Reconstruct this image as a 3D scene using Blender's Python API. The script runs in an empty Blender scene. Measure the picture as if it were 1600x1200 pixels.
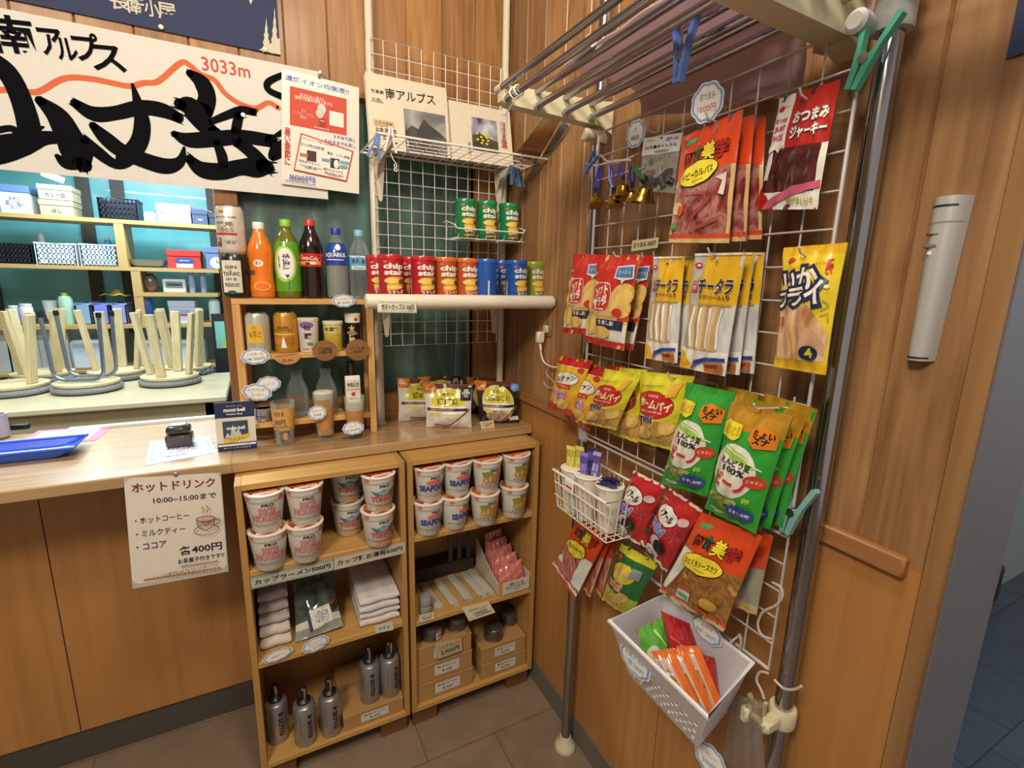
import bpy, math, random
from math import sin, cos, pi, radians as RAD
from mathutils import Vector as V, Matrix, geometry

# ---------------------------------------------------------------- camera
SC = bpy.context.scene
COL = SC.collection
CAMP = V((-.8109, -1.65, 1.443))
CR = V((0.8907478831, -0.4538861822, 0.0235699446))
CU = V((0.0721496039, 0.1924139205, 0.9786579167))
CF = V((0.4487344909, 0.8700369054, -0.2041400007))
FPX = 766.0
cam = bpy.data.cameras.new('camera'); camo = bpy.data.objects.new('camera', cam); COL.objects.link(camo)
cam.sensor_width = 36; cam.lens = 36*FPX/1600; cam.clip_start = .02
camo.matrix_world = Matrix(((CR.x, CU.x, -CF.x, CAMP.x), (CR.y, CU.y, -CF.y, CAMP.y), (CR.z, CU.z, -CF.z, CAMP.z), (0, 0, 0, 1)))
SC.camera = camo
SC.view_settings.view_transform = 'Standard'; SC.view_settings.look = 'None'
SC.view_settings.gamma = 1; SC.view_settings.use_curve_mapping = False
SC.view_settings.exposure = 0.0

# ---------------------------------------------------------------- light
world = bpy.data.worlds.new('world'); SC.world = world; world.use_nodes = True
world.node_tree.nodes['Background'].inputs[0].default_value = (1, .90, .78, 1)
world.node_tree.nodes['Background'].inputs[1].default_value = .46
def area(name, loc, target, size, energy, col, sy=None):
    l = bpy.data.lights.new(name, 'AREA'); l.energy = energy; l.color = col; l.size = size
    if sy: l.shape = 'RECTANGLE'; l.size_y = sy
    o = bpy.data.objects.new(name, l); COL.objects.link(o); o.location = loc
    o.rotation_euler = (V(target)-V(loc)).to_track_quat('-Z', 'Y').to_euler(); return o
area('ceiling_lamp_main', (-.62, -1.32, 2.62), (-.35, -.3, 1.2), .22, 14, (1, .90, .73))
area('ceiling_lamp_room', (-1.7, -1.9, 2.65), (-.4, -.5, .9), .5, 44, (1, .91, .76))
area('hatch_fill_light', (-1.6, .62, 2.36), (-1.5, .3, .9), 1.2, 65, (.72, .88, 1), .12)  # added fill light for the worktop by the hatch, not a real tube
area('kitchen_tube_front', (-1.7, 1.7, 2.42), (-1.7, 1.7, 0), 1.3, 30, (.70, .88, 1), .12)
area('kitchen_tube_back', (-1.6, 2.9, 2.42), (-1.6, 3.1, 0), 1.3, 48, (.66, .88, 1), .12)
area('passage_window', (1.5, -2.7, 1.7), (.2, -1.3, .9), .7, 12, (.55, .72, 1))

# ---------------------------------------------------------------- pixel of the 1600x1200 photo -> point on a real plane
def ray(px, py): return CR*((px-800)/FPX) - CU*((py-600)/FPX) + CF
def _pl(px, py, i, v):
    r = ray(px, py); return CAMP + r*((v-CAMP[i])/r[i])
def X(px, py, x): return _pl(px, py, 0, x)
def Y(px, py, y): return _pl(px, py, 1, y)
def Z(px, py, z): return _pl(px, py, 2, z)
UP = V((0, 0, 1))

# ---------------------------------------------------------------- materials
def lin(h):
    h = h.lstrip('#'); c = [int(h[i:i+2], 16)/255 for i in (0, 2, 4)]
    return tuple((x/12.92 if x <= .04045 else ((x+.055)/1.055)**2.4) for x in c)+(1,)
_M = {}
def mat(hexc, rough=.5, metal=0, trans=0, coat=0, alpha=1, spec=.5, bump=0, bscale=60, emit=0):
    k = (hexc, rough, metal, trans, coat, alpha, spec, bump, bscale, emit)
    if k in _M: return _M[k]
    m = bpy.data.materials.new('surface_'+hexc.strip('#')); m.use_nodes = True
    nt = m.node_tree; b = nt.nodes['Principled BSDF']; I = b.inputs
    I['Base Color'].default_value = lin(hexc); I['Roughness'].default_value = rough; I['Metallic'].default_value = metal
    I['Transmission Weight'].default_value = trans; I['Coat Weight'].default_value = coat; I['Coat Roughness'].default_value = .07
    I['Alpha'].default_value = alpha; I['Specular IOR Level'].default_value = spec
    if trans: I['IOR'].default_value = 1.2
    if emit: I['Emission Color'].default_value = lin(hexc); I['Emission Strength'].default_value = emit
    n = nt.nodes.new('ShaderNodeTexNoise'); n.inputs['Scale'].default_value = bscale; n.inputs['Detail'].default_value = 3
    tc = nt.nodes.new('ShaderNodeTexCoord'); nt.links.new(tc.outputs['Object'], n.inputs['Vector'])
    if bump:
        bp = nt.nodes.new('ShaderNodeBump'); bp.inputs['Strength'].default_value = bump; bp.inputs['Distance'].default_value = .004
        nt.links.new(n.outputs[0], bp.inputs['Height']); nt.links.new(bp.outputs[0], I['Normal'])
    if not trans and not metal:
        mx = nt.nodes.new('ShaderNodeMix'); mx.data_type = 'RGBA'; mx.blend_type = 'MULTIPLY'
        r = nt.nodes.new('ShaderNodeMapRange'); r.inputs[3].default_value = .93; r.inputs[4].default_value = 1.05
        nt.links.new(n.outputs[0], r.inputs[0]); mx.inputs[0].default_value = 1
        mx.inputs[6].default_value = lin(hexc); nt.links.new(r.outputs[0], mx.inputs[7]); nt.links.new(mx.outputs[2], I['Base Color'])
    _M[k] = m; return m
def P(h): return mat(h, .3, coat=.55, bump=.22, bscale=48)            # printed glossy film
def K(h): return mat(h, .65)                      # printed paper
def nodes(name):
    m = bpy.data.materials.new(name); m.use_nodes = True; nt = m.node_tree
    def N(t, **kw):
        n = nt.nodes.new('ShaderNode'+t)
        for k, v in kw.items():
            if k.startswith('i'): n.inputs[int(k[1:])].default_value = v
            else: setattr(n, k, v)
        return n
    return m, nt, nt.nodes['Principled BSDF'], N, nt.links.new
def wood(name, c0, c1, along='z', scale=1.0, plank=None, rough=.45, knots=False, coat=.1, dark=None):
    """timber: grain stretched along one object axis, optional boards of their own tone along another axis"""
    m, nt, b, N, L = nodes(name)
    tc = N('TexCoord'); mp = N('Mapping'); s = [60*scale]*3; s['xyz'.index(along)] = 1.9*scale
    mp.inputs['Scale'].default_value = s; vec = tc.outputs['Object']
    if plank:
        ax, w, off = plank; sx = N('SeparateXYZ'); L(vec, sx.inputs[0])
        ad = N('Math', operation='ADD', i1=off); L(sx.outputs['xyz'.index(ax)], ad.inputs[0])
        dv = N('Math', operation='DIVIDE', i1=w); L(ad.outputs[0], dv.inputs[0])
        fl = N('Math', operation='FLOOR'); L(dv.outputs[0], fl.inputs[0])
        wn = N('TexWhiteNoise', noise_dimensions='1D'); L(fl.outputs[0], wn.inputs['W'])
        va = N('VectorMath', operation='MULTIPLY_ADD'); L(wn.outputs['Color'], va.inputs[0]); va.inputs[1].default_value = (7, 7, 7); L(vec, va.inputs[2])
        vec = va.outputs[0]
    L(vec, mp.inputs[0])
    n1 = N('TexNoise'); n1.inputs['Scale'].default_value = 1.3; n1.inputs['Detail'].default_value = 4; n1.inputs['Distortion'].default_value = 1.3 if knots else .6; L(mp.outputs[0], n1.inputs['Vector'])
    w = N('TexWave', wave_type='BANDS', bands_direction='DIAGONAL'); w.inputs['Scale'].default_value = .45; w.inputs['Distortion'].default_value = 6; w.inputs['Detail'].default_value = 2; L(mp.outputs[0], w.inputs['Vector'])
    mx = N('Mix', i0=.12); L(n1.outputs[0], mx.inputs[2]); L(w.outputs[0], mx.inputs[3])
    if knots:
        m3 = N('Mapping'); s3 = [13]*3; s3['xyz'.index(along)] = 1.7; m3.inputs['Scale'].default_value = s3; L(vec, m3.inputs[0])
        n3 = N('TexNoise'); n3.inputs['Scale'].default_value = 1; n3.inputs['Detail'].default_value = 3; n3.inputs['Distortion'].default_value = 2.2; L(m3.outputs[0], n3.inputs['Vector'])
        mq = N('Mix', i0=.55); L(mx.outputs[0], mq.inputs[2]); L(n3.outputs[0], mq.inputs[3]); mx = mq
    cr = N('ValToRGB'); cr.color_ramp.elements[0].color = lin(c0); cr.color_ramp.elements[1].color = lin(c1)
    cr.color_ramp.elements[0].position = .28; cr.color_ramp.elements[1].position = .75; L(mx.outputs[0], cr.inputs[0])
    out = cr.outputs[0]
    if knots:
        m2 = N('Mapping'); s2 = [7.5]*3; s2['xyz'.index(along)] = 2.6; m2.inputs['Scale'].default_value = s2; L(vec, m2.inputs[0])
        vo = N('TexVoronoi'); vo.inputs['Scale'].default_value = 1; L(m2.outputs[0], vo.inputs['Vector'])
        mr = N('MapRange', i1=.03, i2=.17, i3=1, i4=0); L(vo.outputs['Distance'], mr.inputs[0])
        k = N('Mix', data_type='RGBA'); k.inputs[7].default_value = lin(dark or '5a3418'); L(mr.outputs[0], k.inputs[0]); L(out, k.inputs[6]); out = k.outputs[2]
    if plank:
        hv = N('HueSaturation'); r2 = N('MapRange', i3=.80, i4=1.16); L(wn.outputs['Value'], r2.inputs[0]); L(r2.outputs[0], hv.inputs['Value']); L(out, hv.inputs['Color']); out = hv.outputs[0]
    L(out, b.inputs['Base Color']); b.inputs['Roughness'].default_value = rough; b.inputs['Coat Weight'].default_value = coat; b.inputs['Coat Roughness'].default_value = .2
    bp = N('Bump', i0=.12, i1=.002); L(mx.outputs[0], bp.inputs['Height']); L(bp.outputs[0], b.inputs['Normal'])
    return m
def mottled(name, cols, scale=40, rough=.4, stretch=(1, 1, 1), kind='noise', coat=0, bump=.3):
    """several tones in patches: food behind a clear film, knitted wool, crumbs"""
    m, nt, b, N, L = nodes(name); tc = N('TexCoord'); mp = N('Mapping'); mp.inputs['Scale'].default_value = stretch; L(tc.outputs['Object'], mp.inputs[0])
    if kind == 'noise':
        n = N('TexNoise'); n.inputs['Scale'].default_value = scale; n.inputs['Detail'].default_value = 5; n.inputs['Distortion'].default_value = .8; out = n.outputs[0]
    else:
        n = N('TexVoronoi'); n.inputs['Scale'].default_value = scale; out = n.outputs['Distance']
    L(mp.outputs[0], n.inputs['Vector']); cr = N('ValToRGB'); e = cr.color_ramp.elements
    while len(e) < len(cols): e.new(.5)
    for i, c in enumerate(cols): e[i].position = .28+.44*i/max(1, len(cols)-1) if kind == 'noise' else .05+.6*i/max(1, len(cols)-1)
    for i, c in enumerate(cols): e[i].color = lin(c)
    L(out, cr.inputs[0]); L(cr.outputs[0], b.inputs['Base Color']); b.inputs['Roughness'].default_value = rough; b.inputs['Coat Weight'].default_value = coat
    bp = N('Bump', i0=bump, i1=.003); L(out, bp.inputs['Height']); L(bp.outputs[0], b.inputs['Normal'])
    return m
def glass(name, tint='#e8f2ee', opac=.12, rough=.03):
    """thin clear film / glass: straight-through transparency with a gloss on it"""
    m, nt, b, N, L = nodes(name); tr = N('BsdfTransparent'); tr.inputs[0].default_value = lin(tint)
    b.inputs['Base Color'].default_value = lin(tint); b.inputs['Roughness'].default_value = rough
    lw = N('LayerWeight'); lw.inputs[0].default_value = .35
    mr = N('MapRange', i3=opac, i4=.35); L(lw.outputs['Fresnel'], mr.inputs[0])
    mx = N('MixShader'); L(mr.outputs[0], mx.inputs[0]); L(tr.outputs[0], mx.inputs[1]); L(b.outputs[0], mx.inputs[2])
    L(mx.outputs[0], nt.nodes['Material Output'].inputs[0]); return m

WHITE = mat('#e9e6df', .5); CREAM = mat('#d8ccab', .4); STEEL = mat('#b9b9bd', .22, metal=1); WIRE = mat('#e6e1d6', .35, coat=.2)
PINE = wood('pine_timber', 'c68f4e', 'dcae6e', 'x', 1.2); PINEZ = wood('pine_timber_upright', 'c68f4e', 'dcae6e', 'z', 1.2)
KRAFT = mat('#a97f4c', .75, bump=.1); BLACK = mat('#15151a', .4); CLEAR = glass('clear_film', '#f2f4f2', .05)
BLUEP = mat('#3f6fc4', .35); INK = K('#23222a'); RED = K('#c5302b'); NAVY = K('#15234f')

# ---------------------------------------------------------------- mesh builder
WO = {}                                           # world origin of every object built
class MB:
    def __init__(s): s.v = []; s.f = []; s.m = []; s.mats = []
    def mi(s, m):
        if m not in s.mats: s.mats.append(m)
        return s.mats.index(m)
    def add(s, vs, fs, m):
        n = len(s.v); s.v += [V(p) for p in vs]
        for i, f in enumerate(fs):
            s.f.append([n+j for j in f]); s.m.append(s.mi(m[i] if isinstance(m, list) else m))
        return s
    def box(s, a, b, m, M=None, bev=0):
        a, b = V(a), V(b); lo = [min(a[i], b[i]) for i in range(3)]; hi = [max(a[i], b[i]) for i in range(3)]
        d = min(bev, *[(hi[i]-lo[i])*.49 for i in range(3)]) if bev else 0
        if not d:
            vs = [V((x, y, z)) for x in (lo[0], hi[0]) for y in (lo[1], hi[1]) for z in (lo[2], hi[2])]
            fs = [(0, 1, 3, 2), (4, 6, 7, 5), (0, 4, 5, 1), (2, 3, 7, 6), (0, 2, 6, 4), (1, 5, 7, 3)]
        else:
            vs = []; idx = {}
            for c in [(i, j, k) for i in (0, 1) for j in (0, 1) for k in (0, 1)]:
                for ax in range(3):
                    p = [(lo[t]+d if c[t] == 0 else hi[t]-d) for t in range(3)]; p[ax] = lo[ax] if c[ax] == 0 else hi[ax]
                    idx[c, ax] = len(vs); vs.append(V(p))
            fs = []
            for ax in range(3):
                o = [t for t in range(3) if t != ax]
                for sd in (0, 1):
                    q = []
                    for e in ((0, 0), (1, 0), (1, 1), (0, 1)):
                        c = [0]*3; c[ax] = sd; c[o[0]], c[o[1]] = e; q.append(idx[tuple(c), ax])
                    fs.append(q)
            for ax in range(3):
                o = [t for t in range(3) if t != ax]
                for e in ((0, 0), (1, 0), (1, 1), (0, 1)):
                    c0 = [0]*3; c0[o[0]], c0[o[1]] = e; c1 = c0[:]; c1[ax] = 1; c0, c1 = tuple(c0), tuple(c1)
                    fs.append([idx[c0, o[0]], idx[c1, o[0]], idx[c1, o[1]], idx[c0, o[1]]])
            for c in [(i, j, k) for i in (0, 1) for j in (0, 1) for k in (0, 1)]: fs.append([idx[c, 0], idx[c, 1], idx[c, 2]])
            ce = (V(lo)+V(hi))/2
            for i, f in enumerate(fs):
                p = [vs[j] for j in f]; nn = (p[1]-p[0]).cross(p[2]-p[0])
                if nn.dot(sum(p, V())/len(p)-ce) < 0: fs[i] = f[::-1]
        if M: vs = [M@p for p in vs]
        return s.add(vs, fs, m)
    def tube(s, pts, r, m, n=8, cap=True, closed=False):
        pts = [V(p) for p in pts]; N = len(pts); rr = r if isinstance(r, (list, tuple)) else [r]*N
        vs = []; fs = []; prev = None
        for i, p in enumerate(pts):
            t = (pts[(i+1) % N]-pts[i-1]) if closed else (pts[min(i+1, N-1)]-pts[max(i-1, 0)])
            t = t.normalized()
            if prev is None: u = t.cross(UP if abs(t.z) < .9 else V((1, 0, 0))).normalized()
            else: u = (prev-t*prev.dot(t)).normalized()
            prev = u; w = t.cross(u)
            for k in range(n): a = 2*pi*k/n; vs.append(p+(u*cos(a)+w*sin(a))*rr[i])
        for i in range(N if closed else N-1):
            a, b = i*n, ((i+1) % N)*n
            for k in range(n): fs.append((a+k, a+(k+1) % n, b+(k+1) % n, b+k))
        if cap and not closed: fs += [tuple(range(n))[::-1], tuple(range((N-1)*n, N*n))]
        return s.add(vs, fs, m)
    def lathe(s, prof, m, n=24, M=None, ms=None, caps=True):
        """prof: (radius, height) from bottom to top"""
        vs = []; fs = []; mm = []
        for r, z in prof:
            for k in range(n): a = 2*pi*k/n; vs.append(V((r*cos(a), r*sin(a), z)))
        for i in range(len(prof)-1):
            for k in range(n):
                fs.append((i*n+k, i*n+(k+1) % n, (i+1)*n+(k+1) % n, (i+1)*n+k)); mm.append(ms[i] if ms else m)
        if caps: fs += [tuple(range(n))[::-1], tuple(range((len(prof)-1)*n, len(prof)*n))]; mm += [ms[0] if ms else m, ms[-1] if ms else m]
        if M: vs = [M@p for p in vs]
        return s.add(vs, fs, mm)
    def grid(s, fn, nu, nv, m):
        vs = [fn(i/nu, j/nv) for j in range(nv+1) for i in range(nu+1)]; fs = []; mm = []
        for j in range(nv):
            for i in range(nu):
                a = j*(nu+1)+i; fs.append((a, a+nu+1, a+nu+2, a+1)); mm.append(m((i+.5)/nu, (j+.5)/nv) if callable(m) else m)
        return s.add(vs, fs, mm)
    def prism(s, poly, o, eu, ev, en, m):
        """flat outline (u,v) at o + eu u + ev v, pushed out along en"""
        a = [V(o)+V(eu)*p[0]+V(ev)*p[1] for p in poly]; b = [p+V(en) for p in a]; n = len(a)
        if (a[1]-a[0]).cross(a[2]-a[0]).dot(V(en)) == 0: pass
        tri = geometry.tessellate_polygon([[V((p[0], p[1], 0)) for p in poly]])
        return s.add(a+b, [t for t in tri]+[tuple(n+i for i in t[::-1]) for t in tri]+[(i, (i+1) % n, n+(i+1) % n, n+i) for i in range(n)], m)
    def build(s, name, parent=None, label=None, cat=None, group=None, kind=None, org=None, flat=False, ang=38):
        xs = list(zip(*s.v))
        o = V(org) if org is not None else V(((min(xs[0])+max(xs[0]))/2, (min(xs[1])+max(xs[1]))/2, min(xs[2])))
        me = bpy.data.meshes.new(name); me.from_pydata([p-o for p in s.v], [], s.f); me.update()
        for m in s.mats: me.materials.append(m)
        me.polygons.foreach_set('material_index', s.m)
        if not flat:
            me.polygons.foreach_set('use_smooth', [True]*len(s.f)); me.set_sharp_from_angle(angle=RAD(ang))
        ob = bpy.data.objects.new(name, me); COL.objects.link(ob); WO[ob] = o
        if parent: ob.parent = parent; ob.location = o-WO[parent]
        else: ob.location = o
        return tag(ob, label, cat, group, kind)
def tag(o, label=None, cat=None, group=None, kind=None):
    for k, v in (('label', label), ('category', cat), ('group', group), ('kind', kind)):
        if v: o[k] = v
    return o
def thing(name, label, cat, loc=(0, 0, 0), group=None):
    o = bpy.data.objects.new(name, None); COL.objects.link(o); o.location = loc; o.empty_display_size = .03; WO[o] = V(loc)
    return tag(o, label, cat, group)
def dup(root, loc, label, group=None, rz=None):
    r = root.copy(); COL.objects.link(r); r.location = loc; WO[r] = V(loc)
    if rz is not None: r.rotation_euler.z = rz
    if label: r['label'] = label
    if group: r['group'] = group
    for ch in list(root.children):
        c = ch.copy(); COL.objects.link(c); c.parent = r
        for g in ch.children:
            d = g.copy(); COL.objects.link(d); d.parent = c
    return r
def frame_m(o, ex, ey, ez): return Matrix(((ex[0], ey[0], ez[0], o[0]), (ex[1], ey[1], ez[1], o[1]), (ex[2], ey[2], ez[2], o[2]), (0, 0, 0, 1)))

# ---------------------------------------------------------------- print: text and shapes laid on a surface S(u, v, lift); v runs downward
_T = {}
def text2d(s, bold=0):
    if (s, bold) not in _T:
        c = bpy.data.curves.new('lettering', 'FONT'); c.body = s; c.resolution_u = 2; c.offset = bold; c.align_x = 'CENTER'; c.space_line = .85
        o = bpy.data.objects.new('lettering', c); me = o.to_mesh()
        vs = [(v.co.x, v.co.y) for v in me.vertices]; fs = [tuple(p.vertices) for p in me.polygons]
        o.to_mesh_clear(); bpy.data.objects.remove(o); bpy.data.curves.remove(c)
        x0, x1 = min(v[0] for v in vs), max(v[0] for v in vs); y0, y1 = min(v[1] for v in vs), max(v[1] for v in vs)
        _T[s, bold] = ([((x-(x0+x1)/2), (y-(y0+y1)/2)) for x, y in vs], fs, max(x1-x0, 1e-5), max(y1-y0, 1e-5))
    return _T[s, bold]
def emit(mb, S, tris, lift, m, lim=.14):
    vs = []; fs = []; st = list(tris)
    while st:
        t = st.pop(); e = [(t[i][0]-t[(i+1) % 3][0])**2+(t[i][1]-t[(i+1) % 3][1])**2 for i in range(3)]; k = e.index(max(e))
        if e[k] > lim*lim:
            a, b, c = t[k], t[(k+1) % 3], t[(k+2) % 3]; h = ((a[0]+b[0])/2, (a[1]+b[1])/2); st += [(a, h, c), (h, b, c)]
        else:
            n = len(vs); vs += [S(p[0], p[1], lift) for p in t]; fs.append((n, n+1, n+2))
    mb.add(vs, fs, m)
def draw(mb, S, asp, ops, eps=.00022, base=.0004, lim=.14):
    def rot(pts, cu, cv, a):
        if not a: return pts
        c, s_ = cos(RAD(a)), sin(RAD(a)); return [(cu+((u-cu)*asp*c-(v-cv)*s_)/asp, cv+(u-cu)*asp*s_+(v-cv)*c) for u, v in pts]
    L = base-eps
    for op in ops:
        L += eps; t = op[0]
        def poly(pts, m, L=L):
            tr = geometry.tessellate_polygon([[V((p[0], p[1], 0)) for p in pts]])
            emit(mb, S, [tuple(pts[i] for i in q) for q in tr], L, m, lim)
        if t == 'r':
            _, a, b, c, d, m = op[:6]; poly(rot([(a, b), (c, b), (c, d), (a, d)], (a+c)/2, (b+d)/2, op[6] if len(op) > 6 else 0), m)
        elif t == 'e':
            _, cu, cv, ru, rv, m = op[:6]; n = 26
            pts = rot([(cu+ru*cos(2*pi*i/n), cv+rv*sin(2*pi*i/n)) for i in range(n)], cu, cv, op[6] if len(op) > 6 else 0)
            emit(mb, S, [((cu, cv), pts[i], pts[(i+1) % n]) for i in range(n)], L, m, lim)
        elif t == 'p': poly(list(op[1]), op[2])
        elif t == 'l':
            pts, w, m = op[1], op[2], op[3]; tr = []
            for a, b in zip(pts, pts[1:]):
                dx, dy = (b[0]-a[0])*asp, b[1]-a[1]; q = math.hypot(dx, dy) or 1; nx, ny = -dy/q*w/2/asp, dx/q*w/2
                A, B, C, D = (a[0]+nx, a[1]+ny), (b[0]+nx, b[1]+ny), (b[0]-nx, b[1]-ny), (a[0]-nx, a[1]-ny); tr += [(A, B, C), (A, C, D)]
            emit(mb, S, tr, L, m, lim)
        elif t in 'to':
            s_, cu, cv, w, h, m = op[1:7]; ex = op[7:]
            if t == 'o': fb = ex[3] if len(ex) > 3 else .03 if lim < 1 else .02; lay = [(ex[0], (ex[2] if len(ex) > 2 else .07), 0), (m, fb, eps*1.6)]; a = ex[1] if len(ex) > 1 else 0
            else: lay = [(m, ex[1] if len(ex) > 1 else .012, 0)]; a = ex[0] if ex else 0
            bx = text2d(s_, .02)
            for mm, bold, dl in lay:
                vs, fs, W, H = text2d(s_, bold); sx = w/bx[2]; sy = (h/bx[3]) if h else sx*asp
                pts = rot([(cu+x*sx, cv-y*sy) for x, y in vs], cu, cv, a)
                if lim < 1 and max(w, h or 0) > .1: emit(mb, S, [(pts[f[0]], pts[f[i]], pts[f[i+1]]) for f in fs for i in range(1, len(f)-1)], L+dl, mm, lim)
                else: mb.add([S(u, v, L+dl) for u, v in pts], fs, mm)
            if t == 'o': L += eps*1.6
def flat_S(TL, TR, BR, BL):
    TL, TR, BR, BL = V(TL), V(TR), V(BR), V(BL); n = (BL-TL).cross(TR-TL).normalized()
    def S(u, v, o=0): return (TL*(1-u)+TR*u)*(1-v)+(BL*(1-u)+BR*u)*v + n*o
    S.n = n; S.asp = ((TR-TL).length+(BR-BL).length)/max(1e-6, (BL-TL).length+(BR-TR).length); return S
def rect_S(c, ex, ey, w, h):
    """surface of a w x h rectangle centred on c, ex to the right, ey upward"""
    c = V(c); ex = V(ex).normalized(); ey = V(ey).normalized()
    return flat_S(c-ex*w/2+ey*h/2, c+ex*w/2+ey*h/2, c+ex*w/2-ey*h/2, c-ex*w/2-ey*h/2)
def card(mb, S, m, ops=(), th=.0006, lim=9, curl=0):
    a = [S(0, 0), S(1, 0), S(1, 1), S(0, 1)]; b = [p-S.n*th for p in a]
    mb.add(a+b, [(3, 2, 1, 0), (4, 5, 6, 7), (0, 1, 5, 4), (1, 2, 6, 5), (2, 3, 7, 6), (3, 0, 4, 7)], m)
    draw(mb, S, S.asp, ops, base=.0003, lim=lim); return mb
def cyl_S(c, r, z0, z1, face, span=pi, rz=None):
    """label wrapped round an upright cylinder (r top, or r(v)); face = angle the middle looks to"""
    c = V(c)
    def S(u, v, o=0):
        a = face+(u-.5)*span; q = (r(v) if callable(r) else r)+o
        return c+V((q*cos(a), q*sin(a), z1+(z0-z1)*v))
    S.asp = span*(r(.5) if callable(r) else r)/abs(z1-z0); return S

# ================================================================ the room
CEDAR = wood('cedar_boards', '84532a', 'ba8a50', 'z', .8, ('x', .1145, .0075+.1145*40), .5, True, .08, '6a3c1a')
CEDARY = wood('cedar_boards_side', '744a28', 'bb8f60', 'z', .8, ('y', .1145, .012+.1145*40), .5, True, .08, '5c3416')
VENEER = wood('veneer_panel', 'a4713a', 'b58048', 'z', .5, None, .5, False, .05)
OAK = wood('counter_laminate', 'a07a50', 'bb9a72', 'x', .55, None, .22, False, .8)
DKWOOD = wood('brown_trim_wood', '8a5a30', 'a06e40', 'x', .8)
DKWOODY = wood('brown_trim_wood_side', '8a5a30', 'a87648', 'y', .8)
def boards(mb, p, e, w0, w1, z0, z1, out, m, first, pitch=.1145):
    """matched boards with V grooves: from w0 to w1 along e, boundary at `first`"""
    g = .0032; cuts = []
    k = math.ceil((w0-first)/pitch)
    while first+k*pitch < w1: cuts.append(first+k*pitch); k += 1
    pr = [(w0, 0)]
    for c in cuts:
        if w0+g < c < w1-g: pr += [(c-g, 0), (c, -.0048), (c+g, 0)]
    pr.append((w1, 0)); vs = []; fs = []
    for a, d in pr:
        for z in (z0, z1): vs.append(V(p)+V(e)*a+V(out)*d+UP*z)
    for i in range(len(pr)-1): fs.append((2*i, 2*i+2, 2*i+3, 2*i+1))
    mb.add(vs, fs, m)
wb = MB()
boards(wb, (0, 0, 0), (1, 0, 0), -3.2, 0, 1.98, 2.75, (0, -1, 0), CEDAR, -.0075)
boards(wb, (0, 0, 0), (1, 0, 0), -.136, 0, .9, 1.98, (0, -1, 0), CEDAR, -.0075)
wb.box((-.136, 0, .9), (-.128, .03, 1.98), CEDAR)
wb.box((-3.2, 0, 1.972), (-.13, .05, 1.98), CEDAR)
wb.box((-.86, .0, .9), (-.13, .03, 1.058), DKWOOD)
wb.build('wall_back', kind='structure', org=(0, 0, 0), flat=True)
tr = MB(); tr.box((-.902, .001, .9635), (-.842, .09, 1.971), wood('jamb_wood', '7a4a24', '96602f', 'z', 1), bev=.003); tr.build('trim_1', kind='structure')
# dark glazed part of the wall, with a green sheet hanging close behind the pane
wn = MB(); wn.box((-.842, .03, 1.058), (-.13, .034, 1.98), glass('dark_pane', '#e2eeea', .06, .04)); wn.build('window_1', kind='structure')
cu = MB()
def sheet(u, v):
    return V((-.90+.80*u, .085+.02*sin(u*31+v*2)+.012*sin(u*67+1.3)+.006*sin(v*9+u*5), 1.98-.99*v))
cu.grid(sheet, 90, 14, mottled('green_sheet', ('203f3c', '3c6a64', '7aa094', '2a4f4c'), 7, .35, (1, 1, .45), coat=.25, bump=.2))
tag(cu.build('hanging_sheet', ang=80), 'dark green sheet hanging behind the glass between bottles and corner', 'curtain')
# right wall
wr = MB()
boards(wr, (0, 0, 0), (0, 1, 0), -1.362, 0, 1.05, 2.75, (-1, 0, 0), CEDARY, -.012)
pn = [(-1.362, -.915), (-.912, -.215), (-.212, 0)]
for a, b in pn: wr.box((-.001, a, .02), (.0045, b, 1.05), VENEER)
wr.box((.005, -1.362, 0), (.01, 0, 2.75), VENEER)
wr.build('wall_right', kind='structure', org=(0, 0, 0), flat=True)
r = MB(); r.box((-.016, -1.345, 1.036), (0, 0, 1.068), DKWOODY, bev=.003); r.build('trim_2', kind='structure')
r = MB(); r.box((-.006, -1.388, 0), (.1755, -1.362, 2.75), wood('end_board', '85603a', '9c7448', 'z', .6), bev=.002); r.build('trim_3', kind='structure')
r = MB(); r.box((-.005, -1.36, 0), (0, 0, .085), mat('#6d675c', .6, bump=.1), bev=.002); r.build('baseboard_right', kind='structure')
# dull grey end face of that wall towards the passage, passage wall and floor
r = MB(); r.box((.002, -1.3905, 0), (.1765, -1.388, 2.75), mat('#6c6664', .55)); r.build('wall_end', kind='structure')
def tiles(name, c, c2, size, grout, rough=.55):
    m, nt, b, N, L = nodes(name); tc = N('TexCoord'); br = N('TexBrick', offset=.5); br.inputs['Scale'].default_value = 1/size
    br.inputs['Color1'].default_value = lin(c); br.inputs['Color2'].default_value = lin(c2); br.inputs['Mortar'].default_value = lin(grout)
    br.inputs['Mortar Size'].default_value = .006; br.inputs['Brick Width'].default_value = 1; br.inputs['Row Height'].default_value = 1
    mp = N('Mapping'); mp.inputs['Rotation'].default_value = (0, 0, .0); L(tc.outputs['Object'], mp.inputs[0]); L(mp.outputs[0], br.inputs[0])
    nz = N('TexNoise'); nz.inputs['Scale'].default_value = 14; nz.inputs['Detail'].default_value = 6; L(tc.outputs['Object'], nz.inputs[0])
    mr = N('MapRange', i3=.72, i4=1.25); L(nz.outputs[0], mr.inputs[0]); mx = N('Mix', data_type='RGBA', blend_type='MULTIPLY', i0=1); L(br.outputs[0], mx.inputs[6]); L(mr.outputs[0], mx.inputs[7])
    L(mx.outputs[2], b.inputs['Base Color']); b.inputs['Roughness'].default_value = rough; return m
f = MB(); f.box((-4.5, -4, -.02), (.0, 4.2, 0), tiles('vinyl_floor', '8a7663', '7f6c5a', .45, '6a5848')); f.build('floor', kind='structure', org=(0, 0, 0), flat=True)
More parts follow.
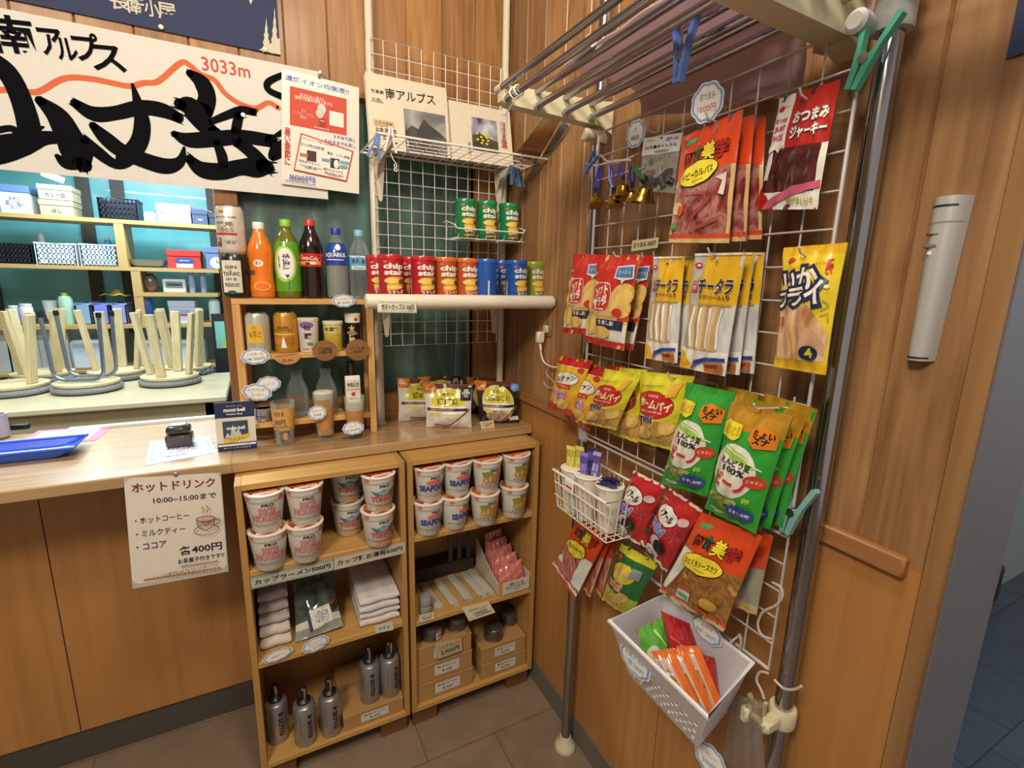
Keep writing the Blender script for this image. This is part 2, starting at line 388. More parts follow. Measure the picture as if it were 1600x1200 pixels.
f = MB(); f.box((.0, -4, -.03), (4.5, 4.2, -.002), tiles('slate_tile_floor', '51606e', '4a5866', .3, '2c333c')); f.build('floor_passage', kind='structure', org=(0, 0, 0), flat=True)
pz = Z(1588, 900, 0)
r = MB(); r.box((.18, pz.y, 0), (4.4, pz.y+.03, 2.75), mat('#9aa3a6', .6)); r.build('wall_passage', kind='structure')
q = Z(1556, 945, 0.0); r = MB(); r.box((q.x-.035, q.y+.0, .02), (q.x+.01, q.y+.03, .20), mat('#3a2422', .5), bev=.006)
r.build('door_stop', label='small dark brown block low on the passage wall beyond the end board', cat='door stop')
c = MB(); c.box((-4.5, -4, 2.75), (4.5, 0, 2.78), WHITE); c.build('ceiling', kind='structure')
c = MB(); c.box((-4.5, 0, 2.5), (4.5, 4.2, 2.53), WHITE); c.build('ceiling_kitchen', kind='structure')
s = MB(); e0 = X(1573, 92, -.001)
s.box((-.003, -1.362, e0.z), (-.0005, e0.y, e0.z+.4), NAVY)
s.build('wall_notice', label='dark navy notice on the boards at the top right edge', cat='poster')

# ---------------------------------------------------------------- counter
ct = thing('counter', 'long wooden counter with a pale worktop running along the back wall', 'counter', (-1.5, 0, 0))
w = MB(); w.box((-3.2, -.245, .933), (-.903, .26, .963), OAK, bev=.003); w.box((-.905, -.245, .933), (-.003, 0, .963), OAK, bev=.003); w.build('worktop', ct, flat=True)
g0 = Y(60, 785, 0).x
w = MB()
for a, b in ((-3.2, g0-.0015), (g0+.0015, -.003)): w.box((a, 0, .105), (b, .012, .933), VENEER)
w.box((-3.2, .004, .1), (-.003, .02, .933), mat('#4a2c14', .7)); w.build('front_panel', ct, flat=True)
w = MB(); w.box((-3.2, .008, 0), (-.003, .03, .105), mat('#4a443c', .6)); w.build('plinth', ct, flat=True)
w = MB(); a, b = Z(122, 662, .963), Z(335, 650, .963)
w.box((a.x, .235, .963), (-.905, .258, .972), mat('#d6dee2', .3, metal=.3)); w.build('sill_rail', ct, label='pale metal rail along the back edge')

# ================================================================ dining room seen through the hatch
TEAL = mottled('teal_glass_wall', ('58a8ae', '78c8cc', 'a8dcd4'), 1.1, .25, (1, 1, .5), coat=.5, bump=.02)
r = MB(); r.box((-4.5, 4.0, 0), (1, 4.05, 2.5), mat('#8f9a90', .6)); r.build('wall_far', kind='structure')
r = MB(); r.box((-4.5, 3.99, 1.1), (-.2, 3.999, 2.45), TEAL); r.build('window_2', kind='structure')
for i, px in enumerate((-40, 130, 183, 330)):
    p = Y(px, 300, 3.97); r = MB(); r.box((p.x-.045, 3.95, .9), (p.x+.045, 3.985, 2.45), mat('#4a4038', .5)); r.build('trim_%d' % (4+i), kind='structure')
r = MB(); r.box((.0, .06, 0), (.03, 4, 2.5), mat('#8f9a90', .6)); r.build('wall_kitchen', kind='structure')
r = MB(); r.box((-4.5, -4, 0), (-4.47, 4, 2.75), mat('#b08a5c', .6)); r.build('wall_left', kind='structure')
# back shelves
SHY = 3.25
SHW = mat('#c79f62', .5); sh = thing('storage_shelf', 'open wooden storage shelves across the far side of the dining room', 'shelf', (-2.2, SHY+.15, 0))
tiers = {}
for k, (xa, ya, xb, yb) in {'a': (0, 331, 335, 352), 'b': (0, 411, 335, 421), 'd': (0, 511, 335, 504)}.items():
    p, q = Y(xa, ya, SHY), Y(xb, yb, SHY); z = (p.z+q.z)/2; tiers[k] = z
    m = MB(); m.box((p.x-.5, SHY, z-.03), (q.x+.03, SHY+.34, z), SHW); m.build('shelf_board', sh, flat=True)
p = Y(210, 457, SHY); tiers['c'] = p.z; m = MB(); m.box((p.x, SHY, p.z-.03), (Y(340, 455, SHY).x, SHY+.3, p.z), SHW); m.build('shelf_board', sh, flat=True)
for px, t0, t1 in ((191, 'b', 'a'), (208, 'd', 'b')):
    m = MB(); x = Y(px, 400, SHY).x; m.box((x-.03, SHY+.002, tiers[t0]), (x+.03, SHY+.3, tiers[t1]-.03), SHW); m.build('upright', sh, flat=True)
def on(px0, py0, px1, tier, d=.0):
    """pixel left / top / right of a thing standing on a tier -> x0, x1, height"""
    y = SHY+.05+d; z = tiers[tier]; a = Y(px0, py0, y); b = Y(px1, py0, y); return a.x, b.x, (a.z+b.z)/2-z, y, z
def crate(name, px0, py, px1, tier, c, label, cat, group=None, holes=True, hgt=None):
    x0, x1, h, y, z = on(px0, py, px1, tier); h = hgt or h; d = .24; m = MB(); t = .006; mt = mat(c, .4); z += .001
    for a, b in (((x0, y, z), (x1, y+d, z+t)), ((x0, y, z), (x0+t, y+d, z+h)), ((x1-t, y, z), (x1, y+d, z+h)), ((x0, y+d-t, z), (x1, y+d, z+h))): m.box(a, b, mt)
    if holes:
        n = 9
        for i in range(n+1): xx = x0+(x1-x0)*i/n; m.box((xx-.006, y, z), (xx+.006, y+t, z+h), mt)
        for i in range(4): zz = z+h*i/4; m.box((x0, y, zz), (x1, y+t, zz+.01), mt)
    else: m.box((x0, y, z), (x1, y+t, z+h), mt)
    o = thing(name, label, cat, ((x0+x1)/2, y+d/2, z), group); m.build('body', o, flat=True)
    m = MB(); m.tube([(x0, y, z+h), (x1, y, z+h), (x1, y+d, z+h), (x0, y+d, z+h)], .009, mt, 6, closed=True); m.build('rim', o); return o
def carton(name, px0, py, px1, tier, c, label, cat='box', d=.22, lid=None, ops=None, group=None, z_up=0):
    x0, x1, h, y, z = on(px0, py, px1, tier); z += z_up+.001; h -= z_up; o = thing(name, label, cat, ((x0+x1)/2, y+d/2, z), group); lh = min(.05, h*.35)
    m = MB(); m.box((x0, y, z), (x1, y+d, z+h-lh), mat(c, .6), bev=.003)
    S = flat_S((x0, y, z+h-lh), (x1, y, z+h-lh), (x1, y, z), (x0, y, z))
    if ops: draw(m, S, S.asp, ops, base=.002, eps=.0015, lim=9)
    m.build('body', o, flat=True); m = MB(); m.box((x0-.004, y-.004, z+h-lh), (x1+.004, y+d+.004, z+h), mat(lid or c, .6), bev=.003); m.build('lid', o, flat=True); return o
IK = K('#3a3a44')
carton('storage_box', -6, 289, 42, 'a', '#d9dee0', 'white box with a blue lid and a note at far left of top shelf', 'box', lid='#5a7aa8', ops=[('t', 'タオル\n皿 ・ はし\nコップ', .5, .5, .6, .6, IK)])
carton('cardboard_box', 60, 313, 112, 'a', '#b9ae8a', 'lower of two beige cardboard boxes stacked on the top shelf', ops=[('t', 'はし', .5, .5, .3, .4, IK)])
x0, x1, h, y, z = on(58, 289, 110, 'a'); dz = on(60, 313, 112, 'a')[2]
carton('cardboard_box', 57, 289, 110, 'a', '#c2b794', 'upper of two beige cardboard boxes stacked on the top shelf', ops=[('t', 'カレー皿', .5, .5, .6, .4, IK)], z_up=dz+.003)
crate('crate', 152, 310, 212, 'a', '#1d1f2c', 'black mesh crate on the top shelf of the far shelves', 'crate')
def jar(name, px, pw, py, tier, c, cap, label, cat, d=0, prof=None, capc=None, up=0):
    x0, x1, h, y, z = on(px-pw/2, py, px+pw/2, tier, d); r = abs(x1-x0)/2; z += .001+up; o = thing(name, label, cat, ((x0+x1)/2, y+r, z)); hh = h-up
    pr = prof or [(.9, 0), (1, .05), (1, .8), (.8, .9)]
    m = MB(); m.lathe([(r*a, hh*b) for a, b in pr], c if not isinstance(c, str) else mat(c, .35, coat=.3), 18, Matrix.Translation(((x0+x1)/2, y+r, z))); m.build('body', o)
    if cap: m = MB(); m.lathe([(r*cap, hh*pr[-1][1]), (r*cap, hh)], mat(capc or '#e8e8e8', .4), 16, Matrix.Translation(((x0+x1)/2, y+r, z))); m.build('cap', o)
    return o
jar('plastic_tub', 232, 20, 331, 'a', '#dfe6ea', .9, 'small round white tub between the black crate and white box', 'tub')
carton('cardboard_box', 243, 319, 296, 'a', '#dfe3e4', 'white box with a barcode label on the top shelf', ops=[('r', .6, .25, .9, .8, K('#9fb4cc')), ('r', 0.070, 0.177, 0.230, 0.223, IK)])
carton('storage_box', 299, 327, 323, 'a', '#4a5470', 'small dark blue box right of the white barcode box', ops=[('r', 0.350, 0.433, 0.650, 0.567, WHITE)])
carton('storage_box', 326, 334, 346, 'a', '#3c4252', 'small dark box at the right end of top shelf')
crate('basket', -10, 381, 47, 'b', '#22232c', 'black slatted basket at left of middle shelf', 'basket')
crate('basket', 54, 381, 116, 'b', '#dfe7ee', 'white plastic basket beside the black basket on middle shelf', 'basket', 'white baskets on the middle shelf')
crate('basket', 124, 383, 181, 'b', '#dfe7ee', 'white plastic basket with blue contents on middle shelf', 'basket', 'white baskets on the middle shelf')
jar('lamp_globe', 61, 12, 364, 'b', '#dfe3e6', 0, 'small white round dispenser standing above the white basket', 'dispenser', .15, [(.6, 0), (.6, .6), (1, .7), (1, .9), (.5, 1)])
jar('spray_bottle', 166, 12, 370, 'b', '#4fa8c4', .5, 'turquoise bottle sticking out of the white basket', 'bottle', .12)
m = MB(); x0, x1, h, y, z = on(199, 406, 258, 'b'); m.grid(lambda u, v: V((x0+(x1-x0)*u, y+.22*v, z+.002+h*(max(abs(2*u-1), abs(2*v-1))**6))), 16, 10, mat('#7f8a8c', .2, coat=.5)); m.build('tray', label='clear grey tray lying on the middle shelf', cat='tray', ang=60)
carton('tin_box', 260, 391, 312, 'b', '#c8322a', 'red box with a blue oval and white label on middle shelf', 'box', ops=[('e', .5, .35, .3, .25, K('#3c4a9a')), ('r', .25, .62, .75, .95, WHITE), ('r', 0.350, 0.335, 0.650, 0.385, WHITE)])
o = carton('clock_box', 320, 386, 346, 'b', '#6f7fae', 'lilac box with a round white clock dial on middle shelf', 'clock', ops=[('e', .62, .6, .4, .36, WHITE), ('l', [(.62, .6), (.62, .4)], .04, IK), ('l', [(.62, .6), (.8, .55)], .04, IK)])
jar('vase', 232, 26, 427, 'c', mat('#6a5648', .2, coat=.6), .4, 'round brown glazed vase on the small lower shelf', 'vase', 0, [(.5, 0), (.9, .2), (1, .5), (.8, .8), (.35, .95)], '#4a3a30')
x0, x1, h, y, z = on(253, 436, 289, 'c'); o = thing('digital_clock', 'white digital clock with grey screen on the small shelf', 'clock', ((x0+x1)/2, y, z+.001))
m = MB(); m.box((x0, y, z+.001), (x1, y+.05, z+h), WHITE, bev=.006); m.build('case', o); m = MB(); m.box((x0+.02, y-.003, z+h*.35), (x1-.02, y, z+h*.8), mat('#7c8b94', .2)); S = flat_S((x0, y-.004, z+h), (x1, y-.004, z+h), (x1, y-.004, z), (x0, y-.004, z)); draw(m, S, S.asp, [('r', 0.200, 0.370, 0.800, 0.470, IK)], lim=9); m.build('screen', o)
for px, c in ((297, '#9aa4d0'), (315, '#8d98c8')): jar('tall_bottle', px, 10, 420, 'c', c, .5, 'tall lilac bottle %s on the small shelf' % ('nearest the clock' if px == 297 else 'nearest the jamb'), 'bottle')
jar('jar', 17, 18, 478, 'd', '#a8a0cc', .9, 'lilac jar at the left of the low shelf', 'jar')
jar('plastic_tub', 36, 22, 475, 'd', '#e6e8ea', .9, 'white tub beside the lilac jar on the low shelf', 'tub')
jar('bowl', 74, 26, 470, 'd', '#e4eaec', 0, 'large white bowl on the low shelf above the stools', 'bowl', .05, [(.4, 0), (.7, .3), (1, 1)])
jar('detergent_bottle', 97, 24, 458, 'd', mat('#a9cfb0', .2, coat=.4), .45, 'pale green bottle with lime cap on the low shelf', 'bottle', 0, None, '#b6d23a')
for i, px in enumerate((128, 156, 184)): crate('bin', px-11.5, 475, px+11.5, 'd', ('#8aa4c4', '#7f86d8', '#8d94da')[i], ('grey blue bin next to the green bottle', 'violet bin under the yellow cloth', 'violet bin right of the yellow cloth')[i], 'bin', holes=False)
x0, x1, h, y, z = on(152, 452, 196, 'd'); zz = on(152, 474, 196, 'd')[2]
m = MB(); m.grid(lambda u, v: V((x0+(x1-x0)*u, y+.2*v, z+zz+.006+max(0, (h-zz))*(.45+.5*sin(pi*u)*(.6+.4*sin(9*u+5*v))*sin(pi*(.15+.7*v))))), 22, 10, mat('#b79a2a', .8, bump=.4)); m.build('cloth', label='yellow cloth heaped on the violet bins', cat='cloth', ang=80)
jar('detergent_bottle', 226, 20, 462, 'd', mat('#3f6ab8', .25), .5, 'blue and brown bottle on the low shelf', 'bottle', 0, None, '#cfe0ee')
carton('plastic_tub', 262, 470, 303, 'd', '#cfd6ea', 'white tub with a pale printed front on the low shelf', 'tub', ops=[('r', .2, .2, .8, .8, K('#b9b4d8')), ('r', 0.300, 0.450, 0.700, 0.550, RED)])
jar('tissue_pack', 333, 18, 468, 'd', '#e6ecf0', 0, 'tall white pack at the right end of the low shelf', 'pack', 0, [(.9, 0), (1, .1), (1, .9), (.7, 1)])
# things under the low shelf
LOW = tiers['d']
b = MB(); z0 = Y(100, 585, SHY).z; b.box((Y(-60, 560, SHY).x, SHY+.02, z0), (Y(345, 560, SHY).x, SHY+.36, z0+.02), SHW); b.build('shelf_board', sh, flat=True); tiers['e'] = z0+.02
for i, (a, c) in enumerate(((106, 160), (213, 265), (268, 318))):
    x0, x1, h, y, z = on(a, 532, c, 'e'); o = thing('kitchen_appliance', ('white appliance behind the middle stools', 'white appliance seen between the right stools', 'white appliance right of the stools')[i], 'appliance', ((x0+x1)/2, y+.12, z+.001))
    m = MB(); m.box((x0, y, z+.001), (x1, y+.24, z+h), mat('#dfe8ee', .3, coat=.3), bev=.02); m.build('body', o)
    m = MB(); S = flat_S((x0, y-.001, z+h), (x1, y-.001, z+h), (x1, y-.001, z), (x0, y-.001, z)); card(m, flat_S(S(.1, .1), S(.9, .1), S(.9, .25), S(.1, .25)), mat('#b8c6cf', .3), [('e', .5, .5, .06, .3, K('#6fbf5a'))]); m.build('control_panel', o)
for i in range(3):
    p = Y(-14+i*48, 527, SHY+.1); m = MB(); m.box((p.x-.105, SHY+.06, tiers['e']+.3+.016*i), (p.x+.105, SHY+.26, tiers['e']+.312+.016*i), K('#dfe4ea'))
    m.box((p.x-.09, SHY+.1, tiers['e']+.001), (p.x+.09, SHY+.2, tiers['e']+.299+.016*i), mat('#c9d2d6', .5)); m.build('paper_tray', label='%s pale paper tray under the low shelf at left' % ('leftmost', 'middle', 'rightmost')[i], cat='tray', flat=True)
# whiteboard edge at the right jamb: dark clipboard with pale note
p = Y(348, 525, 3.0); m = MB(); m.box((p.x-.07, 3.0, .001), (p.x+.06, 3.03, p.z+.18), mat('#2a2c30', .4)); S = flat_S((p.x-.05, 2.998, p.z+.12), (p.x+.02, 2.998, p.z+.12), (p.x+.02, 2.998, p.z-.1), (p.x-.05, 2.998, p.z-.1)); card(m, S, K('#8fd6c4'), [('r', .6, .8, 1, 1, K('#d8e04a'))]); m.build('notice_stand', label='black stand with a mint green note beside the jamb', cat='sign')
# dining table with stools turned upside down on it
TZ = .72; tf = Z(0, 644, TZ); y0 = tf.y; tx1 = Z(357, 606, TZ).x
TT = wood('pale_table_top', 'c9b48c', 'd8c7a4', 'x', .5, None, .3, False, .3)
tb = thing('dining_table', 'long pale dining table with stools turned upside down on it', 'table', (-2.3, y0+.4, 0))
m = MB(); m.box((-3.6, y0, TZ-.035), (tx1, y0+.85, TZ), TT, bev=.006); m.build('tabletop', tb, flat=True)
m = MB(); m.box((-3.5, y0+.05, TZ-.16), (tx1-.05, y0+.07, TZ-.035), mat('#a89a76', .5)); m.box((-3.5, y0+.78, TZ-.16), (tx1-.05, y0+.8, TZ-.035), mat('#a89a76', .5)); m.build('apron', tb, flat=True)
for x in (-3.5, tx1-.12):
    for y in (y0+.05, y0+.74): m = MB(); m.box((x, y, 0), (x+.06, y+.06, TZ-.035), mat('#a89a76', .5)); m.build('leg', tb, flat=True)
KNIT = mottled('grey_knit', ('5d5a5a', '8a8886', '74706e'), 90, .9, (1, 1, 2), bump=.6); LEGW = wood('pale_leg_wood', 'cdb583', 'dcc99e', 'z', 1)
def stool(loc, kind, label, rz=0, cush=None):
    o = thing('stool', label, 'stool', (0, 0, 0), 'stools turned upside down on the dining table'); R0 = .178
    m = MB(); m.lathe([(R0*.8, 0), (R0*.97, .008), (R0, .022), (R0*.96, .036), (R0*.8, .042)], cush or KNIT, 28); m.build('seat_cushion', o)
    m = MB(); m.lathe([(R0*.9, .043), (R0*.92, .05), (R0*.92, .06), (R0*.88, .062)], LEGW, 28); m.build('seat', o)
    if kind == 'steel':
        for s in (-1, 1):
            pts = [(s*.07, -.13, .46)]+[(s*.07, -.13, .14)]+[(s*.07, -.13+.06*(1-cos(t)), .14-.062*sin(t)) for t in (.4, .8, 1.2, 1.57)]+[(s*.07, .13-.06*(1-cos(t)), .14-.062*sin(t)) for t in (1.57, 1.2, .8, .4)]+[(s*.07, .13, .14), (s*.07, .13, .46)]
            pts = [(x, y*(1+.35*max(0, z-.1)), z) for x, y, z in pts]; m = MB(); m.tube(pts, .011, mat('#8c97a8', .3, metal=.8), 10); lg = m.build('leg', o)
            for y in (-.13, .13): m = MB(); m.tube([(s*.07, y*1.126, .455), (s*.07, y*1.135, .485)], .014, BLACK, 10); m.build('foot_cap', lg)
    else:
        for i in range(4):
            a = pi/4+i*pi/2; b = V((cos(a)*.115, sin(a)*.115, .063)); t = V((cos(a)*.17, sin(a)*.17, .47)); d = (t-b)
            m = MB(); M = frame_m(b, (cos(a), sin(a), 0), (-sin(a), cos(a), 0), d.normalized()); m.box((-.014, -.026, 0), (.014, .026, d.length), LEGW, M, bev=.003); m.build('leg', o, flat=True)
    o.location = loc; WO[o] = V(loc); o.rotation_euler.z = rz; return o
def st(px, py): p = Z(px, py, TZ); return (p.x, p.y+.15, TZ+.001)
stool(st(6, 623), 'wood', 'wooden stool upside down at the left end of the table, cut by frame', .3)
stool(st(127, 618), 'steel', 'upside down stool with steel tube legs and grey knitted cushion', pi/2-.25)
stool(st(262, 606), 'wood', 'wooden stool upside down at the right front of the table', .5)
p = st(262, 606); stool((p[0]+.05, p[1]+.37, p[2]), 'wood', 'wooden stool with black checked cushion upside down behind the right one', .1, mottled('black_check', ('15151c', '2a2e3a', '9aa0ae'), 60, .7, kind='vor', bump=.4))
p = st(127, 618); stool((p[0]+.07, p[1]+.39, p[2]), 'wood', 'wooden stool upside down behind the steel legged stool', .7)
p = st(6, 623); stool((p[0]+.02, p[1]+.40, p[2]), 'wood', 'wooden stool upside down in the back row behind the leftmost', .15)
m = MB(); a, b = Y(66, 270, 3.4), Y(99, 282, 3.4); m.tube([a, b], .022, mat('#eef6ff', .4, emit=4), 12); m.tube([a+V((0, 0, .03)), V((a.x, 3.4, 2.5))], .004, GREYW := mat('#c8ccd0', .5), 6); m.build('tube_reflection', label='short white fluorescent tube glowing at the upper left of the hatch', cat='lamp')  # window reflection of a fluorescent tube, built as a hanging emitter
m = MB(); c0 = Y(217, 286, 2.6); c1 = Y(331, 332, 2.6); k0 = (2.5-c0.z)/(c0.z-c1.z); m.tube([c0+(c0-c1)*k0, c0, Y(275, 308, 2.6), Y(331, 332, 2.6)], .004, mat('#e6eef0', .5), 6); m.build('cord', label='thin white cord slanting down across the hatch opening', cat='cord')

# ================================================================ on the back wall
def brush(pts, m, k=5):
    """brush stroke (u, v, width): smoothed ribbon"""
    q = []
    for i in range(len(pts)-1):
        p0, p1, p2, p3 = pts[max(i-1, 0)], pts[i], pts[i+1], pts[min(i+2, len(pts)-1)]
        for j in range(k):
            t = j/k; q.append(tuple(.5*(2*b+(c-a)*t+(2*a-5*b+4*c-d)*t*t+(3*b-a-3*c+d)*t**3) for a, b, c, d in zip(p0, p1, p2, p3)))
    q.append(tuple(pts[-1])); return q
def stroke(mb, S, asp, pts, m, lift):
    q = brush(pts, m); L = []; R = []
    for i, p in enumerate(q):
        a, b = q[max(i-1, 0)], q[min(i+1, len(q)-1)]; dx, dy = (b[0]-a[0])*asp, b[1]-a[1]; h = math.hypot(dx, dy) or 1
        nx, ny = -dy/h*p[2]/2/asp, dx/h*p[2]/2; L.append((p[0]+nx, p[1]+ny)); R.append((p[0]-nx, p[1]-ny))
    n = len(q); vs = [S(u, v, lift) for u, v in L+R]; fs = [(i, i+1, n+i+1, n+i) for i in range(n-1)]
    for e in (0, n-1):
        k = len(vs); vs += [S(q[e][0]+q[e][2]/2*cos(2*pi*i/10)/asp, q[e][1]+q[e][2]/2*sin(2*pi*i/10), lift) for i in range(10)]; fs.append(tuple(range(k, k+10)))
    mb.add(vs, fs, m)
BX0, BX1, BZ0, BZ1 = -1.75, -.602, 2.0165, 1.672
S = flat_S((BX0, -.012, BZ0), (BX1, -.012, BZ0), (BX1, -.012, BZ1), (BX0, -.012, BZ1)); asp = S.asp
def bz(x, y): p = Y(x/3.551, y/3.551, -.012); return ((p.x-BX0)/(BX1-BX0), (BZ0-p.z)/(BZ0-BZ1))
SW = 1/(3.551*205)
mb = MB(); CLOTH = mat('#ddd8cf', .8); INKB = mat('#07080d', .8, spec=.1); ORG = K('#d4602a')
card(mb, S, CLOTH, th=.001)
for i, st_ in enumerate([
    [(-120, 300, 90), (0, 370, 90), (60, 430, 85), (110, 530, 85), (150, 650, 90), (175, 780, 95)],
    [(-150, 860, 110), (-20, 835, 125), (120, 800, 105), (250, 765, 65), (400, 772, 55), (480, 800, 50)],
    [(-60, 735, 30), (60, 712, 30), (120, 745, 40), (240, 705, 12)],
    [(225, 560, 45), (320, 645, 95), (380, 750, 115), (430, 850, 135), (462, 915, 75)],
    [(320, 868, 25), (370, 905, 60), (440, 905, 60)],
    [(420, 575, 45), (520, 632, 72), (640, 628, 66), (780, 598, 72), (900, 612, 76), (988, 652, 55)],
    [(736, 470, 14), (765, 570, 45), (790, 680, 72), (772, 790, 78), (700, 878, 80), (640, 910, 50), (540, 842, 60), (470, 775, 45)],
    [(520, 700, 40), (590, 770, 72), (680, 840, 76), (800, 890, 82), (920, 922, 82), (1000, 895, 50), (1022, 820, 14)],
    [(1055, 408, 40), (1120, 460, 82), (1150, 540, 86), (1128, 620, 90)],
    [(1000, 580, 60), (1060, 600, 112), (1130, 690, 92), (1190, 740, 70)],
    [(1160, 680, 30), (1260, 640, 42), (1340, 612, 45), (1405, 622, 40)],
    [(970, 745, 35), (1050, 778, 76), (1200, 770, 82), (1350, 760, 76), (1505, 782, 72)],
    [(1325, 640, 50), (1308, 730, 50)],
    [(1055, 885, 50), (1120, 940, 88), (1220, 952, 92), (1330, 930, 86), (1420, 930, 112), (1490, 930, 66)],
    [(1200, 790, 40), (1230, 860, 55), (1240, 925, 50)],
    [(1320, 790, 60), (1400, 850, 76), (1465, 925, 90)],
    [(1570, 415, 30), (1490, 455, 36), (1490, 500, 36), (1560, 535, 36)],
    [(1640, 690, 30), (1570, 735, 36), (1510, 760, 10)],
    [(1640, 770, 50), (1570, 800, 50), (1520, 840, 50), (1510, 880, 30), (1580, 850, 30)]]):
    stroke(mb, S, asp, [bz(x, y)+(w*SW,) for x, y, w in st_], INKB, .0009+.00005*i)
    for (ax, ay, aw), (bx_, by_, bw) in ((st_[-2], st_[-1]), (st_[1], st_[0])):      # dry bristle marks at the ends
        dx, dy = bx_-ax, by_-ay; q = math.hypot(dx, dy)
        for j in range(5 if bw > 30 else 0):
            o_ = (j-2)*bw*.21; e = (.35+.25*((i*7+j*5) % 4))*bw*.75; sx_, sy_ = bx_-dy/q*o_, by_+dx/q*o_
            stroke(mb, S, asp, [bz(sx_, sy_)+(bw*.20*SW,), bz(sx_+dx/q*e*.6, sy_+dy/q*e*.6)+(bw*.13*SW,), bz(sx_+dx/q*e, sy_+dy/q*e)+(1.5*SW,)], INKB, .0009+.00005*i)
stroke(mb, S, asp, [bz(x, y)+(27*SW,) for x, y in ((-120, 520), (0, 500), (100, 500), (210, 510), (330, 445), (410, 430), (520, 440), (620, 460), (720, 478), (800, 460), (880, 450), (1000, 350), (1050, 360), (1110, 410), (1190, 445), (1250, 520), (1330, 575), (1420, 600), (1490, 570), (1545, 600))], ORG, .0006)
for ch, x, y, w, h in (('南', 70, 195, 200, 165), ('ア', 285, 235, 110, 120), ('ル', 372, 275, 100, 100), ('プ', 480, 262, 130, 130), ('ス', 600, 325, 170, 120)):
    u, v = bz(x, y); draw(mb, S, asp, [('t', ch, u, v, w/3.551*.00139/(BX1-BX0), h/3.551/205, INKB, -6, .02)], base=.0022, lim=9)
u, v = bz(1255, 375); draw(mb, S, asp, [('t', '3033m', u, v, .098, .10, K('#c8482e'), -1, .01)], base=.0007, lim=9)
bn = mb.build('banner', label='long white cloth banner with black brush characters and an orange ridge line', cat='banner', flat=True)
def pin(px, py, y, c, label, metal=0, r=.006):
    p = Y(px, py, y); m = MB(); M = frame_m(p, (1, 0, 0), (0, 0, 1), (0, -1, 0)); m.lathe([(r*.5, -.006), (r*.5, 0), (r, .002), (r*.9, .005), (r*.3, .006)], mat(c, .3, metal=metal), 14, M)
    m.build('pin', label=label, cat='pin')
pin(501, 114, -.014, '#b8bec6', 'silver round pin at the top right corner of the white banner', .9)
pin(380, 180, -.014, '#e8ecef', 'shiny clear pin on the white banner over the right black character', 0)
p0, p1 = Y(438, 86, -.005), Y(17, 0, -.005); zb = (p0.z+p1.z)/2
S = flat_S((-1.75, -.005, zb+.45), (p0.x, -.005, zb+.45), (p0.x, -.005, zb), (-1.75, -.005, zb)); W = p0.x+1.75
def nz(px, py): p = Y(px, py, -.005); return ((p.x+1.75)/W, (zb+.45-p.z)/.45)
mb = MB(); CRM = K('#cfc6b2'); ops = []
for ch, px, py in (('長', 187, 2), ('衛', 210, 8), ('小', 237, 13), ('屋', 261, 18)): u, v = nz(px, py); ops.append(('t', ch, u, v, .039 if ch != '小' else .030, .085, CRM, -3, .015))
def tree(px0, px1, py0, py1, n=5):
    L = []; R = []
    for i in range(n*2+1):
        t = i/(n*2); w = (px1-px0)/2*(t**1.1)*(1 if i % 2 else .62); c = (px0+px1)/2; y = py0+(py1-py0)*t; L.append(nz(c-w, y)); R.append(nz(c+w, y))
    return [nz((px0+px1)/2, py0-6)]+R+L[::-1]
ops += [('p', tree(408, 424, 28, 82), CRM), ('p', tree(421, 437, 12, 84), CRM), ('p', [nz(404, 79), nz(437, 60), nz(438.5, 86), nz(404, 78.5)], CRM), ('p', [nz(388, -4), nz(395, 0), nz(392, 8), nz(390, 3)], CRM)]
card(mb, S, NAVY, ops); mb.build('cloth_banner', label='dark navy cloth hanging with pale characters and pale fir trees', cat='banner', flat=True)
pin(252, 43, -.006, '#d8dcb0', 'pale round pin in the middle of the navy cloth hem'); pin(414, 78, -.006, '#e6e2a8', 'pale yellow pin at the navy cloth corner by the trees')
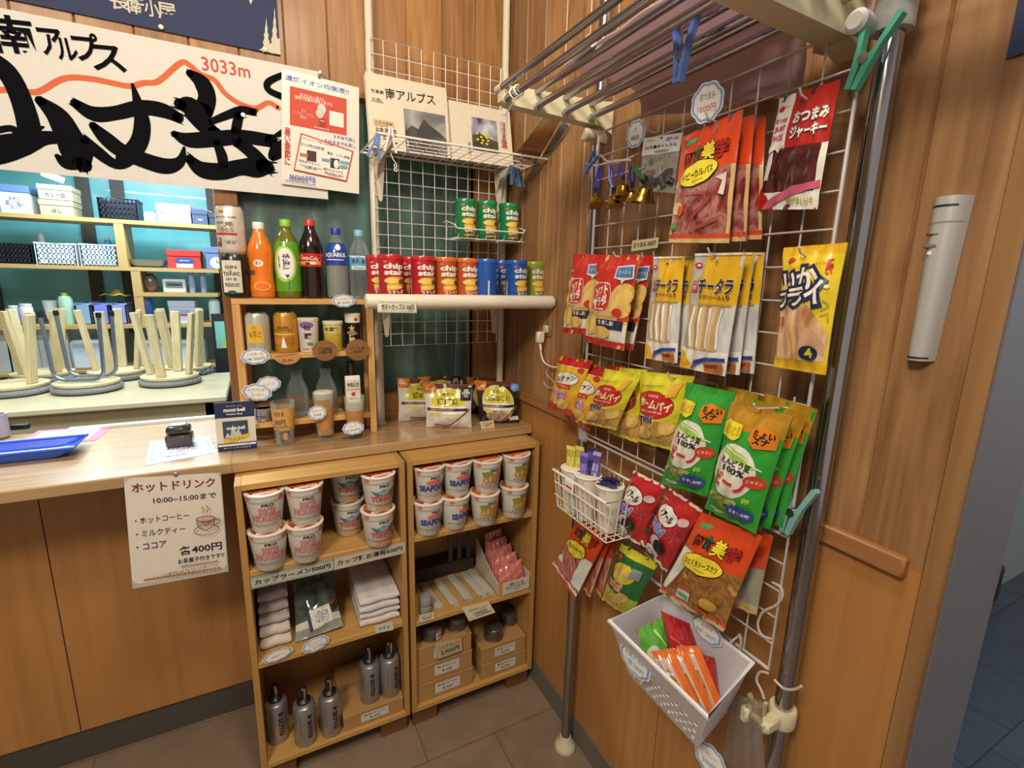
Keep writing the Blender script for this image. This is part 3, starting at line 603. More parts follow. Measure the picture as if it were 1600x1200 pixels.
# notice sheet
S = flat_S(Y(440, 107, -.02), Y(561, 137, -.02), Y(561, 303, -.02), Y(440, 287, -.02)); BLU = K('#4a62b8'); RD = K('#c8452f'); CW = K('#ece6da'); DK = K('#403a3a')
mb = MB(); card(mb, S, mat('#e9e2d4', .3, coat=.3), [
    ('t', '濃縮イオン均衡液!!', .45, .065, .82, .05, BLU), ('r', .1, .13, .83, .465, K('#cf4a34')), ('t', '足まもない温そに、\n筋取り機能の液低上をする', .4, .2, .48, .06, CW),
    ('e', .5, .27, .055, .045, K('#d9d3cb')), ('e', .475, .315, .05, .04, K('#cfc9c0')), ('r', .47, .355, .555, .43, K('#b02a20')), ('t', '300ml', .51, .375, .06, .012, CW),
    ('r', .6, .27, .79, .40, CW), ('t', '成 分\nナトリウム ・ カリウム\n保存料 0', .27, .35, .26, .09, K('#e8b8a8')), ('t', '経口補水液', .5, .445, .2, .014, CW),
    ('t', 'うすめて良し', .8, .495, .30, .035, BLU), ('t', 'そのままでも良し', .74, .55, .42, .036, BLU), ('t', '暑\nい\n季\n節\nに', .07, .66, .08, .33, RD),
    ('p', [(.235, .52), (.92, .60), (.83, .90), (.145, .865)], RD), ('p', [(.25, .535), (.9, .611), (.818, .887), (.163, .853)], CW),
    ('t', '熱になりやすい時期 - 脱水対策', .45, .575, .38, .016, DK, 5), ('t', '五つの熱中症対策', .38, .625, .3, .03, DK, 4), ('t', '風呂・トイレ前後', .72, .665, .3, .028, DK, 4),
    ('r', .31, .665, .43, .76, K('#4a2a2e')), ('r', .22, .7, .32, .73, K('#d86a4a'), 4), ('r', .61, .70, .73, .79, K('#2a2630')), ('e', .69, .75, .035, .04, CW), ('r', .5, .715, .62, .74, K('#7aa0c4')), ('r', .74, .71, .86, .735, K('#7ab0c0')), ('r', .74, .75, .84, .78, K('#6aa8c0'), -6),
    ('t', '空気ダイエット', .34, .775, .26, .022, DK, 4), ('t', '朝食にエックス', .65, .815, .26, .022, DK, 4), ('t', '毎日の水分補給に役立ちます\n塩分糖分の吸収', .36, .82, .28, .03, DK, 4), ('t', '運動の前後や入浴後に\n手軽に飲めます', .66, .855, .26, .03, DK, 4),
    ('t', '800円', .25, .93, .32, .055, BLU), ('l', [(.04, .965), (.42, .975)], .006, BLU)])
mb.build('notice_sheet', label='white laminated notice with a red panel and blue handwriting, pinned over the banner', cat='notice', flat=True)
pin(499, 119, -.022, '#8a5a3a', 'brown pin at the top of the white laminated notice', 0, .005)

# ---------------------------------------------------------------- posts, grid and shelves
IRON = mat('#ddd3bd', .4, coat=.15)
for x, nm in ((-.469, 'left'), (-.027, 'right')):
    o = thing('support_post', 'cream steel post standing on the counter at the %s of the wire grid' % nm, 'post', (x, -.028, .963))
    m = MB(); m.lathe([(.0125, 0), (.0125, 2.06-.963+.05), (.0115, 2.06-.963+.052), (.0115, 1.78)], IRON, 16, Matrix.Translation((x, -.028, .967))); m.build('tube', o)
    m = MB(); m.lathe([(.018, 0), (.018, .003), (.014, .006)], IRON, 16, Matrix.Translation((x, -.028, .9635))); m.build('foot', o)
def wires(m, o, eu, ev, nu, nv, W, H, r=.0012, fr=.0025, en=None, mt=None):
    """welded wire grid W x H with frame rods"""
    o, eu, ev = V(o), V(eu), V(ev); en = V(en) if en else eu.cross(ev)*r*2; mt = mt or WIRE
    for i in range(1, nu): a = o+eu*W*i/nu+en; m.tube([a, a+ev*H], r, mt, 6)
    for j in range(1, nv): a = o+ev*H*j/nv; m.tube([a, a+eu*W], r, mt, 6)
    if fr: m.tube([o, o+eu*W, o+eu*W+ev*H, o+ev*H], fr, mt, 8, closed=True)
m = MB(); wires(m, (-.472, -.046, 1.228), (1, 0, 0), (0, 0, 1), 11, 23, .42, .893, .0013, .0022); m.build('wire_grid', label='white wire grid on the back wall behind books and snack tubes', cat='wire grid')
ws = thing('wire_shelf', 'white wire shelf carrying the books on the back wall', 'shelf', (-.25, -.16, 1.806))
m = MB()
for i in range(7): y = -.056-.222*i/6; m.tube([(-.508, y, 1.808), (-.006, y, 1.808)], .0014, WIRE, 6)
for i in range(14): x = -.508+.502*i/13; m.tube([(x, -.056, 1.8055), (x, -.28, 1.8055)], .0013, WIRE, 6)
m.build('mesh_deck', ws)
m = MB(); m.tube([(-.51, -.056, 1.807), (-.51, -.282, 1.807), (-.005, -.282, 1.807), (-.005, -.056, 1.807)], .0032, WIRE, 8, closed=True); m.build('rim', ws)
def bracket(par, x, z, dep, h):
    m = MB(); t = .002
    m.prism([(-.018, 0), (.018, 0), (.016, -.02), (.006, -h+.006), (0, -h), (-.006, -h+.006), (-.016, -.02)], (x, -.05, z), (1, 0, 0), (0, 0, 1), (0, -.003, 0), IRON)
    m.prism([(0, 0), (-dep, 0), (-dep, -.01), (-.03, -.03), (0, -h*.6)], (x-.012, -.05, z), (0, 1, 0), (0, 0, 1), (t, 0, 0), IRON)
    m.box((x-.012, -.05-dep, z-.002), (x+.010, -.05, z), IRON); m.build('bracket', par, flat=True)
bracket(ws, -.455, 1.8035, .19, .13); bracket(ws, -.055, 1.8035, .19, .13)
bs = thing('board_shelf', 'white board shelf with a rolled front edge holding the snack tubes', 'shelf', (-.285, -.2, 1.37))
SH = mat('#e2d8c6', .45, bump=.05)
m = MB(); m.box((-.498, -.345, 1.378), (-.006, -.05, 1.39), SH, bev=.002); m.build('board', bs, flat=True)
m = MB(); M = frame_m((-.567, -.345, 1.3845), (0, 1, 0), (0, 0, 1), (1, 0, 0)); m.lathe([(.016, 0), (.0195, .002), (.0195, .559), (.017, .562)], SH, 28, M); m.build('rolled_edge', bs)
bracket(bs, -.448, 1.377, .22, .12); bracket(bs, -.065, 1.377, .22, .12)
def tagcard(name, S, m, ops, label, cat='price tag', group=None): mb = MB(); card(mb, S, m, ops, .001); return mb.build(name, label=label, cat=cat, group=group, flat=True)
S = flat_S(Y(590, 469.5, -.3675), Y(650, 470.5, -.3675), Y(651, 489, -.3675), Y(590, 488, -.3675)); GRN = K('#7f9a6a')
tagcard('price_strip', S, K('#e6dfc8'), [('l', [(.02+.06*i, .08), (.05+.06*i, .16)], .06, GRN) for i in range(16)]+[('l', [(.02+.06*i, .88), (.05+.06*i, .94)], .06, GRN) for i in range(16)]+[('t', 'ポテトチップス 300円', .5, .5, .84, .46, INK, 0, .03)], 'cream price strip with green edging on the rolled shelf edge')
# books on the wire shelf, leaning on the grid
def book(TL, TR, BR, BL, c, ops, label, d=.016):
    S = flat_S(TL, TR, BR, BL); o = thing('book', label, 'book', (V(BL)+V(BR))/2); a = [S(0, 0), S(1, 0), S(1, 1), S(0, 1)]
    m = MB(); card(m, S, c, ops, .0015); m.build('front_cover', o, flat=True)
    m = MB(); q = [S(*k, -.0016) for k in ((.012, .01), (.99, .01), (.99, .99), (.012, .99))]; b = [p-S.n*d for p in q]; m.add(q+b, [(0, 1, 5, 4), (1, 2, 6, 5), (2, 3, 7, 6), (3, 0, 4, 7), (4, 5, 6, 7)], K('#d9cfb8')); m.build('pages', o, flat=True)
    m = MB(); q = [p-S.n*(d+.0005) for p in a]; b = [p-S.n*(d+.002) for p in a]; m.add(q+b, [(0, 1, 2, 3), (7, 6, 5, 4), (0, 1, 5, 4), (1, 2, 6, 5), (2, 3, 7, 6), (3, 0, 4, 7)], c); m.build('back_cover', o, flat=True); return o
def lean(TLp, TRp, x0, x1, ztop, zbot=1.8115, yt=-.075, yb=-.115): return (V((x0, yt, ztop)), V((x1, yt, ztop)), V((x1, yb, zbot)), V((x0, yb, zbot)))
a, b = Y(570, 108, -.075), Y(697, 141, -.075)
PHOTO = mottled('mountain_photo', ('2c2c30', '6f6f70', 'a8a6a0', '4a4a4c'), 9, .4, (1, 1, 1)); PHOTO2 = mottled('storm_photo', ('3a3a48', '8d8fa0', 'c9c9d2', '555568'), 12, .4)
PAPER = mat('#d9cdb6', .55)
book(*lean(0, 0, a.x, b.x, (a.z+b.z)/2), PAPER, [('r', .43, .40, .96, .98, PHOTO), ('t', '写真集', .13, .24, .15, .05, DK, 0), ('t', '市川龍二\nKITADAKE', .12, .36, .14, .06, DK), ('p', [(.43, .98), (.43, .72), (.52, .62), (.60, .66), (.68, .50), (.75, .58), (.84, .64), (.96, .74), (.96, .98)], mottled('dark_ridge_photo', ('1e1e20', '3a3a3c', '6a6a68'), 14, .45)), ('t', '南アルプス', .53, .225, .62, .15, K('#24211f'), -3, .012), ('t', '北岳 間ノ岳\n甲斐駒 仙丈\n鳳凰', .2, .8, .25, .16, DK), ('r', .06, .62, .3, .7, K('#c9a878')), ('t', 'こちら見本', .18, .66, .2, .04, DK)], 'cream photo book with black brush title and a grey mountain photo')
a2, b2 = Y(700, 150, -.085), Y(806, 180, -.085); b2.x = min(b2.x, -.035)
book(*lean(0, 0, a2.x+.003, b2.x, (a2.z+b2.z)/2, yt=-.08, yb=-.12), PAPER, [('r', .33, .22, .76, .80, PHOTO2), ('p', [(.33, .80), (.33, .56), (.45, .48), (.58, .55), (.76, .60), (.76, .80)], mottled('dark_rock_photo', ('26262c', '44443a', '5a5a48'), 20, .45))]+[('e', .42+.042*(i % 6)+.02*(i % 2), .50+.055*(i % 4), .022, .02, K('#d8c62a')) for i in range(11)]+[('r', .36, .74, .72, .80, K('#4a4a22')), ('t', '百\n花\n百\n選', .86, .46, .1, .46, K('#a84a32')), ('t', '高山の花 写真', .27, .8, .04, .26, DK, 0)], 'cream photo book with yellow flowers under a dark sky, beside the mountain book', .012)
MAG1 = mottled('magazine_cover', ('5a5a46', '8a7048', 'a85a2e', '4a4438'), 16, .25, coat=.5)
for i in range(2):
    tl, tr_, br, bl = [(X(848, 182, -.085), X(876, 188, -.045), Z(836, 255, 1.812), Z(802, 243, 1.812)), (X(879, 189, -.028), X(889, 197, -.013), Z(847, 257, 1.812), Z(842, 255, 1.812))][i]
    B = flat_S(tl, tr_, br, bl); m = MB()
    for k in range(3): m.grid(lambda u, v, k=k: B(u, v, -.004*k+.022*sin(pi*v)*(1-.4*i)), 8, 14, (MAG1 if i == 0 else PHOTO) if k == 0 else K('#d8d0c0'))
    m.build('magazine', label=('curled magazine with a brown and green cover at the right end of the wire shelf', 'curled magazine with a dark cover behind the brown one at the shelf end')[i], cat='magazine', ang=80)

# ---------------------------------------------------------------- snack tubes
def tube_can(name, c, lidc, word, banner, label):
    o = thing(name, label, 'snack tube', (0, 0, 0)); r, h = .0325, .116; cm = mat(c, .32, coat=.3)
    m = MB(); m.lathe([(r*.96, 0), (r, .003), (r, h-.009)], cm, 32)
    S = cyl_S((0, 0, 0), r, .002, h-.01, -pi/2, pi*1.15); Wt = K('#efe6d8'); ye = K('#e9c860'); ye2 = K('#d99a34')
    draw(m, S, S.asp, [('r', .02, .5, .06, .9, K('#d8d0c8')), ('e', .30, .09, .05, .035, K('#d85a4a')), ('o', 'chip\nstar', .5, .27, .46, .29, Wt, Wt, 0, .045), ('e', .55, .49, .2, .035, ye2), ('e', .47, .56, .19, .075, ye), ('e', .68, .57, .09, .05, K('#4a5a2a')), ('e', .52, .68, .19, .06, ye2), ('p', [(.34, .7), (.7, .7), (.7, .98), (.34, .98)], ye2), ('e', .52, .72, .17, .05, ye), ('p', [(.33, .82), (.75, .74), (.75, .87), (.33, .94)], K(banner)), ('t', word, .54, .84, .36, .08, Wt, -5, .03)], base=.0005, lim=.08)
    m.build('tube', o); m = MB(); m.lathe([(r*1.03, h-.012), (r*1.05, h-.003), (r*1.0, h), (r*.9, h-.002)], mat(lidc, .25, coat=.4), 32); m.build('lid', o); return o
def put(o, x, y, z, rz, label=None, first=False, group=None):
    if first: o.location = (x, y, z); WO[o] = V((x, y, z)); o.rotation_euler.z = rz; tag(o, label, None, group); return o
    return dup(o, (x, y, z), label, group, rz)
cans = {}
cols = {'r': ('#b3212c', '#c22a30', 'うすしお', '#8a1a1e'), 'o': ('#b5532a', '#d56a2a', 'コンソメ', '#a8401e'), 'b': ('#1f55ad', '#2a62b8', 'のりしお', '#20488a'), 'g': ('#1c7d48', '#1f8a50', 'SPICY', '#1c5a34'), 'y': ('#8f9e3c', '#98a83e', 'わさび', '#5c7a2a')}
nm = {'r': 'red', 'o': 'orange', 'b': 'blue', 'g': 'dark green', 'y': 'olive green'}
ZB = 1.3905
row = [('r', 612, -.285, 0, 'red snack tube at the left front of the rolled-edge shelf'), ('r', 661, -.285, .12, 'red snack tube beside the orange ones, front of the rolled-edge shelf'), ('r', 592, -.20, 0, 'red snack tube in the back row behind the leftmost red one'), ('r', 643, -.20, -.1, 'red snack tube in the back row between the two front red ones'),
       ('o', 696, -.27, .1, 'orange snack tube next to the red tubes'), ('o', 729, -.27, .1, 'orange snack tube next to the blue tubes'), ('b', 760, -.285, 1.45, 'blue snack tube turned so its back text shows'), ('b', 784, -.21, .25, 'blue snack tube in the back row between the two front blue ones'), ('b', 806, -.285, .2, 'blue snack tube with its front showing, near the olive one'), ('y', 834, -.25, .1, 'olive green snack tube at the right end of the row')]
for c, px, y, rz, lb in row:
    p = Y(px, 458, y)
    if c in cans: put(cans[c], p.x, y, ZB, rz, lb, group='snack tubes on the rolled-edge shelf')
    else: cans[c] = put(tube_can('snack_tube', cols[c][0], cols[c][1], cols[c][2], cols[c][3], lb), p.x, y, ZB, rz, lb, True, 'snack tubes on the rolled-edge shelf')
zg = Y(759, 374, -.125).z
for i, px in enumerate((727, 760, 794)):
    p = Y(px, 374, -.122); lb = '%s dark green snack tube in the hanging wire basket' % ('left', 'middle', 'right')[i]
    if i: put(cans['g'], p.x, -.122, zg+.001, .05*i, lb, group='green snack tubes in the wire basket')
    else: cans['g'] = put(tube_can('snack_tube', *cols['g'], lb), p.x, -.122, zg+.001, .1, lb, True, 'green snack tubes in the wire basket')
kb = thing('wire_basket', 'small wire basket hooked on the grid holding three green tubes', 'basket', (Y(765, 374, -.12).x, -.12, zg-.004))
x0, x1 = Y(703, 375, -.12).x, min(Y(832, 375, -.12).x, -.012)
m = MB()
for i in range(8): x = x0+.012+(x1-x0-.024)*i/7; m.tube([(x, -.056, zg+.05), (x, -.056, zg-.0015), (x, -.162, zg-.0015), (x, -.168, zg+.008)], .0013, WIRE, 6)
for y in (-.07, -.1, -.13, -.16): m.tube([(x0, y, zg-.0035), (x1, y, zg-.0035)], .0014, WIRE, 6)
m.build('mesh', kb)
m = MB(); m.tube([(x0, -.056, zg+.05), (x0-.004, -.10, zg+.05), (x0-.002, -.166, zg+.035), (x0+.006, -.17, zg+.024), (x1-.006, -.17, zg+.024), (x1, -.166, zg+.033), (x1, -.10, zg+.05), (x1, -.056, zg+.05)], .0022, WIRE, 8); m.build('rim', kb)
# ---------------------------------------------------------------- clothes pegs
def peg(p, d, side, c, label, ln=.07, op=.35, group=None):
    """two plastic levers crossing at a spring; d = direction of the jaws, side = spread direction"""
    p, d = V(p), V(d).normalized(); s = V(side); s = (s-d*s.dot(d)).normalized(); o = thing('clothes_peg', label, 'clothes peg', p, group); n = d.cross(s).normalized(); mt = mat(c, .4); k = ln/.07
    for q in (-1, 1):
        m = MB(); pr = [(q*.0006*k, .42*ln), (q*.0062*k, .42*ln), (q*.009*k, .12*ln), (q*.012*k, -.15*ln), (q*.021*k, -.56*ln), (q*.018*k, -.60*ln), (q*.0145*k, -.58*ln), (q*.006*k, -.12*ln), (q*.0016*k, .02*ln)]
        m.prism(pr if q > 0 else pr[::-1], p-n*.0045*k, s, d, n*.009*k, mt); m.build('lever', o, flat=True)
    m = MB(); M = frame_m(p-n*.0055*k, s, d, n); m.lathe([(.0055*k, 0), (.0055*k, .011*k)], mat('#b8b8bc', .3, metal=1), 14, M); m.build('spring', o); return o
peg(Y(588, 225, -.292), (.25, 0, 1), (1, 0, 0), '#5a80c8', 'blue clothes peg at the left front corner of the wire shelf', .06)
peg(Y(610, 215, -.292), (0.05, 0, 1), (1, 0, 0), '#d8d6cc', 'clear clothes peg next to the blue one on the wire shelf', .06)
for i in range(3): peg(Y(796+8*i, 270+3*i, -.2), (.3-.3*i, .1, 1), (1, .3*i, 0), '#4f6f9c', '%s grey blue clothes peg under the right end of the wire shelf' % ('left', 'middle', 'right')[i], .055)
m = MB(); p = Y(634, 222, -.285); m.tube([p+V((0, 0, .006)), p+V((.005, -.004, .002)), p+V((.004, -.004, -.02)), p+V((-.006, -.004, -.035)), p+V((-.012, -.004, -.03))], .0016, STEEL, 8); m.build('wire_hook', label='thin steel wire hook on the wire shelf front right of the pegs', cat='hook')
m = MB(); p = Y(611, 240, -.292); pts = [p+V((0, 0, 0)), p+V((.004, 0, -.012)), p+V((.011, 0, -.02))]+[p+V((.011+.004*sin(t), 0, -.024-.004*(1-cos(t))*1.0)) for t in (1, 2, 3, 4, 5, 6)]; m.tube(pts, .0012, WIRE, 8); pts = [p+V((.011+.004*cos(t), 0, -.038-.004*sin(t))) for t in [k*.7 for k in range(9)]]; m.tube(pts, .0012, WIRE, 8, closed=True); m.build('chain_hook', label='white ring chain hanging below the clear peg', cat='hook')

# ================================================================ bags of film
def hsh(a, b, s): return sin(a*12.9+b*7.3+s*3.1)*sin(a*5.1-b*9.7+s*1.7)
def bag_S(c, T, seed=0, top=.07, bot=.05, ye=.5, belly=0):
    """front of a filled bag: corners TL TR BR BL, thickness T, flat welded ends; belly > 0 fills the foot of a stand-up pouch"""
    TL, TR, BR, BL = [V(p) for p in c]; n = (BL-TL).cross(TR-TL).normalized()
    def h(u, v):
        a = max(0, sin(pi*min(1, max(0, u))))**.75; t = (v-top)/(1-top-bot)
        b = 0 if t <= 0 or t >= 1 else sin(pi*(t**(1+belly)))**ye
        w = .0022*hsh(u*1.4, v*1.2, seed)*min(1, 4*a)+.0016*sin(u*26+seed+4*sin(v*7))*(math.exp(-((t)/.10)**2)+math.exp(-((1-t)/.10)**2))
        return T/2*a*b + w*(1 if T > .004 else .3)
    def P(u, v): 
        p = (TL*(1-u)+TR*u)*(1-v)+(BL*(1-u)+BR*u)*v; k = (u-.5)*-.05*max(0, sin(pi*v))*min(1, T/.03); return p+(TR-TL)*k
    def S(u, v, o=0): return P(u, v)+n*(h(u, v)+.0009+o)
    S.back = lambda u, v: P(u, v)-n*(max(0, h(u, v))*.75+.0006); S.n = n
    S.asp = ((TR-TL).length+(BR-BL).length)/((BL-TL).length+(BR-TR).length); return S
def bag(name, c, T, front, ops, label, cat='snack bag', group=None, back=None, seed=0, parent=None, nu=20, nv=26, extra=None, **kw):
    S = bag_S(c, T, seed, **kw); mb = MB(); mb.grid(S, nu, nv, front); bm_ = back or (front if not callable(front) else front(.5, .5))
    mb.grid(lambda u, v: S.back(1-u, v), nu, nv, bm_)
    for e in (0, 1):
        k = len(mb.v); mb.v += [S(e, j/nv) for j in range(nv+1)]+[S.back(e, j/nv) for j in range(nv+1)]
        for j in range(nv): mb.f.append([k+j, k+j+1, k+nv+2+j, k+nv+1+j]); mb.m.append(mb.mi(bm_))
    for e in (0, 1):
        k = len(mb.v); mb.v += [S(i/nu, e) for i in range(nu+1)]+[S.back(i/nu, e) for i in range(nu+1)]
        for i in range(nu): mb.f.append([k+i, k+i+1, k+nu+2+i, k+nu+1+i]); mb.m.append(mb.mi(bm_))
    draw(mb, S, S.asp, ops, base=.0007, eps=.00016, lim=.035)
    if extra: extra(mb, S)
    return mb.build(name, parent, label, cat, group, ang=75)
def bands(*zs):
    """(v limit, material) pairs from the top down"""
    def f(u, v):
        for lim, m in zs:
            if v < lim: return m
        return zs[-1][1]
    return f
# cloud-shaped price card
def cloud(c, ex, ey, w, h, lines, label, ink='#3c4250', group='cloud shaped price cards', lobes=9, th=.0008, tilt=0, cols=None):
    S = rect_S(c, ex, ey, w, h); mb = MB()
    def out(k): 
        n = lobes*8; return [(.5+.5*k*cos(2*pi*i/n+tilt)*(.93+.07*abs(sin(lobes*pi*i/n))*1.0), .5+.5*k*sin(2*pi*i/n+tilt)*(.90+.10*abs(sin(lobes*pi*i/n)))) for i in range(n)]
    o = out(1); tri = geometry.tessellate_polygon([[V((p[0], p[1], 0)) for p in o]]); n = len(o)
    a = [S(*p) for p in o]; b = [p-S.n*th for p in a]
    mb.add(a+b, [tuple(t) for t in tri]+[tuple(n+i for i in t[::-1]) for t in tri]+[(i, (i+1) % n, n+(i+1) % n, n+i) for i in range(n)], K('#dfe2e2'))
    ops = [('p', [(.5+.5*.93*cos(2*pi*i/24), .5+.5*.9*sin(2*pi*i/24)) for i in range(24)], K('#7f9cc8'))]
    ops = [('p', out(.93), K('#7f9fd0')), ('p', out(.80), K('#e9e6df'))]
    for i, t in enumerate(lines):
        ops.append(('t', t, .5, .5+(i-(len(lines)-1)/2)*(.56/max(2, len(lines))), min(.62, .11*len(t)), .36/max(2, len(lines)), K((cols or {}).get(i, ink)), -3, .004))
    draw(mb, S, S.asp, ops, lim=9, base=.0003, eps=.0002)
    return mb.build('price_card', label=label, cat='price card', group=group, flat=True)

# ================================================================ on the counter
CT = .9635
RK = thing('bottle_rack', 'light wooden open rack on the counter holding bottles, cans and glasses', 'rack', (-.69, -.1, CT))
RX0, RX1, RY0, RY1 = -.876, -.502, -.122, -.03
zt = Y(470, 467, RY0).z; zm = Y(500, 551, RY0).z; zl = Y(430, 659, RY0).z
for x in (RX0, RX1-.02):
    for y in (RY0, RY1-.018): m = MB(); m.box((x, y, CT), (x+.02, y+.018, zt-.016), PINEZ, bev=.0015); m.build('upright', RK, flat=True)
for z, d in ((zt, .016), (zm, .014), (zl, .016)): m = MB(); m.box((RX0+(.0 if z == zt else .0205), RY0+(.0 if z == zt else .001), z-d), (RX1-(.0 if z == zt else .0205), RY1, z), PINE, bev=.0015); m.build('shelf', RK, flat=True)
FC = -pi/2-.30                                     # labels on the counter look towards the aisle
def bottle(px, y, z, r, ytop, prof, body, capc, capr, label, ops, l0, l1, lab=None, caph=.016, span=2.6, liquid=None, face=FC):
    p = Y(px, 463, y); h = Y(px, ytop, y).z-z; o = thing('drink_bottle', label, 'bottle', (p.x, y, z), 'bottles on top of the rack'); M = Matrix.Translation((p.x, y, z))
    hb = h-caph; m = MB(); m.lathe([(r*a, hb*b) for a, b in prof], body, 28, M); bd = m.build('body', o)
    if liquid: m = MB(); m.lathe([(r*a*.95, hb*b) for a, b in prof if b <= liquid[1]] , liquid[0], 24, Matrix.Translation((p.x, y, z+.001))); m.build('liquid', o)
    m = MB(); m.lathe([(capr, h-caph-.002), (capr, h-.002), (capr*.92, h)], mat(capc, .4), 20, M); m.build('cap', o)
    def rr(v):
        zz = l1+(l0-l1)*v
        for (a, b), (a2, b2) in zip(prof, prof[1:]):
            if b <= zz <= b2 and b2 > b: return r*(a+(a2-a)*(zz-b)/(b2-b))+.0004
        return r
    S = cyl_S((p.x, y, z), rr, hb*l0, hb*l1, face, span); m = MB()
    if lab: 
        SS = cyl_S((p.x, y, z), rr, hb*l0, hb*l1, face, 2*pi); m.grid(SS, 32, 10, lab)
    draw(m, S, S.asp, ops, base=.0006, lim=.1); m.build('label', o); return o
PET = [(.80, 0), (.95, .02), (1, .06), (1, .66), (.97, .72), (.80, .82), (.5, .91), (.42, .94), (.42, 1)]
CURV = [(.82, 0), (.98, .03), (1, .1), (.98, .28), (.90, .42), (.97, .55), (1, .66), (.9, .77), (.65, .87), (.45, .94), (.42, 1)]
WASP = [(.78, 0), (.95, .03), (.98, .12), (.86, .34), (.90, .5), (1, .64), (.96, .72), (.72, .84), (.48, .93), (.42, 1)]
def liq(c): return mat(c, .12, coat=.6)
WT = K('#efece4')
bottle(412, -.082, zt, .033, 348, WASP, liq('#e07a1e'), '#ece6da', .0145, 'orange soda bottle with a white cap on the rack top', [('t', 'SPARKLING', .22, .52, .34, .12, K('#2a2a5a'), 0, .03), ('e', .52, .28, .16, .09, WT), ('t', '果汁', .52, .28, .2, .1, RED), ('e', .6, .86, .28, .12, K('#f0a038')), ('e', .6, .86, .2, .08, K('#e86a1e'))], .1, .66, mat('#ef7a1c', .25, coat=.4))
bottle(453, -.082, zt, .034, 344, PET, liq('#6a6a1e'), '#8fc83a', .0145, 'green tea bottle with a lime cap on the rack top', [('e', .5, .45, .36, .36, K('#a9cf5a')), ('e', .52, .44, .27, .31, WT), ('t', '綾\n鷹', .56, .40, .22, .32, K('#3a3a4a'), 0, .02), ('t', '茶\n葉\nの\n濃\nさ', .34, .42, .06, .28, K('#5a5a5a')), ('p', [(.5, .66), (.64, .66), (.57, .73)], K('#2a3a6a')), ('t', '日\n本\nの\nお\n茶', .6, .86, .05, .2, K('#5a6a3a'))], .1, .78, mat('#5f9c2e', .25, coat=.4))
bottle(490, -.082, zt, .0335, 344, CURV, liq('#1e0f0c'), '#d0302a', .0145, 'dark cola bottle with a red cap on the rack top', [('t', 'Coca-Cola', .5, .34, .6, .32, WT, 4, .012), ('p', [(.1, .62), (.9, .56), (.9, .9), (.1, .95)], K('#e8a03a')), ('e', .45, .78, .08, .1, K('#3a2a1a')), ('e', .62, .72, .1, .1, WT), ('p', [(0, .86), (1, .84), (1, 1), (0, 1)], K('#b81e24'))], .44, .62, mat('#c8242a', .25, coat=.4))
bottle(529, -.082, zt, .032, 357, PET, glass('clear_bottle_grey', '#eceeec', .1), '#2a3aa0', .014, 'sports drink bottle with a dark blue cap and blue label', [('o', 'AQUARIUS', .5, .56, .74, .22, WT, K('#1e3a8a'), 0, .04), ('r', .2, .74, .8, .78, WT), ('e', .62, .2, .1, .14, WT)], .52, .86, mat('#2445a8', .25, coat=.4), liquid=(mat('#b9b9b0', .2, trans=.4), .80))
bottle(564, -.082, zt, .0315, 360, [(.85, 0), (1, .03), (.96, .08), (1, .13), (.96, .18), (1, .23), (.96, .28), (1, .33), (.96, .38), (1, .43), (1, .68), (.85, .8), (.5, .92), (.44, 1)], glass('clear_bottle', '#f0f6f6', .08), '#7fc0e0', .014, 'clear water bottle with a light blue cap', [('t', '天然水', .5, .38, .5, .36, K('#26365a'), 0, .03), ('p', [(0, .0), (.3, .14), (.5, .05), (.75, .16), (1, .02), (1, 0)], K('#e8f0f4')), ('r', .25, .72, .75, .98, K('#dfe8ea')), ('t', 'Water', .5, .85, .36, .18, K('#3a6a9a'))], .46, .68, mat('#6fb0d4', .25, coat=.4))
def can(px, y, z, r, h, c, ops, label, top='#c8c8cc', group=None, cat='drink can', face=FC, name='drink_can', neck=.86, pyref=463):
    p = Y(px, pyref, y); o = thing(name, label, cat, (p.x, y, z), group); M = Matrix.Translation((p.x, y, z)); cm = c if not isinstance(c, str) else mat(c, .3, metal=.25, coat=.3)
    m = MB(); m.lathe([(r*.86, 0), (r*.95, .004), (r, .01), (r, h-.013), (r*neck, h-.003)], cm, 30, M)
    S = cyl_S((p.x, y, z), r, .008, h-.013, face, 2.6); draw(m, S, S.asp, ops, base=.0005, lim=.1); m.build('body', o)
    m = MB(); m.lathe([(r*neck, h-.003), (r*neck*1.02, h), (r*neck*.95, h), (r*neck*.9, h-.003)], mat(top, .25, metal=1), 24, M); m.build('lid', o); return o
hc = .118
can(371, -.082, zt+.0005, .033, hc, '#1f2220', [('r', .2, .06, .8, .93, K('#d8d2bc')), ('t', 'GIN', .5, .24, .34, .09, INK, 0, .02), ('t', '& ', .5, .34, .08, .05, INK), ('t', 'TONIC', .5, .42, .5, .1, INK, 0, .02), ('t', 'DRY 缶', .5, .56, .3, .08, INK), ('t', 'MADE BY GIN\nASAHIKAWA', .5, .72, .42, .1, INK), ('e', .5, .92, .12, .05, K('#2a4a4a'))], 'dark can with a beige panel under the white can on the rack')
can(370, -.082, zt+hc+.001, .034, .122, '#dcd2c4', [('t', '龍馬\n1865', .45, .42, .52, .26, K('#8a8478'), 0, .03), ('t', 'NON ALCOHOL BEER', .5, .18, .6, .04, INK), ('r', .12, .57, .78, .63, K('#b8322a')), ('r', .16, .7, .34, .92, K('#5a3a34')), ('e', .25, .76, .05, .05, K('#c89a7a')), ('t', 'ノンアルコール\n麦芽 100%', .6, .8, .36, .1, INK), ('e', .4, .04, .08, .03, K('#b8863a'))], 'white can with a red stripe stacked on the dark can', group=None)
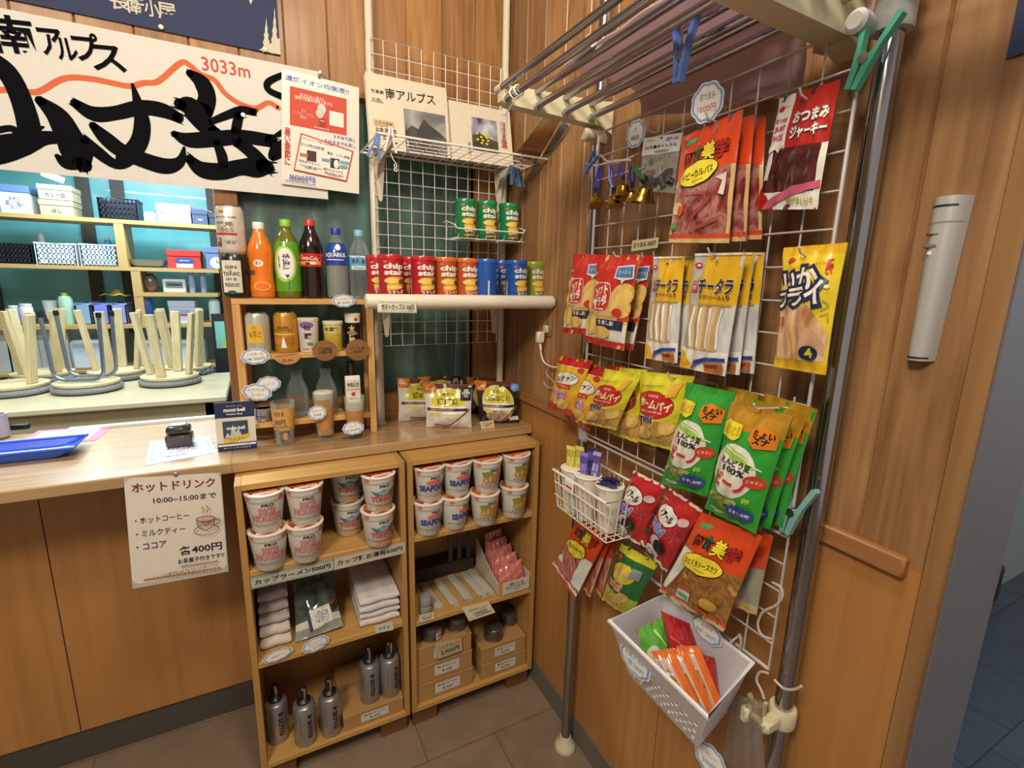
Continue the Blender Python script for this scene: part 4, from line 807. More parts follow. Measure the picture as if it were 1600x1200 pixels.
# cups and cans on the middle board
r0 = .032
can(399, -.08, zm+.0005, .031, Y(399, 488, -.08).z-zm, '#b8b4a4', [('p', [(.25, .25), (.75, .25), (.8, .75), (.2, .75)], K('#e0b22a')), ('e', .5, .27, .24, .06, K('#e0b22a')), ('t', 'レモン\nサワー', .5, .5, .4, .22, K('#7a5a1a'), 0, .03), ('e', .5, .3, .08, .05, K('#c8962a'))], 'silver can with a yellow label at left of the middle rack board', group='drinks on the middle rack board')
can(443, -.08, zm+.0005, .032, Y(443, 487, -.08).z-zm, '#c08a2a', [('t', '信州 黄金\nシャンディガフ', .5, .36, .6, .16, K('#5a3a14'), 0, .03), ('r', .1, .5, .9, .54, K('#e8c04a')), ('e', .3, .72, .18, .1, K('#d0762a')), ('e', .72, .7, .16, .1, K('#b8621e')), ('p', [(.42, .92), (.5, .56), (.6, .92)], WT)], 'golden can with fruit on it, middle rack board', group='drinks on the middle rack board')
def cup_jar(px, ytop, r, c, ops, label, rt=1.08, lid=None, py=551, y=-.085):
    p = Y(px, py, y); z = zm+.0005; h = Y(px, ytop, y).z-z; o = thing('sake_cup', label, 'cup', (p.x, y, z), 'drinks on the middle rack board'); M = Matrix.Translation((p.x, y, z))
    m = MB(); m.lathe([(r*.92, 0), (r, .004), (r*rt, h-.008)], c, 28, M); S = cyl_S((p.x, y, z), lambda v: r*(rt+(1-rt)*v), .004, h-.008, FC, 2.6); draw(m, S, S.asp, ops, base=.0005, lim=.1); m.build('body', o)
    m = MB(); m.lathe([(r*rt*1.03, h-.010), (r*rt*1.05, h-.003), (r*rt*.95, h)], lid or mat('#d8d0bc', .3), 28, M); m.build('lid', o)
cup_jar(484, 496, .0265, mat('#dcd2c0', .3, coat=.4), [('e', .5, .14, .28, .11, K('#7a5aa0')), ('t', '仙', .52, .22, .26, .18, INK, 0, .03), ('t', '醸', .56, .5, .28, .2, INK, 0, .03), ('e', .3, .45, .09, .2, K('#c8b8d0')), ('e', .62, .76, .12, .05, K('#5a8a3a')), ('e', .74, .93, .08, .045, RED), ('r', 0.320, 0.930, 0.560, 0.950, INK, 0, .03)], 'white cup with purple and black brush print on the middle rack board')
cup_jar(522, 501, .026, mat('#cfb44a', .3, coat=.4), [('r', .1, .08, .9, .34, K('#dcc87a')), ('t', '信濃鶴', .5, .2, .64, .17, K('#4a4a2a'), 0, .03)]+[('l', [(.1, .45+.1*i), (.4, .5+.1*i), (.7, .43+.1*i), (.9, .48+.1*i)], .015, K('#b8922a')) for i in range(5)], 'yellow cup with dark characters on the middle rack board')
cup_jar(553, 489, .0225, mat('#15130f', .25, coat=.4), [('r', 0, 0, 1, .2, K('#dcd2bc')), ('e', .72, .1, .1, .05, RED), ('t', '大\n吟\n醸', .5, .56, .3, .56, K('#d8c08a'), 0, .03), ('p', [(.18, .5), (.5, .42), (.82, .52), (.5, .6)], K('#8a7a5a'))], 'black cup with gold characters at the right of the middle rack board', 1.0, mat('#d8ccb0', .4))
SLICE = wood('sliced_branch_wood', 'b07a44', 'd09c62', 'x', 1.4); SLICED = wood('sliced_branch_wood_dark', '7a4f2a', '96683a', 'x', 1.4)
for px, py, rx, ry, mm, tx, lb, half in ((449, 557, 20, 14, SLICE, '缶 400', 'pale half round wood slice tag below the golden can', 1), (508, 548, 19, 17, SLICED, '酒', 'dark round wood slice tag in front of the white and yellow cups', 0), (559, 547, 18, 17, SLICED, 'にごり酒\n400円', 'dark round wood slice tag with writing in front of the black cup', 0)):
    p = Y(px, py, -.136); k = Y(px+rx, py, -.136).x-p.x; kz = k*ry/rx; m = MB()
    pl = [(k*cos(t), kz*sin(t)*(1 if not half or sin(t) < 0 else .35)) for t in [2*pi*i/28 for i in range(28)]]
    m.prism(pl, p, (1, 0, 0), (0, 0, 1), (0, .006, 0), mm); S = rect_S(p, (1, 0, 0), (0, 0, 1), 2*k, 2*kz)
    if half: draw(m, S, S.asp, [('l', [(.1, .48), (.9, .36)], .03, K('#6a4424')), ('t', tx, .5, .72, .4, .2, K('#6a4424'))], lim=9)
    else: draw(m, S, S.asp, [('t', tx, .5, .5, .6, .3, K('#3a2414'))], lim=9)
    m.build('wood_tag', label=lb, cat='price tag', flat=True)
# glass bottles on the low board, dark bottle and little carton
GB = glass('bottle_glass', '#dfe8e2', .08)
for px, yt, lb in ((467, 578, 'clear glass milk bottle at left of the low rack board'), (512, 576, 'clear glass milk bottle behind the tall foamy beer glass')):
    p = Y(px, 650, -.075); h = Y(px, yt, -.075).z-zl; o = thing('glass_bottle', lb, 'bottle', (p.x, -.075, zl)); M = Matrix.Translation((p.x, -.075, zl+.0005)); r = .032
    m = MB(); m.lathe([(r*.8, 0), (r, .006), (r, h*.5), (r*.9, h*.62), (r*.5, h*.84), (r*.45, h*.9), (r*.52, h*.93), (r*.52, h), (r*.42, h)], GB, 28, M); m.build('body', o)
    S = cyl_S((p.x, -.075, zl), r, h*.2, h*.5, FC, 2.0); m = MB(); draw(m, S, S.asp, [('t', 'GREEN BEER' if px > 500 else 'FRESH MILK', .5, .2, .7, .18, K('#b83a3a')), ('t', 'GLASS\n牛乳', .5, .6, .5, .4, K('#5a6a5a'))], lim=.1); m.build('printed_label', o)
p = Y(552, 610, -.1); m = MB(); M = Matrix.Translation((p.x, -.07, zl+.0005)); hb = Y(552, 566, -.07).z-zl; o = thing('dark_bottle', 'dark brown bottle at the right of the low rack board, behind the little carton', 'bottle', (p.x, -.07, zl))
m.lathe([(.026, 0), (.029, .006), (.029, hb*.5), (.013, hb*.72), (.012, hb*.95)], mat('#1c1410', .1, coat=.7), 24, M); m.build('body', o); m = MB(); m.lathe([(.0135, hb*.95), (.0135, hb)], mat('#2a1a14', .4), 16, M); m.build('cap', o)
a, b = Y(539, 588, -.12), Y(562, 588, -.12); o = thing('drink_carton', 'small white carton with a red dot standing behind the right beer glass', 'carton', ((a.x+b.x)/2, -.11, zl)); m = MB(); CR_ = mat('#e4ddcf', .4)
m.box((a.x, -.125, zl+.0005), (b.x, -.105, a.z-.012), CR_, bev=.001); S = flat_S((a.x, -.1255, a.z-.012), (b.x, -.1255, a.z-.012), (b.x, -.1255, zl), (a.x, -.1255, zl)); draw(m, S, S.asp, [('t', 'みなぎる\nブラウン', .5, .14, .8, .14, K('#4a2a1a'), 0, .03), ('l', [(.05, .27), (.95, .27)], .01, INK), ('e', .5, .4, .14, .055, RED), ('t', '生 ビール', .5, .52, .5, .05, INK)], lim=9, base=.0006); m.build('body', o, flat=True)
m = MB(); m.prism([(0, 0), (.02, 0), (.01, .012)], (a.x, -.125, a.z-.012), (0, 1, 0), (0, 0, 1), (b.x-a.x, 0, 0), CR_); m.build('gable_top', o, flat=True)
can(412, -.10, zl+.0005, .024, .04, mat('#a9a9ae', .25, metal=.8), [('r', 0.300, 0.450, 0.700, 0.550, INK)], 'small silver tin on the low rack board behind the shop card', name='small_tin', cat='tin', neck=.95, pyref=648)
# foamy beer samples and the cookie cup
BEER = mat('#e39844', .2, coat=.3); FOAM = mat('#ddd2c0', .8, bump=.6, bscale=120); TUM = glass('tumbler_glass', '#f4f6f4', .04)
def beer(px, pyb, pyt, r, rt, fill, lb):
    b = Z(px, pyb, CT); h = Y(px, pyt, b.y).z-CT; o = thing('beer_glass', lb, 'glass', (b.x, b.y, CT)); M = Matrix.Translation((b.x, b.y, CT+.0005))
    m = MB(); m.lathe([(r*.9, 0), (r, .003), (rt, h), (rt*.95, h), (r*.9, .012)], TUM, 28, M); m.build('tumbler', o)
    f = lambda k: r+(rt-r)*k
    m = MB(); m.lathe([(r*.86, .013), (f(.3)*.93, h*.3), (f(fill)*.93, h*fill)], BEER, 28, M); m.build('beer', o)
    m = MB(); m.lathe([(f(fill)*.93, h*fill+.0003), (f(fill+.1)*.93, h*(fill+.11)), (f(1)*.8, h*(fill+.15)), (f(1)*.3, h*(fill+.165))], FOAM, 28, M); m.build('foam', o); return b, h
b1, h1 = beer(509, 684, 612, .024, .032, .86, 'tall beer glass with foam on the counter in front of the rack')
b2, h2 = beer(556, 682, 619, .024, .031, .68, 'half hidden beer glass with foam behind the lowest cloud card')
b = Z(446, 693, CT); h = Y(446, 627, b.y).z-CT; o = thing('snack_cup', 'clear cup of biscuits with a tan paper price band', 'cup', (b.x, b.y, CT)); M = Matrix.Translation((b.x, b.y, CT+.0005))
m = MB(); m.lathe([(.024, 0), (.025, .003), (.033, h), (.0325, h), (.0235, .006)], TUM, 28, M); m.build('cup', o)
m = MB(); SS = cyl_S(b, lambda v: .0326-.005*v, h*.36, h*.88, FC, 2*pi); m.grid(SS, 32, 4, mat('#cf9f58', .7)); S = cyl_S(b, lambda v: .0326-.005*v, h*.36, h*.88, -pi/2-.4, 2.0); draw(m, S, S.asp, [('t', 'おかま', .5, .22, .42, .22, INK), ('t', '100円', .5, .6, .5, .26, INK), ('l', [(.1, .8), (.85, .8)], .02, INK)], lim=.1); m.build('price_band', o)
random.seed(4)
for i in range(9):
    a = i*2.4; rr = .012*(i % 3)/2+.006; z = .012+.0075*i; p = b+V((rr*cos(a), rr*sin(a), z)); m = MB(); Mx = frame_m(p, (1, 0, 0), (0, .8, .6), (0, -.6, .8)) if i % 2 else frame_m(p, (.7, .7, 0), (-.7, .7, 0), (0, 0, 1)); m.lathe([(.003, -.012), (.0075, -.008), (.0085, 0), (.0075, .008), (.003, .012)], mat(('#d2a064', '#c8844a', '#e0b482')[i % 3], .6), 14, Mx); m.build('biscuit', o)
# cloud cards at the rack
EX = V((.985, -.17, 0)); 
def cl(px, py, w, h, y, lines, lb, ex=(1, 0, 0), ey=(0, 0, 1), **kw): return cloud(Y(px, py, y), ex, ey, w, h, lines, lb, **kw)
cl(537, 470, .066, .038, -.134, ['ペットボトル', '¥ 200'], 'cloud price card on the rack top in front of the sports drink', tilt=.2)
cl(399, 557, .074, .046, -.134, ['ハイボール', '1本 500円'], 'cloud price card at the left end of the middle rack board')
cl(420, 600, .064, .045, -.132, ['ジュース'], 'rear cloud price card of the overlapping pair on the rack', tilt=.1)
cl(402, 613, .076, .05, -.138, ['みつや サイダー', 'コーヒー'], 'front cloud price card of the overlapping pair on the rack', ex=(1, 0, -.13), cols={0: '#6a4a4a'})
cl(496, 645, .05, .044, b1.y-.036, ['生 ビール', '￥600'], 'cloud price card on the tall beer glass', ey=(0, .12, 1))
cl(552, 669, .064, .042, b2.y-.036, ['ハーフ', '¥ 500円'], 'cloud price card in front of the half hidden beer glass', ey=(0, .12, 1))
# shop card
bl, br = Z(341, 706, CT), Z(402, 700, CT); hh = Y(337, 630, bl.y).z-CT; tl, tr_ = bl+V((-.0, .003, hh)), br+V((-.0, .003, hh)); S = flat_S(tl, tr_, br, bl)
m = MB(); NV = K('#1c2a4e'); card(m, S, mat('#d8d0c0', .4), [('r', 0, 0, 1, .32, NV), ('t', 'Member card', .5, .08, .4, .035, K('#8a96b0')), ('t', 'mont·bell', .5, .16, .54, .075, WT, 0, .035), ('t', 'Premier Shop', .5, .25, .4, .045, WT, 0, .02), ('r', .17, .39, .81, .74, K('#33425a')), ('p', [(.2, .73), (.28, .62), (.34, .7), (.42, .46), (.5, .62), (.56, .55), (.66, .73)], K('#b8bcb8')), ('t', 'mont-bell', .5, .53, .46, .07, WT, 0, .03), ('p', [(.17, .76), (.83, .66), (.83, .74), (.17, .86)], K('#d8b030')), ('t', '使えます', .5, .76, .4, .035, K('#5a4a14'), -6), ('r', 0, .84, 1, 1, NV), ('r', .02, .86, .98, .90, WT), ('t', 'モンベルメンバーズカードの提示で', .5, .88, .8, .02, NV), ('t', 'ポイントがつきます', .5, .94, .7, .025, WT)], .0015, lim=9); m.build('card_front', o2 := thing('shop_card', 'navy and cream shop card standing on the counter left of the rack', 'card', (bl+br)/2), flat=True)
m = MB(); m.box((bl.x+.002, bl.y+.004, CT), (br.x-.002, bl.y+.05, CT+.002), glass('acrylic', '#e8eef0', .25)); m.prism([(0, 0), (.045, 0), (.012, hh*.6)], (bl.x+.03, bl.y+.004, CT+.002), (0, 1, 0), (0, 0, 1), (.004, 0, 0), mat('#d8d0c0', .4)); m.build('stand', o2, flat=True)
# stamp block on its notice, pink framed sheet, blue tray
zz = CT+.0006; S = flat_S(Z(234, 690, zz), Z(327, 682, zz), Z(337, 707, zz), Z(227, 727, zz)); m = MB(); LB = K('#8fb4dc')
card(m, S, K('#d8e2ea'), [('l', [(.06, .1), (.94, .1), (.94, .86), (.06, .9), (.06, .1)], .03, LB), ('l', [(.09, .16), (.91, .16), (.91, .8), (.09, .84), (.09, .16)], .012, LB), ('t', 'スタンプ ご自由に', .5, .48, .6, .1, K('#5a6aa8')), ('t', 'Please take a stamp\nhere', .52, .66, .66, .16, K('#a05a8a')), ('t', '登山記念', .42, .8, .3, .07, K('#5a6aa8'))], .0006)
m.build('notice_paper', label='pale paper notice with a blue border lying under the black block', cat='notice', flat=True)
bl, br = Z(259, 702, zz), Z(302, 696, zz); hh = Y(259, 667, bl.y).z-zz; o = thing('stamp_block', 'brown black block stamp on the paper notice, pale top', 'stamp', (bl+br)/2+V((0, .02, 0))); d = .05; W = br.x-bl.x
m = MB(); m.box((bl.x, bl.y, zz+.0008), (br.x, bl.y+d, zz+hh*.55), mat('#3a2c20', .35, coat=.4), bev=.004); m.build('base', o); m = MB(); m.box((bl.x+.003, bl.y+.004, zz+hh*.55), (br.x-.003, bl.y+d-.004, zz+hh*.92), mat('#2a221c', .3, coat=.4), bev=.006); m.build('handle', o); m = MB(); m.box((bl.x+.012, bl.y+.012, zz+hh*.92), (br.x-.012, bl.y+d-.012, zz+hh), mat('#b8c4d0', .25, metal=.4), bev=.003); m.build('top_plate', o)
zp = CT+.0005; S = flat_S(Z(60, 673, zp), Z(178, 664, zp), Z(150, 688, zp), Z(20, 697, zp)); m = MB(); PK = K('#d0687a'); card(m, S, PK, [('r', .1, .16, .86, .84, K('#dfe6ea')), ('t', 'お会計は\n食券でお願いします', .5, .4, .5, .3, K('#6a7a8a'))], .0005); m.build('framed_sheet', label='white sheet with a pink border lying behind the blue tray', cat='notice', flat=True)
BT = mat('#2f5fd0', .35, coat=.2); o = thing('tray', 'blue plastic tray lying on the worktop at left', 'tray', (-1.5, -.02, CT)); ft, bt = Z(117, 699, CT+.028), Z(137, 679, CT+.028); fb = Z(102, 715, CT); x0 = -1.72; y0, y1 = min(ft.y, fb.y), bt.y; x1 = (ft.x+bt.x)/2
m = MB(); 
def trayp(u, v): 
    e = max(abs(2*u-1), abs(2*v-1)); k = min(1, max(0, (e-.78)/.22)); return V((x0+(x1-x0)*u, y0+(y1-y0)*v, CT+.002+.026*k**1.2))
m.grid(trayp, 30, 30, BT); m.grid(lambda u, v: trayp(1-u, v)-V((0, 0, .002)), 30, 30, BT); m.build('pan', o, ang=70)
m = MB(); e = .004; m.tube([(x0, y0, CT+.028), (x1, y0, CT+.028), (x1, y1, CT+.028), (x0, y1, CT+.028)], e, BT, 8, closed=True); m.build('rim', o)
p = Z(30, 672, CT); m = MB(); m.box((p.x-.02, p.y, CT+.0005), (p.x+.022, p.y+.02, CT+.016), BLACK, bev=.002); m.build('clip', label='small black clip at the back of the worktop behind the blue tray', cat='clip')
p = Z(-2, 684, CT); o = thing('pen_pot', 'grey pot at the far left edge of the worktop, cut by the frame', 'pot', p); m = MB(); m.lathe([(.022, 0), (.026, .004), (.026, .07), (.023, .07), (.022, .006)], mat('#a8a4b4', .4), 24, Matrix.Translation(p+V((0, 0, .0005)))); m.build('pot', o)
# hot drink sign hanging from the counter edge
S = flat_S(Y(193, 748, -.249), Y(345, 738, -.249), Y(357, 893, -.249), Y(207, 920, -.249)); BR_ = K('#7a3c22'); m = MB()
def rc(a, b, c, d, r):
    P_ = []
    for cx, cy, t0 in ((c-r, b+r*S.asp, -90), (c-r, d-r*S.asp, 0), (a+r, d-r*S.asp, 90), (a+r, b+r*S.asp, 180)): P_ += [(cx+r*cos(RAD(t0+i*18)), cy+r*S.asp*sin(RAD(t0+i*18))) for i in range(6)]
    return P_
card(m, S, mat('#b9b4ac', .25, coat=.5), [('p', rc(.004, .0, .99, .965, .09), K('#dcd2c2')), ('t', 'ホットドリンク', .5, .09, .86, .085, BR_, 0, .03), ('t', '10:00~15:00まで', .60, .215, .66, .055, INK, 0, .02), ('t', '・ホットコーヒー', .35, .385, .55, .062, INK, 0, .01), ('t', '・ミルクティー', .325, .505, .5, .062, INK, 0, .01), ('t', '・ココア', .22, .625, .3, .062, INK, 0, .01), ('t', '各400円', .72, .715, .46, .085, INK, 0, .02), ('t', 'お茶菓子付きです♡', .72, .815, .5, .05, INK, 0, .01)]
     +[('l', [(.12+.04*i, .945), (.14+.04*i, .925), (.16+.04*i, .945)], .012, K('#b07a5a')) for i in range(20)]+[('l', [(.5+.04*i, .865), (.52+.04*i, .85), (.54+.04*i, .865)], .01, K('#b07a5a')) for i in range(10)]+[('t', 'ご注文はカウンターへ', .6, .9, .6, .02, INK)]
     +[('l', [(.68+.13*cos(t)+.12, .53+.05*sin(t)) for t in [pi*i/12 for i in range(25)]], .006, BR_), ('l', [(.70, .42), (.72, .5), (.80, .535), (.88, .5), (.90, .42)], .007, BR_), ('e', .80, .42, .10, .025, K('#c9a98a')), ('l', [(.80+.10*cos(2*pi*i/20), .42+.025*sin(2*pi*i/20)) for i in range(21)], .006, BR_), ('l', [(.90, .43), (.95, .44), (.94, .48), (.88, .49)], .007, BR_), ('l', [(.77, .36), (.79, .33), (.77, .30)], .006, BR_), ('l', [(.82, .36), (.84, .33), (.82, .29)], .006, BR_), ('l', [(.765, .465), (.80, .49), (.835, .465)], .006, BR_), ('e', .77, .45, .008, .008, BR_), ('e', .83, .45, .008, .008, BR_)], .0008, lim=9)
o = m.build('drink_sign', label='laminated hot drink sign hanging from the front edge of the counter', cat='sign', flat=True)
pin(275, 741, -.2455, '#8a9098', 'grey pin holding the hot drink sign to the counter edge', .5, .006)
# rice pouches
PW = mat('#d9d4c9', .3, coat=.3); BRN = mat('#6a3a24', .3, coat=.3); DKP = mat('#2a1e1c', .3, coat=.3); RICE = mottled('rice_photo', ('a8988a', 'd8ccbe', 'e8e0d4'), 160, .5); FERN = mottled('mountain_vegetable_photo', ('4a3426', '9a7a5e', 'c8b49a', '6a4a34'), 90, .5)
def pouch(TL, TR, BR, BL, main, ops, label, seed, T=.05):
    bl, br = Z(*BL, CT+.001), Z(*BR, CT+.001)
    if bl.y > -.045: bl = Y(*BL, -.036); br = Y(*BR, -.036); bl.z = br.z = CT+.001
    tl, tr_ = Y(*TL, bl.y+.012), Y(*TR, br.y+.012)
    return bag('rice_pouch', (tl, tr_, br, bl), T, bands((.12, BRN), (2, main)), ops, label, 'food pouch', None, back=main, seed=seed, top=.12, bot=.01, ye=.7, belly=.6)
def rops(title, main2, photo, dark=0):
    return [('r', 0, .0, .26, .22, P('#d07a22')), ('t', 'Onisi', .13, .12, .16, .04, WT), ('e', .5, .5, .40, .42, P('#e0d896')), ('e', .5, .38, .36, .25, P('#d8c83a')), ('t', '尾西の', .5, .24, .26, .08, K('#6a5a2a'), 0, .02), ('t', title, .5, .38, .22*len(title) if len(title) < 3 else .6, .14, K('#6a5a1a'), 0, .03),
            ('r', .1, .50, .9, .66, WT), ('r', .04, .535, .92, .60, P('#5a2e22')), ('r', .66, .535, .92, .60, P('#2a2a5a')), ('t', 'お湯または水を注ぐだけ', .36, .567, .5, .03, WT), ('r', .1, .62, .36, .68, P('#e0d060')), ('e', .46, .80, .30, .14, photo), ('l', [(.2, .92), (.5, .95), (.72, .78), (.96, .56)], .03, P('#8a4a30'))]
pouch((620, 590), (694, 596), (704, 667), (622, 656), PW, rops('白飯', 0, RICE), 'white rice pouch at the left, overlapped by the front one', 1)
pouch((652, 589), (723, 587), (722, 640), (655, 640), PW, rops('白飯', 0, RICE)+[('r', .72, 0, .95, .26, INK), ('t', '国産\n米使用', .83, .12, .16, .14, WT)], 'white rice pouch standing behind the front pouches, black badge at its top', 2, .02)
pouch((660, 599), (739, 601), (737, 668), (666, 667), PW, rops('白飯', 0, RICE)+[('r', .76, .06, .99, .36, INK), ('t', '国産\n5年保存\n100g', .875, .2, .17, .2, WT)], 'white rice pouch in front of the others with a black badge', 3)
pouch((728, 589), (790, 591), (790, 640), (730, 640), DKP, [('r', 0, 0, .3, .2, P('#c07a2a')), ('e', .5, .5, .38, .4, P('#b8a85a'))], 'dark rice pouch mostly hidden behind the mountain vegetable pouch', 4, .03)
pouch((741, 594), (809, 598), (811, 660), (750, 661), DKP, rops('山菜おこわ', 0, FERN)+[('e', .93, .12, .1, .1, P('#5a9ad0')), ('t', 'キャンペーン\n70', .93, .12, .13, .08, WT), ('r', .74, .82, .98, .92, WT)], 'dark mountain vegetable rice pouch near the corner', 5)
S = flat_S(Y(750, 659, -.205), Y(771, 656.5, -.205), Y(773, 667, -.205), Y(752, 670, -.205)); a = Z(752, 670, CT); 
S = flat_S(Y(750, 659, a.y), Y(771, 656.5, a.y), Y(773, 667.5, a.y), Y(752, 670, a.y)); tagcard('price_tag', S, K('#dcc898'), [('t', 'アルファ米\n500円', .5, .5, .7, .6, INK)], 'small cream price tag at the foot of the mountain vegetable pouch')

# ================================================================ two open cabinets under the counter
CABW = wood('cabinet_veneer', 'b58848', 'c59a5a', 'x', .5, None, .45, False, .1); CABI = wood('cabinet_inside', 'a87c42', 'b78b50', 'z', .5, None, .5, False, .05)
CY = -.33; CD = .285; t = .016
def cabinet(x0, x1, zs, label):
    o = thing('cabinet', label, 'cabinet', ((x0+x1)/2, CY+CD/2, 0)); zb, zt_ = .068, .9305
    m = MB(); m.box((x0, CY, zb), (x0+t, CY+CD, zt_), CABI, bev=.001); m.build('side_panel', o, flat=True); m = MB(); m.box((x1-t, CY, zb), (x1, CY+CD, zt_), CABI, bev=.001); m.build('side_panel', o, flat=True)
    m = MB(); m.box((x0+t, CY, zt_-t), (x1-t, CY+CD, zt_), CABW, bev=.001); m.build('top_board', o, flat=True); m = MB(); m.box((x0+t, CY, zb), (x1-t, CY+CD, zb+t), CABW, bev=.001); m.build('bottom_board', o, flat=True)
    for z in zs: m = MB(); m.box((x0+t, CY+.002, z-t), (x1-t, CY+CD, z), CABW, bev=.001); m.build('shelf', o, flat=True)
    m = MB(); m.box((x0+t, CY+CD-.004, zb+t), (x1-t, CY+CD, zt_-t), CABI); m.build('back_panel', o, flat=True)
    for a, b in ((x0+.005, x0+.09), (x1-.09, x1-.005)): m = MB(); m.box((a, CY+.02, 0), (b, CY+.16, zb), wood('foot_block', '6a4426', '7a5230', 'x', 1), bev=.002); m.build('foot', o, flat=True)
    return o
zL1 = (Y(386, 897, CY).z+Y(628, 841, CY).z)/2; zL2 = (Y(406, 1040, CY).z+Y(634, 969, CY).z)/2
zR1 = (Y(650, 840, CY).z+Y(836, 800, CY).z)/2; zR2 = (Y(655, 968, CY).z+Y(832, 923, CY).z)/2; zB = .068+t
cabinet(-.8985, -.470, (zL1, zL2), 'left open wooden cabinet under the counter with cup noodles and gas cans'); cabinet(-.4625, -.022, (zR1, zR2), 'right open wooden cabinet under the counter, next to the side wall')
# cup noodles
CUPW = mat('#ddd6cc', .4, coat=.15)
def cup(word, c, extra, lidc):
    o = thing('noodle_cup', '', 'noodle cup', (0, 0, 0)); h = .106; rb, rt = .035, .0475
    m = MB(); m.lathe([(rb*.95, 0), (rb, .002), (rb+(rt-rb)*.97, h-.004)], CUPW, 36)
    S = cyl_S((0, 0, 0), lambda v: rt+(rb-rt)*v, 0, h, -pi/2, 2.9); G = K('#8a8a78')
    ops = [('r', 0, .05, 1, .16, K('#cfc6ba')), ('r', 0, .165, 1, .20, K('#a9a890')), ('e', .80, .13, .07, .07, K('#cf5a4a')), ('e', .14, .09, .06, .05, K('#d86a5a')), ('t', 'PRO', .52, .25, .22, .075, INK, 0, .03)]+extra+[('l', [(0, .76), (.5, .765), (1, .76)], .02, G), ('t', 'High Protein & Low Carb', .5, .81, .5, .035, K('#6a4a44')), ('r', 0, .93, 1, .95, K('#b8b0a4'))]
    draw(m, S, S.asp, ops, base=.0005, lim=.08); m.build('cup', o)
    m = MB(); m.lathe([(rt, h-.005), (rt*1.035, h-.003), (rt*1.035, h), (rt*.98, h+.0008)], mat('#e6ddd0', .35), 36); m.lathe([(rt*.86, h+.0009), (rt*.84, h+.0014)], lidc, 30)
    S = flat_S((-rt, rt, h+.0016), (rt, rt, h+.0016), (rt, -rt, h+.0016), (-rt, -rt, h+.0016)); draw(m, S, 1, [('r', .2, .72, .8, .86, K('#e6ddd0')), ('t', 'CUP NOODLE', .5, .79, .5, .07, RED)], lim=9, base=.0002); m.build('lid', o); return o
LIDR = mottled('lid_red_print', ('6a2a1a', 'b8502a', 'd8a04a'), 40, .35); LIDO = mottled('lid_orange_print', ('a8481a', 'd87a2a', '7a2a14'), 40, .35); PKR = K('#c85a5e')
kinds = {'n': ('NICE', '', [('o', 'RICE\nNOODLE', .5, .50, .62, .36, K('#d8928c'), K('#a8383e'), 0, .06)], LIDR),
         't': ('', '', [('p', [(.2, .36), (.36, .42), (.5, .34), (.62, .42), (.84, .33), (.72, .50), (.32, .52)], K('#3a7078')), ('e', .5, .44, .12, .06, K('#8aa0a0')), ('o', 'TOMATO', .52, .61, .62, .15, K('#d0584c'), K('#98221e'), 0, .06), ('r', .3, .83, .76, .92, K('#d0914a'))], LIDR),
         's': ('', '', [('e', .5, .38, .2, .07, K('#d8685a')), ('o', 'SEAFOOD', .5, .55, .74, .17, K('#2a4aa0'), K('#1e2f78'), 0, .05), ('t', 'Low carb noodle', .5, .68, .5, .03, K('#8a5a3a'))], LIDR),
         'c': ('', '', [('p', [(.2, .3), (.46, .25), (.5, .4), (.24, .44)], K('#8a8a2a')), ('e', .68, .42, .2, .1, K('#cf7a4a')), ('o', 'CURRY', .52, .55, .58, .20, K('#d8962a'), K('#7a4a1a'), 0, .06), ('t', 'Low carb', .5, .70, .6, .05, K('#4a4a30'))], LIDO)}
first = {}
def ncup(k, px, py, z, ds, lb, group, rz=0, up=0, base=None):
    p = base or Z(px, py, z); x, y = p.x+ds[0], p.y+(.034 if base is None else 0)+ds[1]; zz = z+.0006+up*.1082
    x = min(max(x, (-.8825 if z == zL1 else -.4465)+.0505), (-.486 if z == zL1 else -.038)-.0505)
    if k in first: put(first[k], x, y, zz, rz, lb, group=group)
    else: first[k] = put(cup(kinds[k][0], 0, kinds[k][2], kinds[k][3]), x, y, zz, rz, lb, True, group)
    return V((x, y, 0))
gl, gr_ = 'noodle cups on the top shelf of the left cabinet', 'noodle cups on the top shelf of the right cabinet'
for k, px, py, dx, zsh, g, rz, la, lb in (('n', 416, 894, -.004, zL1, gl, .05, 'bottom pink lettered noodle cup, leftmost stack of left cabinet', 'top pink lettered noodle cup, leftmost stack of left cabinet'), ('n', 481, 880, .005, zL1, gl, .1, 'bottom pink lettered noodle cup in the second stack of left cabinet', 'top pink lettered noodle cup in the second stack of left cabinet'),
        ('t', 548, 838, .0, zL1, gl, .1, 'bottom tomato noodle cup of the stack at the back', 'top tomato noodle cup of the stack at the back'), ('t', 596, 855, .004, zL1, gl, .15, 'bottom tomato noodle cup of the right front stack in the left cabinet', 'top tomato noodle cup of the right front stack in the left cabinet'),
        ('s', 670, 838.5, .004, zR1, gr_, .25, 'bottom blue lettered seafood noodle cup in the leftmost stack, right cabinet', 'top blue lettered seafood noodle cup in the leftmost stack, right cabinet'), ('s', 716, 828, .008, zR1, gr_, .55, 'bottom blue lettered seafood noodle cup in the second stack, lettering turned right', 'top blue lettered seafood noodle cup in the second stack, right cabinet'),
        ('c', 763.5, 822, .006, zR1, gr_, .1, 'bottom orange lettered curry noodle cup left of the last stack', 'top orange lettered curry noodle cup left of the last stack'), ('c', 809, 810, .004, zR1, gr_, .3, 'bottom orange lettered curry noodle cup in the stack nearest the wall', 'top orange lettered curry noodle cup in the stack nearest the wall')):
    b = ncup(k, px, py, zsh, (0, 0), la, g, rz); ncup(k, 0, 0, zsh, (dx, 0), lb, g, rz+(.0 if k != 's' else -.35 if px > 700 else -.15), 1, b)
